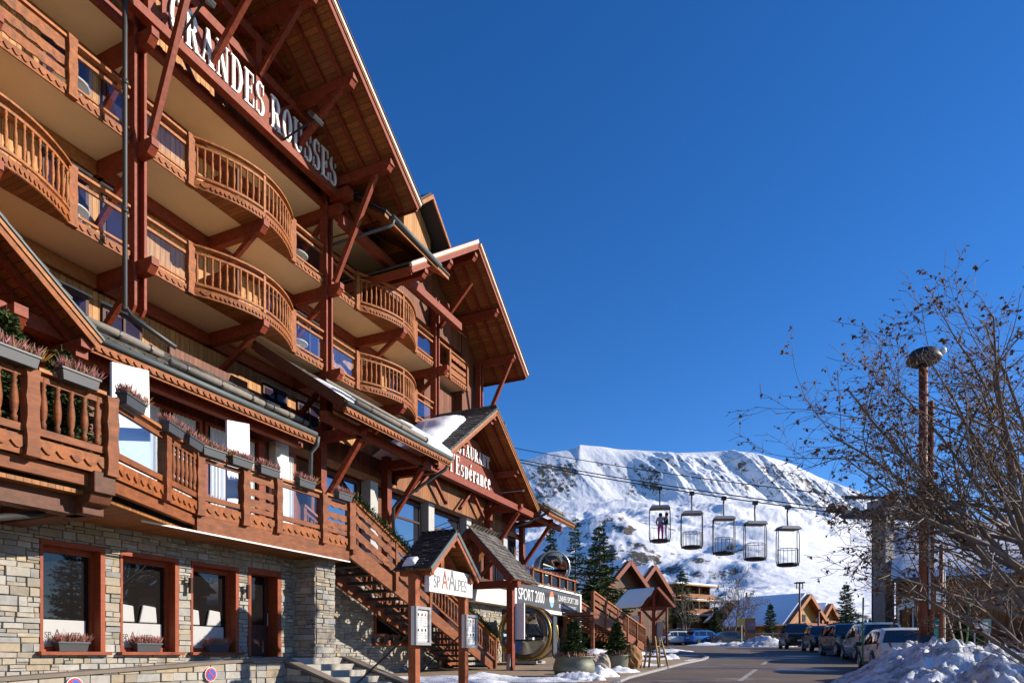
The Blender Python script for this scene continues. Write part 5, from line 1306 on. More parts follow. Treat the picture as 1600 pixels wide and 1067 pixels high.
# snow heaps on the pavement
def heap(px, Y, rx, ry, h, seed, mat='snow', name='snow_heap', rot=0, base=None):
    q = Vector(base) if base is not None else gpy(px, Y, -.02); mb = MB(); n = 26
    for j in range(n+1):
        for i in range(n+1):
            x, y = 2*i/n-1, 2*j/n-1; r = math.sqrt(x*x+y*y); nz = float(fbm(x*3+seed, y*3+seed*2, 5, .6)); k = max(0, 1-r-(.6-nz)*.7)
            xx, yy = x*rx, y*ry; X_, Y_ = xx*math.cos(rot)-yy*math.sin(rot), xx*math.sin(rot)+yy*math.cos(rot)
            mb.v.append((q.x+X_, q.y+Y_, (gz(q.y+Y_) if base is None else q.z)-.03+(h*(k**.6)*(.5+nz) if k > 0 else -.03)))
    for j in range(n):
        for i in range(n): o = j*(n+1)+i; mb.f.append((o, o+1, o+n+2, o+n+1))
    return tag(mb.build(name, M[mat], smooth=True), kind='structure')
heap(690, 19.6, 2.0, .9, .20, 1); heap(755, 20.3, 1.6, .8, .20, 4); heap(825, 19.9, 1.9, .6, .15, 7); heap(640, 19.8, 1.6, .8, .15, 41); heap(905, 20.4, .9, .45, .26, 2); heap(938, 21.6, .7, .5, .32, 9); heap(965, 23.5, .9, .4, .2, 11)
heap(650, 13.6, 1.2, .6, .12, 15); heap(1000, 27.5, 1.0, .7, .12, 13); heap(985, 33, 2.2, 2.0, .45, 14); heap(930, 34, 1.8, 1.8, .5, 16); heap(1075, 36, 1.2, .35, .05, 17, rot=.6); heap(1090, 31.5, 1.5, .3, .05, 19, rot=.9); heap(1040, 42, 2.0, .8, .2, 22)
heap(650, 18.5, 2.5, 1.0, .12, 23)
# ================================================================= mountain
g = G('mountain snow and rock', .8); p = g.pos(); geo = g.n('NewGeometry')
at_r = g.n('Attribute', {'attribute_name': 'rock'}).outputs['Fac']
n1 = g.noise(g.mapping(p, (0, 0, 0), (1, .35, 1.4)), .022, 9, .72); n2 = g.noise(p, .11, 6, .7)
nz = g.n('SeparateXYZ', None, Vector=geo.outputs['Normal']).outputs[2]
n3 = g.noise(g.mapping(p, (0, 0, 0), (1, .5, .55)), .07, 8, .78)
val = g.math('ADD', g.math('ADD', at_r, g.math('MULTIPLY', g.math('SUBTRACT', n1, .5), 1.3)), g.math('MULTIPLY', g.math('SUBTRACT', n3, .5), 2.1))
msk = g.ramp(val, .50, .62)
rockc = g.mix(n2, (.045, .043, .045), (.20, .165, .13)); brush = g.ramp(n1, .45, .65); rockc = g.mix(brush, rockc, (.13, .105, .075))
snc = g.mix(n2, (.70, .725, .765), (.80, .815, .83))
g.col(g.mix(msk, snc, rockc)); g.bump(g.math('ADD', g.math('MULTIPLY', n1, .9), g.math('MULTIPLY', n2, .5)), .3, 8.0); g.b.inputs['Specular IOR Level'].default_value = .2
M['mountain'] = g.m
SKX = [500, 700, 790, 815, 835, 855, 880, 900, 903, 906, 920, 942, 965, 995, 1030, 1053, 1074, 1115, 1145, 1167, 1192, 1220, 1237, 1264, 1290, 1330, 1400, 1470, 1540, 1620, 1800, 2000]
SKY_ = [800, 745, 727, 721, 714, 707, 704, 700, 696, 694.5, 696, 697.5, 701, 703, 706, 708, 707, 705, 704, 707, 711, 719, 725, 738, 752, 768, 788, 806, 826, 850, 880, 900]
NX = 820
pxs = np.linspace(640, 1760, NX); tt = (pxs-HX)/FP
Yd = np.concatenate([105*(2280/105.)**np.linspace(0, 1, 330), np.linspace(2285, 2700, 120), [2760, 2850, 3050, 3400]])
es = np.interp(pxs, SKX, SKY_); es = (HY-es)/FP
TT, YY = np.meshgrid(tt, Yd); PXX = TT*FP+HX; ES = np.interp(TT, tt, es); XX = TT*YY
# elevation of the slope as a fraction of the skyline, against distance
kx = [105, 135, 180, 260, 400, 600, 800, 1000, 1150, 1500, 1800, 2100, 2330, 2480, 2600, 2660, 2700, 2850, 3050, 3400]
kl = [.035, .042, .06, .12, .22, .33, .45, .56, .61, .63, .655, .70, .765, .88, .965, .99, 1.0, .96, .9, .8]
kr_ = [.035, .042, .06, .13, .26, .40, .52, .60, .645, .69, .715, .735, .765, .87, .965, .99, 1.0, .96, .9, .8]
fl, fr_ = np.interp(YY, kx, kl), np.interp(YY, kx, kr_); wgt = np.clip((PXX-900)/300, 0, 1)
nearb = np.clip((YY-200)/300, 0, 1); ker = np.exp(-.5*(np.arange(-150, 151)/48.)**2); ker /= ker.sum(); esm = np.convolve(np.pad(es, 150, mode='edge'), ker, 'valid'); esm = np.minimum(esm, es+.004)
exact = np.clip((YY-2480)/160, 0, 1); ES = np.interp(TT, tt, esm)*(1-exact)+ES*exact
ESm = np.where(YY < 500, .285*(1-nearb)+ES*nearb, ES)
# low part does not follow the skyline down at the right, where a broad piste comes in
flat = np.clip((1500-YY)/600, 0, 1); ESm = ESm*(1-flat)+np.maximum(ESm, .235)*flat
Z = (fl*(1-wgt)+fr_*wgt)*ESm*YY
rid = lambda n: 1-np.abs(2*n-1)
s_ = np.clip((YY-140)/500, 0, 1); rim = np.clip((2690-YY)/130, 0, 1)*(YY <= 2700)
face = np.clip((YY-2250)/120, 0, 1)*np.clip((2700-YY)/150, 0, 1); cx = XX-(YY-2500)*-.35
rib = rid(fbm(cx/210+3.3, YY/1500+2, 3, .45)); rib2 = rid(fbm(cx/80+8.1, YY/420+5, 5, .6)); rough = fbm(XX/26, YY/30, 4, .6)-.5
rpx = np.clip((PXX-960)/90, .25, 1)
face_amp = face*rpx
Z = Z+face_amp*((rib-.6)*(60+90*fbm(XX/260+7, YY/400, 3))+(rib2-.6)*38+(rid(fbm(XX/38+2, YY/90+6, 4, .6))-.6)*11+rough*7)
plate = np.clip((YY-500)/300, 0, 1)*np.clip((2330-YY)/120, 0, 1)
sm = np.clip((PXX-1150)/110, 0, 1)*np.clip((YY-450)/150, 0, 1)*np.clip((1700-YY)/200, 0, 1)
Z = Z+plate*(1-.85*sm)*((fbm(XX/330+5, YY/420+2, 4)-.5)*95+(fbm(XX/90, YY/130+3, 5, .55)-.5)*34)+s_*(1-.75*sm)*(YY < 2330)*(fbm(XX/34, YY/50+9, 5, .55)-.5)*(2.0+.0055*YY)*np.clip(1-(YY-1500)/900, .35, 1)
Z = Z+(YY < 900)*np.clip((YY-130)/100, 0, 1)*np.clip((900-YY)/200, 0, 1)*(fbm(XX/22, YY/26, 4, .55)-.5)*7*(1-.7*sm)
kn = np.exp(-((PXX-950)/65)**2-((np.log(YY)-np.log(1050))/.13)**2); Z += kn*26
Z = Z+(YY > 2600)*(YY < 2720)*(fbm(XX/130+4, YY/500, 3)-.5)*7
dzdx = np.gradient(Z, axis=1)/np.gradient(XX, axis=1); dzdy = np.gradient(Z, axis=0)/np.gradient(YY, axis=0)
steep = np.sqrt(dzdx**2+dzdy**2)
patch = fbm(XX/150+21, YY/190+4, 4, .55)-.5
rock = .02+face*np.clip((2610-YY)/60, 0, 1)*(.26+.40*np.clip(steep-.85, -.3, .5)+patch*1.1)
rock += .30*face*np.exp(-((PXX-852)/45)**2)*np.clip((2640-YY)/60, 0, 1)+.10*face*np.clip((PXX-1070)/60, 0, 1)*np.clip((1310-PXX)/60, 0, 1)+.04*face*np.exp(-((PXX-1010)/35)**2)
low = np.clip((YY-150)/80, 0, 1)*np.clip((1500-YY)/250, 0, 1)
rock += low*(1-.92*sm)*(.14+patch*1.7+(fbm(XX/48+11, YY/30, 5, .6)-.5)*1.1+np.clip(steep-.42, -.1, .4)*.9)+kn*.26
rock += np.clip((YY-1500)/250, 0, 1)*np.clip((2300-YY)/100, 0, 1)*(patch*.9+np.clip(steep-.5, 0, .5)*.8)
rock = np.clip(rock-.30*sm-.25*np.clip((YY-2600)/50, 0, 1), -.6, .6)
nyy = len(Yd)
me = bpy.data.meshes.new('mountain')
vv = np.stack([XX, YY, Z], -1).reshape(-1, 3); idx = np.arange(nyy*NX).reshape(nyy, NX)
ff = np.stack([idx[:-1, :-1], idx[:-1, 1:], idx[1:, 1:], idx[1:, :-1]], -1).reshape(-1, 4)
me.vertices.add(len(vv)); me.vertices.foreach_set('co', vv.ravel()); me.loops.add(ff.size); me.loops.foreach_set('vertex_index', ff.ravel().astype(np.int32))
me.polygons.add(len(ff)); me.polygons.foreach_set('loop_start', np.arange(0, ff.size, 4, dtype=np.int32)); me.polygons.foreach_set('loop_total', np.full(len(ff), 4, dtype=np.int32))
me.polygons.foreach_set('use_smooth', np.ones(len(ff), bool)); me.update(); me.validate()
a = me.attributes.new('rock', 'FLOAT', 'POINT'); a.data.foreach_set('value', rock.ravel().astype(np.float32))
me.materials.append(M['mountain']); mo = bpy.data.objects.new('mountain', me); COL.objects.link(mo); tag(mo, kind='structure')

# ================================================================= snow bank and snow field right of the road
def snow_sheet(name, pts_x, pts_y, hf, mat):
    mb = MB(); nx = len(pts_x)
    for y in pts_y:
        for x in pts_x: mb.v.append((x, y, hf(x, y)))
    for j in range(len(pts_y)-1):
        for i in range(nx-1): mb.f.append((j*nx+i, j*nx+i+1, (j+1)*nx+i+1, (j+1)*nx+i))
    return tag(mb.build(name, M[mat], smooth=True), kind='structure')
edge_x = lambda y: float(np.interp(y, [0, 8, 12, 15, 18, 20, 21.3, 22.4, 24, 30, 48, 70], [2.6, 4.2, 5.6, 6.9, 8.2, 9.3, 10.6, 12.6, 14.6, 18.6, 25.5, 30]))
def bank_h(x, y):
    d = x-edge_x(y); 
    if d < -.3: return gz(y)-.3
    crest = float(np.interp(y, [0, 8, 12, 15, 18, 20.3, 22.5, 26, 32, 60], [.5, .62, .85, 1.15, 1.30, 1.05, .40, .4, .35, .3]))
    ramp = min(1, max(0, d/2.6)); k = ramp**.9; fall = 1-.45*min(1, max(0, (d-3.0)/2.5))
    n = float(fbm(x*.9+3, y*.9, 6, .6)); n2 = float(fbm(x*3.1, y*3.1+7, 5, .65))
    n3 = 1-abs(2*float(fbm(x*2.2+1, y*1.4+3, 4))-1)
    return gz(y)-.06+crest*k*fall*(.40+.95*n)+(n2-.5)*.42*k*(1 if d < 4 else .6)+(n3-.6)*.40*k+(float(fbm(x*6.3+5, y*6.3, 3))-.5)*.16*k
snow_sheet('snow_bank', np.concatenate([np.linspace(2.5, 14, 190), np.linspace(14.2, 34, 70)]), np.concatenate([np.linspace(5, 24, 260), np.linspace(24.3, 75, 60)]), bank_h, 'snow_dirty')

# ================================================================= cars
M['tyre'] = m_plain('tyre rubber', (.012, .012, .012), .85, 0, .2, 9); M['rim'] = m_plain('alloy rim', (.42, .42, .43), .3, .9, .1, 9)
M['tail'] = m_plain('tail lamp red', (.28, .012, .012), .2, 0, .1, 9); M['head'] = m_plain('head lamp glass', (.55, .57, .60), .08, .3, .1, 9)
M['car_glass'] = m_glass_dark('car glass', (.010, .012, .012), .10); M['trim'] = m_plain('black trim', (.015, .015, .016), .55, 0, .2, 9)
def m_paint(name, col, metal=.35):
    g = G(name, .38); f = g.noise(g.pos(), 40, 2); g.col(g.mix(f, C(col, .9), C(col, 1.1))); g.b.inputs['Metallic'].default_value = metal*.3
    g.b.inputs['Coat Weight'].default_value = .35; g.b.inputs['Coat Roughness'].default_value = .06
    d = g.ramp(g.noise(g.pos(), 1.6, 6, .7), .5, .75); g.put(g.b.inputs['Roughness'], g.math('MULTIPLY_ADD', d, .35, .25)); return g.m
def car(loc, ang, label, paint, Lc, Wc, Hc, style='suv', group=None, plate='front'):
    """body lofted through cross-sections; x runs to the front"""
    t = thing('parked_car', loc, label, 'car', group, ang); h = Lc/2; belt = Hc*.60; hood = Hc*(.60 if style == 'suv' else .57)
    # stations: x, belt height, roof height, half width factor
    if style == 'sedan': A = [(-h, .56, .57, .80), (-h+.12, .60, .62, .93), (-h+.75, .62, .67, .98), (-h+1.35, .63, .93, 1), (-h+1.95, .63, .995, 1), (.05, .63, 1, 1), (.55, .62, .96, 1), (1.15, .62, .66, 1), (h-.85, .60, .63, .98), (h-.25, .53, .555, .93), (h, .42, .44, .80)]
    else: A = [(-h, .50, .52, .82), (-h+.06, .60, .64, .90), (-h+.38, .61, .93, .97), (-h+.85, .61, .99, 1), (-.2, .60, 1, 1), (.35, .60, .985, 1), (.62, .60, .93, 1), (1.12, .60, .655, 1), (h-.6, .57, .60, .98), (h-.16, .53, .555, .92), (h, .42, .44, .82)]
    sec = []
    for x, b, r, w in A:
        W_ = Wc/2*w; B, T = Hc*b, Hc*r; g_ = min(1, max(0, (T-B)/(.38*Hc))); wr = W_*(1-.24*g_); c = .22 if abs(x) < h-.1 else .30
        sec.append([(0, c), (W_*.86, c), (W_*.97, c+.12), (W_, Hc*.36), (W_*.985, B-.10), (W_*.95, B), (wr, max(B+.005, T-.07*g_-.01)), (wr*.86, T), (0, T+.015*g_)])
    mb = MB(); n = len(sec[0])
    full = []
    for (x, *_), s_ in zip(A, sec):
        ring = [(x, y, z) for y, z in s_]+[(x, -y, z) for y, z in reversed(s_[1:-1])]; full.append(ring); mb.v += ring
    m = len(full[0])
    for i in range(len(full)-1):
        for j in range(m): j2 = (j+1) % m; mb.f.append((i*m+j, i*m+j2, (i+1)*m+j2, (i+1)*m+j))
    mb.f.append(tuple(range(m-1, -1, -1))); mb.f.append(tuple((len(full)-1)*m+k for k in range(m)))
    bo = mb.build('body', paint, t, local=True, smooth=True); md = bo.modifiers.new('edge', 'BEVEL'); md.width = .03; md.segments = 2; md.limit_method = 'ANGLE'; md.angle_limit = R(25)
    V = lambda i, j: Vector(full[i][j])
    def inset(name, quads, k=.86, off=.012):
        mb = MB()
        for q in quads:
            c = sum(q, Vector())/4; nr = (q[1]-q[0]).cross(q[3]-q[0]).normalized()
            if nr.dot(c-Vector((c.x*.9, 0, .6))) < 0: nr = -nr
            mb.add([c+(p-c)*k+nr*off for p in q], [(0, 1, 2, 3)])
        return mb.build(name, M['car_glass'], t, local=True)
    gi = [i for i in range(len(A)-1) if A[i][2]-A[i][1] > .2 and A[i+1][2]-A[i+1][1] > .2]
    for s in (0, 1):
        J = (5, 6) if s == 0 else (m-5, m-6)
        inset('side_window', [[V(i, J[0]), V(i+1, J[0]), V(i+1, J[1]), V(i, J[1])] for i in gi], .88)
    fi, ri = gi[-1]+1, gi[0]
    def screen(i0, i1, name):
        q = [V(i0, 7)*1, V(i0, m-7), V(i1, m-7), V(i1, 7)]; lowp = [(A[i1][0], sec[i1][5][0]*.93, sec[i1][6][1]+.0)]
        a = Vector((A[i1][0], sec[i1][6][0]*.98, sec[i1][6][1])); b_ = Vector((a.x, -a.y, a.z)); inset(name, [[V(i0, 7), V(i0, m-7), b_, a]], .92, .022)
    screen(fi, fi+1, 'windscreen'); screen(ri, ri-1, 'rear_window')
    for x in (-h+.80, h-.82):
        for s in (-1, 1):
            r = .33 if style != 'sedan' else .32; y = s*(Wc/2-.10); mb = MB(); nn = 22
            prof = [(.0, -.11), (r*.92, -.11), (r, -.07), (r, .07), (r*.92, .11), (r*.66, .115)]
            for rr, yy in prof:
                for k in range(nn): a = 2*math.pi*k/nn; mb.v.append((x+rr*math.cos(a), y+s*yy, r+rr*math.sin(a)))
            for i in range(len(prof)-1):
                for k in range(nn): k2 = (k+1) % nn; mb.f.append((i*nn+k, i*nn+k2, (i+1)*nn+k2, (i+1)*nn+k))
            mb.f.append(tuple((len(prof)-1)*nn+k for k in range(nn))); wh = mb.build('wheel', M['tyre'], t, local=True, smooth=True)
            mb = MB()
            for k in range(5):
                a = 2*math.pi*k/5; mb.beam(Vector((x, y+s*.122, r)), Vector((x+r*.62*math.cos(a), y+s*.122, r+r*.62*math.sin(a))), .07, .02, Vector((0, 1, 0)))
            mb.path([(x+r*.64*math.cos(2*math.pi*k/18), y+s*.118, r+r*.64*math.sin(2*math.pi*k/18)) for k in range(19)], .022, 5, False); mb.build('rim', M['rim'], wh, local=True)
            mb = MB(); nn = 14; yb = s*(Wc/2+.004)      # dark arch
            for k in range(nn): a0_, a1_ = math.pi*k/nn, math.pi*(k+1)/nn; mb.prism([Vector((x+q*math.cos(a), yb, r+q*math.sin(a))) for q, a in ((r*1.02, a0_), (r*1.2, a0_), (r*1.2, a1_), (r*1.02, a1_))], Vector((0, -s*.12, 0)))
            mb.build('wheel_arch', M['trim'], t, local=True)
    zf = Hc*.47
    for s in (-1, 1):
        mb = MB(); w0, w1 = Wc*.24, Wc*.44; mb.hexa([Vector(p_) for p_ in ((h-.02, s*w0, zf-.09), (h-.30, s*w1, zf-.03), (h-.36, s*w1*.98, zf-.03), (h-.2, s*w0, zf-.09), (h-.03, s*w0, zf-.0), (h-.30, s*w1, zf+.10), (h-.38, s*w1*.98, zf+.10), (h-.2, s*w0, zf))]); mb.build('headlight', M['head'], t, local=True)
        mb = MB(); zt_ = Hc*.58; mb.hexa([Vector(p_) for p_ in ((-h-.015, s*Wc*.24, zt_-.14), (-h+.22, s*Wc*.478, zt_-.12), (-h+.30, s*Wc*.47, zt_-.12), (-h+.1, s*Wc*.24, zt_-.10), (-h+.015, s*Wc*.26, zt_+.09), (-h+.22, s*Wc*.472, zt_+.09), (-h+.3, s*Wc*.465, zt_+.09), (-h+.1, s*Wc*.26, zt_+.06))]); mb.build('tail_light', M['tail'], t, local=True)
        mb = MB(); mb.box(.75, .95, s*Wc*.49 if s > 0 else s*Wc*.49-.2, s*Wc*.49+(.2 if s > 0 else 0), Hc*.60, Hc*.70); mb.build('door_mirror', M['trim'], t, local=True, bevel=.03)
        mb = MB(); mb.box(-.45, -.22, s*Wc*.492-.012, s*Wc*.492+.012, Hc*.50, Hc*.525); mb.box(.55, .78, s*Wc*.492-.012, s*Wc*.492+.012, Hc*.49, Hc*.515); mb.build('door_handle', M['trim'], t, local=True)
        MB().box(-h+1.2, h-1.25, s*Wc*.485-.02, s*Wc*.485+.02, .20, .30).build('sill_trim', M['trim'], t, local=True)
    MB().box(h-.06, h+.012, -Wc*.34, Wc*.34, .24, .40).build('bumper_grille', M['trim'], t, local=True)
    MB().box(h-.10, h+.004, -Wc*.22, Wc*.22, Hc*.40, Hc*.46).build('radiator_grille', M['trim'], t, local=True)
    MB().box(-h-.012, -h+.06, -Wc*.4, Wc*.4, .24, .38).build('rear_bumper', M['trim'], t, local=True)
    MB().box(-h-.02, -h+.02, -.26, .26, Hc*.46, Hc*.46+.11).build('number_plate', M['white'], t, local=True)
    MB().box(h+.006, h+.02, -.26, .26, Hc*.28, Hc*.28+.11).build('number_plate', M['white'], t, local=True)
    if style == 'suv':
        for s in (-1, 1): MB().beam(Vector((-h+1.0, s*Wc*.33, Hc*1.005)), Vector((.2, s*Wc*.33, Hc*1.01)), .04, .04).build('roof_rail', M['trim'], t, local=True)
    return t
PB = m_paint('black car paint', (.010, .011, .014)); PG = m_paint('dark grey car paint', (.035, .037, .040)); PW = m_paint('white car paint', (.62, .62, .62), 0)
PBL = m_paint('blue car paint', (.006, .14, .46)); PS = m_paint('pale blue silver paint', (.16, .25, .30), .5); PN = m_paint('near black paint', (.015, .016, .020))
grp = 'cars parked along the right side of the road'
def park(px, Y, dx=0): return gpy(px, Y, .01)
fwd = R(-104)
car(park(1244, 49.5), fwd, 'black boxy people carrier, farthest of the row facing down the road', PB, 4.7, 1.9, 1.84, 'suv', grp)
car(park(1284, 43.0), fwd, 'black glossy suv second in the row, between the people carrier and the third dark car', PN, 4.4, 1.84, 1.62, 'suv', grp)
car(park(1324, 35.0), R(-100), 'dark hatchback with pale side reflections facing us beside the pale blue car', PB, 4.4, 1.86, 1.66, 'suv', grp)
car(park(1362, 30.0), R(74), 'pale blue silver suv seen from behind', PS, 4.4, 1.86, 1.64, 'suv', grp)
car(park(1396, 24.0), R(72), 'white hatchback seen from behind over the snow bank', PW, 4.0, 1.78, 1.47, 'suv', grp)
g2 = 'cars parked across the end of the road'
car(gpy(1051, 71.5), R(195), 'white car parked at the left end of the far row', PW, 4.1, 1.78, 1.5, 'suv', g2)
car(gpy(1079, 74), R(15), 'dark estate car with red tail lamps between the white and the blue car', PG, 4.3, 1.78, 1.5, 'suv', g2)
car(gpy(1100, 71), R(20), 'bright blue compact car in the far row', PBL, 4.0, 1.78, 1.55, 'suv', g2)
car(gpy(1140, 70), R(8), 'dark grey saloon with bright alloy wheels at the right of the far row', PG, 4.6, 1.82, 1.45, 'sedan', g2)

# ================================================================= lift
def lift_pt(s, dz=0): return Vector((9.3+6.6*s, 43-3.6*s, 10.6-2.03*s+dz))
cab = [('cable', (820, 718.5), (855, 726), (1031, 760), (1340, 802), 46.5, 37.9, 0), ]
def cable(label, dY, dz, r=.035):
    pts = [lift_pt(s)+Vector((0, dY, dz+.10*((s-.2)**2-1.0))) for s in np.linspace(-3.2, 1.62, 30)]
    return tag(MB().path(pts, r, 5).build('lift_cable', M['black'], smooth=True), label, 'cable', 'cables of the basket lift')
cable('lowest lift cable, carrying the five baskets', 0, 0); cable('middle lift cable just above the one with the baskets', 1.5, .62); cable('topmost lift cable, crossing the mountain crest', 5.5, 2.6, .03)
M['lift'] = m_plain('dark lift steel', (.035, .037, .04), .55, .5, .3, 4); M['lift_grey'] = m_plain('grey lift roof', (.33, .33, .33), .6, 0, .15, 4)
def basket(label, loc, rz, gate=True):
    t = thing('lift_basket', loc, label, 'lift basket', 'standing baskets hanging from the lift cable', rz); hw, dp, H0 = .62, .45, 2.15
    mb = MB(); mb.path([(0, 0, 0), (0, 0, -.18), (0, .06, -.4), (0, 0, -1.12)], [.07, .055, .045, .05], 6); mb.box(-.14, .14, -.09, .09, -.16, .06); mb.build('hanger', M['lift'], t, local=True)
    z1 = -1.15
    mb = MB(); mb.hexa([Vector(p) for p in ((-hw, -dp, z1-.20), (hw, -dp, z1-.20), (hw, dp, z1-.20), (-hw, dp, z1-.20), (-hw*.8, -dp*.8, z1-.02), (hw*.8, -dp*.8, z1-.02), (hw*.8, dp*.8, z1-.02), (-hw*.8, dp*.8, z1-.02))]); mb.build('roof', M['lift_grey'], t, local=True)
    z0 = z1-.15-H0
    for sx in (-1, 1):
        for sy in (-.12, .12): MB().path([(sx*hw, sy*.5, z1-.15), (sx*(hw+.02), sy, z1-.5), (sx*(hw+.03), sy, z0+.3), (sx*(hw-.04), sy, z0)], .026, 6).build('side_frame', M['lift'], t, local=True)
    MB().lathe([(.50, 0), (.60, .05), (.63, .12), (.60, .15)], 8, (0, 0, z0)).build('floor', M['lift'], t, local=True)
    def rail_set(a0, a1, nb, y0):
        mb = MB(); pts = []
        for i in range(nb+1):
            a = R(a0+(a1-a0)*i/nb); pts.append(Vector((hw*math.cos(a)*.95, .45*math.sin(a), z0+.98)))
        mb.path(pts, .02, 5, True)
        for p in pts: mb.path([p, Vector((p.x, p.y, z0+.1))], .014, 4)
        return mb
    if gate:
        rail_set(200, 340, 6, 0).build('gate', M['lift'], t, local=True); rail_set(20, 160, 6, 0).build('rail', M['lift'], t, local=True)
    else: rail_set(20, 160, 4, 0).build('rail', M['lift'], t, local=True)
    return t
labs = ['lift basket carrying two people, leftmost on the cable', 'empty lift basket next to the one with the people', 'empty lift basket in the middle of the five', 'empty lift basket, second from the pylon, with a wire loop beside it', 'empty lift basket nearest the pylon, lowest of the five']
arz = math.atan2(-3.6, 6.6)+.35
for i, lab in enumerate(labs):
    s = i*.245*1.0; p = lift_pt(i/4.0) if False else None
    px = (1031, 1081, 1131, 1180, 1231)[i]; tX = (px-HX)/FP; sN = (tX*43-9.3)/(6.6+tX*3.6); P = lift_pt(sN); P.z += .10*((sN-.2)**2-1.0)
    b = basket(lab, P, arz+(i*.07), i > 0)
    if i == 0: first_basket = P
# ---- people
def person(loc, rz, label, skin_pts, clothes, hair, hgt=1.62):
    """one continuous body grown over a joint skeleton; trousers, jacket and hair over it"""
    t = thing('person', loc, label, 'person', 'skiers standing in the lift basket', rz); k = hgt/1.70
    J, E, Rr = skin_pts
    me = bpy.data.meshes.new('body'); me.from_pydata([(x*k, y*k, z*k) for x, y, z in J], E, []); me.update()
    o = bpy.data.objects.new('body', me); COL.objects.link(o); o.parent = t
    md = o.modifiers.new('skin', 'SKIN'); 
    for i, r in enumerate(Rr): me.skin_vertices[0].data[i].radius = (r*k, r*k)
    me.skin_vertices[0].data[0].use_root = True
    o.modifiers.new('sub', 'SUBSURF').levels = 1; o.modifiers['sub'].render_levels = 1
    g = G('clothes '+label, .8); zz = g.n('SeparateXYZ', None, Vector=g.n('TexCoord').outputs['Object']).outputs[2]
    r_ = g.n('ValToRGB', None, Fac=g.math('DIVIDE', zz, 1.75*k)); r_.color_ramp.interpolation = 'CONSTANT'; el = r_.color_ramp.elements
    for i, (ps, c) in enumerate(clothes):
        e = el[i] if i < 2 else el.new(ps); e.position = ps; e.color = (*c, 1)
    g.col(r_.outputs[0]); me.materials.append(g.m)
    mb = MB(); mb.lathe([(.01, .165), (.07, .15), (.105, .09), (.115, .02), (.10, -.06), (.07, -.10)], 12, (0, -.01, 1.56*k)); mb.build('hat', m_plain('hat '+label, hair, .9, 0, .2, 30), t, local=True, smooth=True)
    return t
def pose(arm_f, lean):
    J = [(0, 0, .92), (0, 0, 1.10), (0, lean, 1.32), (0, lean, 1.46), (0, lean+.01, 1.58), (0, lean+.01, 1.68),
         (.10, 0, .88), (.12, .02, .50), (.12, -.02, .10), (.12, .12, .05), (-.10, 0, .88), (-.12, .02, .50), (-.12, -.02, .10), (-.12, .12, .05),
         (.19, lean, 1.38), (.27, lean+arm_f*.4, 1.14), (.20, lean+arm_f, 1.02), (.18, lean+arm_f+.09, 1.03), (-.19, lean, 1.38), (-.28, lean+arm_f*.3, 1.14), (-.24, lean+arm_f*.8, 1.0), (-.23, lean+arm_f*.8+.09, 1.0)]
    for sx, hx in ((.18, 17), (-.23, 21)):
        for kf in range(4): J.append((sx-.03+.02*kf, J[hx][1]+.08-.012*abs(kf-1), J[hx][2]-.02))
        J.append((sx+(-.05 if sx > 0 else .05), J[hx][1]+.03, J[hx][2]+.03))
    E = [(0,1),(1,2),(2,3),(3,4),(4,5),(0,6),(6,7),(7,8),(8,9),(0,10),(10,11),(11,12),(12,13),(2,14),(14,15),(15,16),(16,17),(2,18),(18,19),(19,20),(20,21)]
    E += [(17, 22+i) for i in range(5)]+[(21, 27+i) for i in range(5)]
    Rr = [.15, .14, .165, .06, .085, .095, .105, .08, .06, .05, .105, .08, .06, .05, .085, .058, .045, .03, .085, .058, .045, .03]+[.011]*10
    return J, E, Rr
bz = first_basket.z-1.15-.15-2.15+.15
person(Vector((first_basket.x+.02, first_basket.y-.12, bz)), R(-20), 'person in pink ski trousers, pale purple jacket and dark hat in the left basket', pose(.22, .0), [(0, (.02, .02, .02)), (.06, (.62, .03, .22)), (.50, (.20, .16, .22)), (.66, (.42, .28, .38)), (.87, (.45, .26, .18))], (.02, .02, .025), 1.66)
person(Vector((first_basket.x+.40, first_basket.y-.10, bz)), R(70), 'person in white ski trousers and black jacket in the left basket', pose(.18, .02), [(0, (.55, .55, .55)), (.06, (.62, .62, .64)), (.52, (.02, .022, .03)), (.87, (.45, .26, .18))], (.10, .045, .02), 1.70)
# ---- pylon
py_ = thing('lift_pylon', gpy(1381, 37), 'grey concrete lift pylon with a dark crossarm and ladder', 'pylon'); pb = gpy(1381, 37)
MB().beam(pb+up(-.3), Vector((pb.x, pb.y, 7.7)), .74, .74, Vector((.9, .4, 0))).build('shaft', M['concrete'], py_, bevel=.04)
MB().beam(Vector((pb.x, pb.y, 7.7)), Vector((pb.x, pb.y, 8.3)), 1.15, 1.15, Vector((.9, .4, 0))).build('head', M['concrete'], py_)
ax_ = Vector((.30, .955, 0)).normalized()
mb = MB(); mb.beam(Vector((pb.x, pb.y, 8.05))-ax_*2.6, Vector((pb.x, pb.y, 8.05))+ax_*2.6, .35, .4); mb.beam(Vector((pb.x, pb.y, 7.45))+Vector((-2.5, -.6, .0)), Vector((pb.x, pb.y, 7.55))+Vector((2.5, .3, 0)), .3, .42); mb.beam(Vector((pb.x, pb.y, 8.55))+Vector((-2.0, .2, 0)), Vector((pb.x, pb.y, 8.5))+Vector((2.4, .2, 0)), .14, .16); mb.build('crossarm', M['lift'], py_)
d = Vector((6.6, -3.6, -2.03)).normalized()
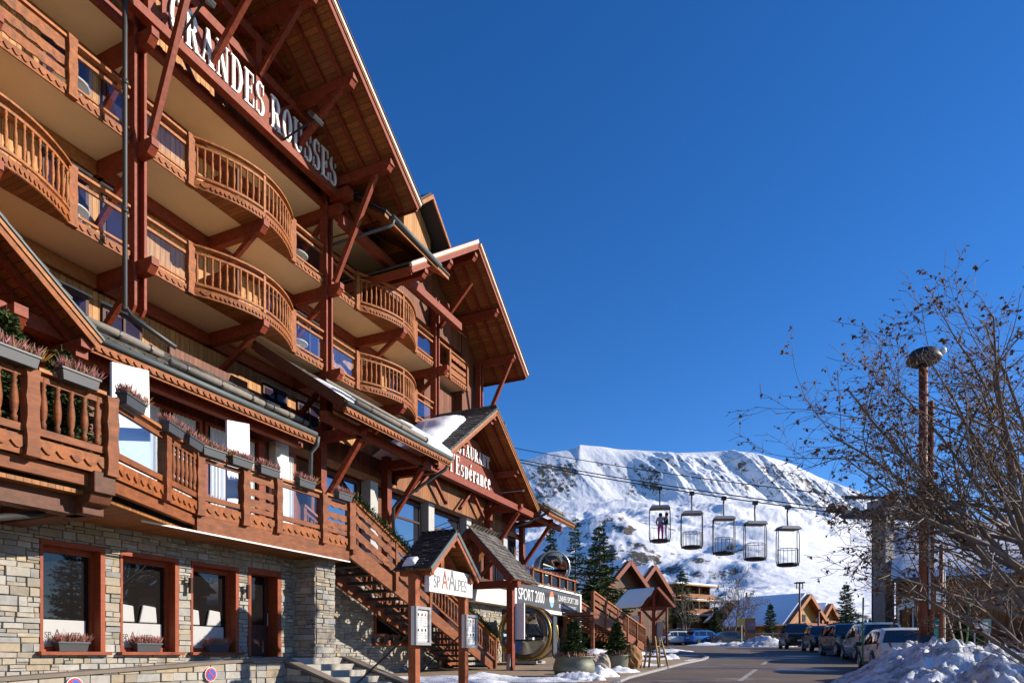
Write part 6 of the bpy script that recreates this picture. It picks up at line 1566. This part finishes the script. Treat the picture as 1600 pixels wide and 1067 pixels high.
for q, z in ((-1.9, 7.55), (2.1, 8.2)):
    c = Vector((pb.x+q*.9, pb.y+q*.2, z)); sh = MB().beam(c-d*1.5, c+d*1.5, .2, .24).build('sheave_frame', M['lift'], py_)
    for k in range(5):
        o = c+d*(k-2)*.6+up(.12); MB().prism([o+d*math.cos(a)*.22+up(math.sin(a)*.22)-ax_*.05 for a in [2*math.pi*i/14 for i in range(14)]], ax_*.1).build('sheave', M['trim'], sh)
mb = MB(); lb = pb+Vector((-.72, -.2, 0))
for s in (-.16, .16): mb.path([lb+Vector((s*.4, s, 0)), Vector((lb.x+s*.4, lb.y+s, 7.9))], .025, 5)
for k in range(26): z = pb.z+.3+k*.3; mb.path([Vector((lb.x-.064, lb.y-.16, z)), Vector((lb.x+.064, lb.y+.16, z))], .015, 4)
mb.build('ladder', M['lift'], py_)
# ---- tall street lamp, sign post, bin, poles
M['rust'] = m_wood('red brown lamp post', (.17, .042, .018), .3, (1, 1, .3), .55)
L0 = Vector((10.48, 17.4, -.75)); lamp = thing('street_lamp', L0, 'tall double red-brown street lamp with a flat round head in front of the bare tree', 'street lamp')
MB().path([L0, L0+up(7.75-L0.z-1.0+.75-.2)], .10, 12).build('pole', M['rust'], lamp, smooth=True)
q = Vector((.21, .02, 0)); MB().path([L0+q, L0+q+up(7.2)], .07, 12).build('second_pole', M['rust'], lamp, smooth=True)
MB().path([L0+q*.45, L0+q*.45+up(1.25)], .20, 14).build('base_sleeve', M['anthracite'], lamp, smooth=True)
MB().path([L0+q*.5+Vector((.0, -.1, 1.9)), L0+q*.5+Vector((0, -.1, 4.2))], .03, 6).build('conduit', M['steel'], lamp)
mb = MB(); c = Vector((L0.x+.02, L0.y, 7.45)); mb.lathe([(.02, .30), (.30, .27), (.36, .17), (.41, .06), (.39, .0), (.28, -.07), (.12, -.12)], 20, c); mb.build('lamp_head', M['lift'], lamp, smooth=True)
MB().lathe([(.05, 0), (.075, .05), (.065, .13), (.02, .17)], 10, c+Vector((.34, -.24, .10))).build('globe', M['white'], lamp, smooth=True)
sp = gpy(1471, 25.5); sp.z += .3; spt = thing('sign_post', sp, 'slim red-brown sign post with a small white plate and pale edge', 'sign post')
MB().path([sp, sp+up(4.3)], .075, 8).build('pole', M['rust'], spt, smooth=True); MB().path([sp+Vector((.11, -.02, 0)), sp+Vector((.11, -.02, 3.3))], .03, 6).build('strip', M['cream'], spt)
MB().box(sp.x-.26, sp.x+.1, sp.y-.12, sp.y-.10, sp.z+2.15, sp.z+2.55).build('plate', M['white'], spt)
M['teal'] = m_plain('teal plastic', (.01, .27, .24), .4)
bn = thing('litter_bin', sp+up(.55), 'teal litter bin hung on the slim sign post', 'litter bin'); MB().lathe([(.20, 0), (.26, .15), (.28, .75), (.24, .9), (.05, .98)], 16, sp+Vector((.02, .32, .55))).build('bin', M['teal'], bn, smooth=True); MB().lathe([(.285, 0), (.285, .04)], 16, sp+Vector((.02, .32, 1.28))).build('rim', M['white'], bn, smooth=True)
M['stake_green'] = m_plain('green snow stake', (.05, .16, .05), .6); M['stake_pale'] = m_plain('pale stake', (.42, .36, .28), .7)
for (pt, pbx, Y, mt, lab) in (((1349, 933), (1348, 1022), 17.5, 'stake_green', 'thin green snow stake in front of the white hatchback'), ((1517, 935), (1508, 1020), 20, 'stake_green', 'thin green snow stake right of the street lamp, before the little fir'), ((1480, 962), (1497, 1000), 24, 'stake_pale', 'pale leaning stake behind the street lamp, left of two'), ((1496, 953), (1505, 992), 25, 'stake_pale', 'pale leaning stake nearer the little fir')):
    a, b = at(*pt, Y), at(pbx[0], pbx[1]+14, Y); tag(MB().path([a, b], .022, 6).build('snow_stake', M[mt], smooth=True), lab, 'snow stake', 'snow stakes in the bank')
def far_lamp(px, py0, Y, label, head=True):
    b = gpy(px, Y); z = (HY-py0)/FP*Y; t = thing('street_lamp' if head else 'wooden_post', b, label, 'street lamp' if head else 'post')
    MB().path([b, Vector((b.x, b.y, z))], [.11, .07], 8).build('pole', M['rust'], t, smooth=True)
    if head:
        mb = MB(); mb.box(b.x-.35, b.x+.35, b.y-.3, b.y+.3, z, z+.10); mb.build('lamp_head', M['lift'], t)
        for s in (-.25, .25): MB().box(b.x+s-.03, b.x+s+.03, b.y-.03, b.y+.03, z-.45, z).build('bracket', M['lift'], t)
    else: MB().box(b.x-.16, b.x+.16, b.y-.1, b.y+.1, z-.05, z+.08).build('cap', M['trim'], t)
    return t
far_lamp(1249.5, 911, 58, 'slender street lamp with a flat head behind the black people carrier'); far_lamp(1279, 953, 54, 'plain wooden post behind the second black car', False); far_lamp(1042, 944, 62, 'slim brown lamp post between the notice kiosk and the far cars', True)
# ---- totem, fence
tq = gpy(1172, 62); tt_ = thing('information_totem', tq, 'brown information totem with two blue signs beside the far cars', 'totem')
MB().box(tq.x-.42, tq.x+.42, tq.y-.15, tq.y+.15, tq.z-.1, tq.z+2.55).build('board', m_wood('totem wood', (.30, .13, .04), .3), tt_)
MB().box(tq.x-.30, tq.x+.45, tq.y-.18, tq.y-.155, tq.z+1.75, tq.z+2.15).build('blue_sign', m_plain('blue grey sign', (.12, .16, .30), .5), tt_); MB().box(tq.x-.30, tq.x+.45, tq.y-.18, tq.y-.155, tq.z+1.2, tq.z+1.5).build('blue_sign', m_plain('dark blue sign', (.03, .05, .14), .5), tt_)
MB().box(tq.x+.1, tq.x+.3, tq.y-.20, tq.y-.181, tq.z+1.9, tq.z+2.05).build('orange_mark', M['orange'], tt_)
cl = gpy(1159, 64); ct = thing('round_sign', cl, 'pale yellow round sign left of the brown totem', 'sign'); MB().path([cl, cl+up(2.0)], .04, 6).build('pole', M['steel'], ct); MB().prism([cl+Vector((.42*math.cos(a), 0, 2.2+.42*math.sin(a))) for a in [2*math.pi*i/20 for i in range(20)]], Vector((0, .05, 0))).build('disc', m_plain('yellow sign', (.62, .42, .12), .5), ct)
fe = thing('wooden_fence', gpy(1195, 63), 'low wooden paling fence behind the snow between totem and black people carrier', 'fence')
a, b = gpy(1178, 63), gpy(1222, 62); n = 22
for z in (.75, 1.15): MB().beam(a+up(z), b+up(z), .06, .12).build('rail', M['stake_pale'], fe)
for k in range(n+1): q = a.lerp(b, k/n); MB().beam(q+up(.1), q+up(.95), .11, .03, Vector((0, 1, 0))).build('picket', M['rail_light'], fe)
for k in range(4): q = a.lerp(b, k/3); MB().beam(q+Vector((0, -.08, -.1)), q+Vector((0, -.08, 1.3)), .1, .1, Vector((0, 1, 0))).build('post', M['stake_pale'], fe)
heap(0, 0, 2.6, .9, 1.0, 31, 'snow_dirty', 'snow_heap', base=gpy(1198, 59)); heap(0, 0, 2.0, .8, .45, 33, 'snow_dirty', 'snow_heap', base=gpy(1150, 64))
heap(0, 0, 3.0, .8, .35, 35, 'snow', 'snow_heap', base=gpy(1120, 68))

# ================================================================= far houses
M['orange_wood'] = m_planks('new larch cladding', (.52, .25, .06), .3, 'x', .25); M['brown_wood'] = m_planks('old brown cladding and gable shade', (.14, .065, .03), .3, 'x', .3)
def chalet(label, px, Y, wd, dp, hw, ridge, rz, wall, roof='snow', over=.8, name='chalet', base=None, wins=((-.25, .45), (.25, .45)), loft=True, blc=True, dark=False):
    b = gpy(px, Y); 
    if base is not None: b.z = base
    t = thing(name, b, label, 'chalet', None, rz)       # local: gable front towards -y
    x = wd/2; mb = MB(); mb.box(-x, x, 0, dp, -.5, hw); mb.prism([(-x, .0, hw), (x, .0, hw), (0, .0, ridge-.1)], Vector((0, dp, 0))); mb.build('wall', M[wall], t, local=True)
    sl_ = (ridge-hw)/x; e = over
    for s in (-1, 1):
        a, c = Vector((0, -e*1.3, ridge)), Vector((s*(x+e), -e*1.3, hw-e*sl_)); nr = Vector((s*sl_, 0, 1)).normalized()
        r = MB().prism([a, c, c+nr*.22, a+nr*.22], Vector((0, dp+2.6*e, 0))).build('roof', M['beam_dark' if wall != 'orange_wood' else 'rail_light'], t, local=True)
        MB().prism([a-nr*.25, c-nr*.25, c+nr*.24, a+nr*.24], Vector((0, -.08, 0))).build('rake_board', M['beam' if dark else 'rail_light' if wall != 'brown_wood' else 'beam_dark'], r, local=True)
        if roof == 'snow': MB().prism([a+nr*.225+Vector((0, .5, 0)), c+nr*.225+Vector((0, .5, 0)), c+nr*.42+Vector((0, .6, 0)), a+nr*.45+Vector((0, .6, 0))], Vector((0, dp+2.6*e-.7, 0))).build('roof_snow', M['snow'], r, local=True)
    for fx, fz in wins:
        w = MB().box(fx*wd-.5, fx*wd+.5, -.06, .02, fz*hw-.55, fz*hw+.65).build('window', M['frame_red'], t, local=True); MB().box(fx*wd-.4, fx*wd+.4, -.08, -.062, fz*hw-.45, fz*hw+.55).build('pane', M['window'], w, local=True)
    if loft: w = MB().box(-.45, .45, -.06, .02, hw+.3, hw+1.3).build('window', M['frame_dark'], t, local=True); MB().box(-.35, .35, -.08, -.062, hw+.4, hw+1.2).build('pane', M['window'], w, local=True)
    if blc:
        bl = MB().box(-x*.8, x*.8, -1.1, 0, hw*.68, hw*.68+.12).build('balcony', M['rail_light'], t, local=True); MB().box(-x*.8, x*.8, -1.1, -1.04, hw*.68+.2, hw*.68+1.0).build('railing', M['rail'], bl, local=True)
    return t
chalet('red-brown chalet gable rising behind the large spruce', 975, 80, 6.6, 10, 6.6, 9.6, R(38), 'brown_wood', wins=(), dark=True, loft=False, blc=False)  # dark wall colour stands in for the shade under the roof overhang
chalet('red-brown chalet gable with snowy roof behind the notice kiosk', 1014, 84, 6.2, 11, 6.4, 9.5, R(38), 'brown_wood', wins=(), dark=True, loft=False, blc=False)  # shade below the overhang is put into the wall colour here too
chalet('light larch chalet with wide snowy roof behind the black people carrier', 1256, 92, 10.5, 8, 2.8, 6.6, R(40), 'orange_wood', over=.75, wins=((-.3, .6),))
chalet('little larch chalet behind the wooden post', 1293, 96, 5.0, 9, 3.4, 5.6, R(40), 'orange_wood', over=.5, wins=())
chalet('brown chalet with snow roof behind the bare trees, nearer the dark saloon', 1139, 98, 4.6, 10, 3.8, 6.0, R(-12), 'brown_wood', over=.5)
chalet('brown chalet with broad snowy roof left of the light larch chalet', 1177, 100, 5.2, 12, 3.6, 6.1, R(-28), 'brown_wood', over=.6, wins=())
# apartment block with balconies
ap = gpy(1080, 108); apt = thing('apartment_block', ap, 'orange timber apartment block with stacked snowy balconies behind the far cars', 'apartment block', None, R(34))
ax0, ax1 = -4.9, 3.6; fz = [0, 2.3, 4.6, 6.9]
MB().box(ax0, ax1, 0, 12, -1, 9.1).build('wall', M['orange_wood'], apt, local=True)
MB().box(ax0-.5, ax1+.4, -2.0, 12.4, 9.1, 9.3).build('roof', M['orange_wood'], apt, local=True); MB().box(ax0-.5, ax1+.4, -1.9, 12.4, 9.31, 9.55).build('roof_snow', M['snow'], apt, local=True); MB().box(ax0+.6, ax0+2.8, 3, 5, 9.55, 10.5).build('chimney', M['grey_wall'], apt, local=True)
for z in fz[1:]:
    bl = MB().box(ax0, ax1+.2, -1.6, 0, z-.12, z+.08).build('balcony', M['orange_wood'], apt, local=True); MB().box(ax0, ax1+.2, -1.62, -1.5, z+.08, z+.24).build('snow_strip', M['snow'], bl, local=True)
    MB().box(ax0, ax1+.2, -1.58, -1.52, z+.3, z+1.0).build('railing', M['rail_light'], bl, local=True)
for z in fz:
    for x in (-3.6, -1.2, 1.4):
        w = MB().box(x-.6, x+.6, -.08, .02, z+.25, z+2.0).build('window', M['frame_dark'], apt, local=True); MB().box(x-.5, x+.5, -.10, -.082, z+.35, z+1.9).build('pane', M['window'], w, local=True)
    for x in (-2.4, .1, 2.6): MB().box(x-.08, x+.08, -1.55, 0, z+.1, z+2.18).build('partition_screen', M['brown_wood'], apt, local=True)
# big timber building behind the bare tree at the right
rb = at(1400, 1020, 34); rbt = thing('timber_building', rb, 'long brown timber building with snowy roof behind the bare tree at the right', 'building', None, R(-30))
M['barn'] = m_planks('brown barn boards', (.40, .15, .042), .22, 'x', .3, .7, (0, 0, R(30)))
def tb(x0, x1, y0, y1, z0, z1): return MB().box(x0, x1, y0, y1, z0, z1)
LB = 19.0
tb(0, LB, 0, 10, -.6, 3.6).build('wall', M['barn'], rbt, local=True)
rr_ = MB().prism([(-.3, -.9, 3.42), (-.3, 11, 7.6), (-.3, 11, 7.8), (-.3, -.9, 3.62)], Vector((LB+1, 0, 0))).build('roof', M['beam_dark'], rbt, local=True)
MB().path([(-.3, -.98, 3.5), (LB, -.98, 3.5)], .07, 8).build('gutter', M['zinc'], rr_, local=True)
sl0 = snow_lump('roof_snow', [(-.3, -.85, 3.64), (LB, -.85, 3.64), (LB, 11, 7.83), (-.3, 11, 7.83)], rr_, .45, 7, 34, edge=.03, local=True)
tb(.6, 2.0, -.05, -.001, -.2, 1.9).build('door', M['frame_dark'], rbt, local=True)
for k in range(4):
    x = 4+k*3.2; w = tb(x, x+.9, -.06, -.001, 2.2, 3.0).build('window', M['frame_dark'], rbt, local=True); tb(x+.1, x+.8, -.08, -.061, 2.3, 2.9).build('pane', M['window'], w, local=True)
for k in range(7): tb(.05+k*3, .25+k*3, -.12, -.002, -.3, 3.5).build('post', M['beam_dark'], rbt, local=True)
bl = tb(4.2, 14, -1.0, -.13, .75, .9).build('balcony', M['beam_dark'], rbt, local=True)
for k in range(40): tb(4.25+k*.245, 4.33+k*.245, -.98, -.94, .9, 1.7).build('baluster', M['rail'], bl, local=True)
tb(4.2, 14, -1.0, -.92, 1.7, 1.78).build('handrail', M['rail'], bl, local=True)
mb = MB(); bn_ = [at(1402, 936, 31), at(1428, 931, 31), at(1429, 948, 31), at(1403, 953, 31)]; ban = tag(mb.prism(bn_, Vector((.02, .06, 0))).build('notice_board', M['white_wall']), 'crooked white notice board in front of the brown building, left of the street lamp', 'notice board')
mb = MB()
for k, (x0, y0, x1, y1) in enumerate(((1404, 941, 1407, 939), (1412, 937, 1418, 938), (1420, 936, 1425, 939), (1405, 947, 1408, 945))): mb.path([at(x0, y0, 30.97), at((x0+x1)/2, (y0+y1)/2+2, 30.97), at(x1, y1, 30.97)], .025, 4)
mb.build('marking', M['black'], ban)
for x in (1404, 1427): MB().path([at(x, 950, 31.05), at(x, 1010, 31.05)], .04, 6).build('leg', M['steel'], ban)
fe2 = thing('wooden_fence', at(1500, 1000, 29), 'dark board fence in front of the brown building at the right', 'fence')
for z in (.25, .6, .95): MB().beam(Vector((19.5, 29, z)), Vector((30, 27, z)), .05, .2).build('rail', M['beam_dark'], fe2)
for k in range(9): q = Vector((19.5, 29, 0)).lerp(Vector((30, 27, 0)), k/8); MB().beam(q+up(-.3), q+up(1.2), .12, .12, Vector((0, 1, 0))).build('post', M['beam_dark'], fe2)
nb_ = at(1535, 980, 27); ns = thing('notice_board', nb_, 'small grey-green notice board on two posts before the brown building', 'notice board')
MB().box(nb_.x-.35, nb_.x+.35, nb_.y, nb_.y+.06, nb_.z-.2, nb_.z+.35).build('board', m_plain('grey green board', (.20, .25, .22), .6), ns); MB().box(nb_.x-.22, nb_.x+.22, nb_.y-.012, nb_.y-.001, nb_.z-.05, nb_.z+.2).build('paper', M['paper'], ns)
for s in (-.28, .28): MB().path([nb_+Vector((s, .03, -1.4)), nb_+Vector((s, .03, .3))], .03, 6).build('leg', M['steel'], ns)

# ================================================================= trees
NB = gpy(938, 52); spruce('spruce_tree', gpy(937, 52), 9.3, 3.1, 'large dark spruce beside the second staircase, in front of the mountain', 'tree', 'spruces', 21, .75, size=1.9, base=.03, trunk_r=.2)
spruce('spruce_tree', Vector((5.2, 56, 1.0)), 10.2, 1.5, 'thin grey-green spruce right of the silver cabin', 'tree', 'spruces', 22, .55, size=1.6, trunk_r=.14, droop=.5)
spruce('spruce_tree', Vector((3.3, 58, 1.0)), 10.0, 1.3, 'thin spruce just above the silver lift cabin', 'tree', 'spruces', 23, .5, size=1.6, trunk_r=.14, droop=.5)
spruce('spruce_tree', gpy(1066, 80), 9.0, 1.9, 'ragged spruce with bare lower branches before the apartment block', 'tree', 'spruces', 24, .55, size=1.8, trunk_r=.16, base=.35, droop=.5)
spruce('spruce_tree', gpy(1119, 84), 4.6, 1.4, 'small dark spruce right of the apartment block', 'tree', 'spruces', 25, .8, size=1.6)
spruce('spruce_tree', gpy(1204, 80), 4.8, 1.2, 'narrow small spruce left of the light larch chalet', 'tree', 'spruces', 26, .6, size=1.5, droop=.4)
spruce('spruce_tree', gpy(1322, 72), 6.6, 1.7, 'dense spruce between the little chalet and the pylon', 'tree', 'spruces', 27, .8, size=1.6)
spruce('spruce_tree', gpy(1035, 96), 5.0, 1.2, 'dark spruce at the foot of the apartment block, half hidden by the kiosk', 'tree', 'spruces', 28, .6, size=1.6)
spruce('spruce_tree', gpy(1512, 28)+up(.1), 2.3, .8, 'little green spruce before the brown building', 'tree', 'spruces', 29, 1.2, size=1.0)
hid = spruce('spruce_tree', Vector((27, 13, -.6)), 8.6, 2.3, 'tall spruce across the street, standing beyond the right picture edge', 'tree', 'spruces across the street', 60, .7, size=1.5, trunk_r=.18)
for x, y, sc_ in ((31, 7.5, 1.0), (33, 18.5, 1.0), (36, 11, 1.15)):
    h_ = dup(hid, Vector((x, y, -.6)), x*.7); h_.scale = (sc_, sc_, sc_)
def scatter_far():
    rnd = random.Random(77); k = 0; src = None
    spots = [(1341, 968, 200), (1352, 965, 205), (1360, 967, 210), (1166, 915, 420), (1122, 893, 520), (1200, 925, 330), (1162, 924, 340), (1128, 921, 350), (1183, 922, 345)]
    for px, py, Y in spots:
        i = np.argmin(abs(Yd-Y)); j = np.argmin(abs(pxs-px)); loc = Vector((XX[i, j], Yd[i], Z[i, j]-.3))
        lab = 'tiny dark conifer far up the snowy slope, '+('near the smooth piste' if px > 1300 else 'above the bare trees')
        if src is None: src = spruce('conifer', loc, 6, 1.6, 'tiny dark conifers standing on the snowy slope', 'tree', 'far conifers on the slope', 5, .35, size=2.2)
        else: dup(src, loc, rnd.random()*6)
scatter_far()
# potted firs on the bar terrace
for i, (px, v, h, lab) in enumerate(((10, -11.0, 2.1, 'dark fir growing at the left picture edge behind the terrace rail'), (96, -11.0, 1.85, 'small fir with a bare top shoot behind the terrace balusters'))):
    u = hu(px, v); t = spruce('potted_fir', H(u, v, 3.0), h, .62, lab, 'fir', 'small firs on the bar terrace', 40+i, 1.5, size=.7, trunk_r=.03, base=.04)
    MB().lathe([(.16, 0), (.2, .28), (.22, .3)], 14).build('pot', M['anthracite'], t, local=True)

# ---- bare trees
M['twig'] = m_plain('grey brown twigs', (.165, .125, .10), .9, 0, .35, 8, .3); M['leaf'] = m_island('withered leaves', [(.20, .085, .03), (.12, .05, .022), (.30, .14, .05), (.09, .045, .025)], .85, .1, 20, .2, .2)
def bare_tree(name, loc, stems, label, seed, levels=4, leaf=.0, r0=.12, group=None, seglen=.34, gr=.12, wand=.22, nmul=1.0, leafsize=.045, minr=.004, bias=Vector()):
    rnd = random.Random(seed); t = thing(name, loc, label, 'tree', group); wood = MB(); lv = MB()
    def leafat(p):
        d = Vector((rnd.gauss(0, 1), rnd.gauss(0, 1), rnd.gauss(-.6, .8))).normalized(); s = d.cross(Vector((rnd.gauss(0, 1), rnd.gauss(0, 1), rnd.gauss(0, 1)))).normalized(); k = leafsize*rnd.uniform(.6, 1.5); m = d.cross(s)*k*.25
        lv.add([p, p+d*k*.6+s*k*.5+m, p+d*k*1.5, p+d*k*.6-s*k*.5+m], [(0, 1, 2), (0, 2, 3)])
    def grow(p, d, L, r, lev):
        n = max(3, int(L/seglen)); pts = [p.copy()]; rad = [r]; dd = d.copy(); wander = wand*(.45 if lev == 0 else 1)
        for i in range(n):
            dd = (dd+Vector((rnd.gauss(0, wander), rnd.gauss(0, wander), rnd.gauss(gr*.5 if lev else 0, wander)))*.55+bias*.06).normalized(); pts.append(pts[-1]+dd*(L/n)); rad.append(max(minr, r*(1-.80*(i+1)/n)))
        wood.path(pts, rad, 7 if lev == 0 else 5 if lev == 1 else 3, lev < 2)
        if lev >= levels:
            if leaf and rnd.random() < leaf:
                for _ in range(rnd.randint(1, 4)): leafat(pts[-1-rnd.randint(0, 1)].lerp(pts[-2], rnd.random()))
            return
        nc = int((5+L*2.2*(.34/seglen if seglen < .34 else 1))*nmul*rnd.uniform(.8, 1.2))
        for c in range(nc):
            f = rnd.uniform(.22, 1.0) if lev else rnd.uniform(.3, 1.0); i = min(n-1, int(f*n)); q = pts[i].lerp(pts[i+1], f*n-i if f < 1 else .9); base = (pts[i+1]-pts[i]).normalized()
            ax = base.cross(Vector((rnd.gauss(0, 1), rnd.gauss(0, 1), rnd.gauss(0, 1)))).normalized(); a = R(rnd.uniform(28, 65)); nd = (base*math.cos(a)+ax*math.sin(a)+up(gr)).normalized()
            grow(q, nd, L*rnd.uniform(.30, .58)*(1-.35*f), max(minr, rad[i]*.55), lev+1)
            if lev >= levels-1 and leaf and rnd.random() < leaf: leafat(q)
    for off, d, L, r in stems: grow(Vector(off), Vector(d).normalized(), L, r, 0)
    wd = wood.build('trunk', M['twig'], t, local=True, smooth=True)
    if leaf: lv.build('withered_leaves', M['leaf'], t, local=True)
    return t
def fan(base, tg, r, seed):
    """limbs from a leaning base towards the places their tips reach, each sagging or rising a little"""
    rnd = random.Random(seed); out = []
    for x, y, z in tg:
        o = Vector((rnd.uniform(-.15, .15), rnd.uniform(-.15, .15), rnd.uniform(.2, 1.5))); v = Vector((x, y, z))-base-o
        out.append((o, v+up(.04*v.length), v.length*.92, r*(.35+.09*v.length)))
    return out
K = .60; q = Vector((10.2, 12.6, -1.2))*K
T1 = [(5.65, 12.2, 5.0), (5.9, 12.9, 3.8), (5.95, 11.8, 3.0), (6.5, 13.2, 2.3), (7.2, 12.0, 5.7), (6.6, 13.0, 4.5), (8.4, 13.0, 6.3), (9.0, 12.0, 6.6), (7.3, 11.6, 1.7), (6.9, 12.2, 5.6), (7.9, 13.6, 5.2), (8.2, 11.6, 3.4), (7.4, 13.4, 3.2), (9.8, 12.4, 6.9), (9.1, 13.4, 5.4), (6.3, 12.4, 1.9)]
T1 = [tuple(Vector(p)*K) for p in T1]
bare_tree('bare_tree', q, [((0, 0, 0), (.0, .05, 1), 6.9*K, .16*K)]+fan(q, T1, .055, 5),
          'big bare tree with withered brown leaves at the right edge, nearest the lamp', 11, 3, .45, leafsize=.027, nmul=.64, seglen=.21, minr=.0026, gr=.06, wand=.20, bias=Vector((-.08, 0, .02)))
q = Vector((14.9, 17.2, -.5))
T2 = [(9.3, 17, 6.0), (9.0, 18, 4.4), (9.6, 16.5, 3.2), (11.0, 17.6, 7.0), (12.4, 17, 7.8), (10.4, 17, 5.2), (11.4, 16.6, 2.6), (12.5, 18, 6.6), (14.0, 17, 9.0), (12.8, 17, 4.0), (9.8, 17.4, 2.0)]
bare_tree('bare_tree', q, [((0, 0, 0), (-.02, 0, 1), 8.6, .17)]+fan(q, T2, .06, 6),
          'bare tree with brown leaves behind the nearest one, at the right picture edge', 12, 3, .5, leafsize=.048, nmul=.58, gr=.06, wand=.20, bias=Vector((-.2, 0, .05)))
q = Vector((12.9, 24, -.2))
bare_tree('bare_shrub', Vector((9.0, 10.9, -.5)), [((0, 0, 0), (-.5, .1, .8), 1.6, .018), ((.1, 0, 0), (-.9, -.1, .5), 1.7, .018), ((0, 0, 0), (.1, .2, 1), 1.6, .016), ((-.2, .2, 0), (-.7, .3, .6), 1.7, .016), ((.1, 0, .2), (-.2, -.3, .9), 1.5, .014)], 'low leafless shrub in the snow under the bare tree', 15, 2, 0, nmul=.55)
gt = 'leafless trees beyond the far cars'
for i, (px, Y, h, lab) in enumerate(((1128, 88, 7.6, 'slim leafless tree left of the brown chalet'), (1147, 86, 8.0, 'tallest leafless tree among the far chalets'), (1162, 88, 7.0, 'leafless tree just left of the brown totem'), (1072, 76, 6.0, 'low leafless tree before the apartment block'), (898, 60, 7.5, 'thin leafless tree left of the large spruce'), (1135, 82, 3.6, 'reddish leafless bush behind the dark saloon'))):
    b = gpy(px, Y); bare_tree('bare_tree', b, [((0, 0, 0), (.05, 0, 1), h, .10), ((0, 0, h*.2), (-.35, .1, 1), h*.6, .05), ((0, 0, h*.22), (.4, -.1, 1), h*.6, .05)], lab, 50+i, 2, .25 if i < 3 else 0, leafsize=.12, nmul=.75, seglen=.6, minr=.013, group=gt)
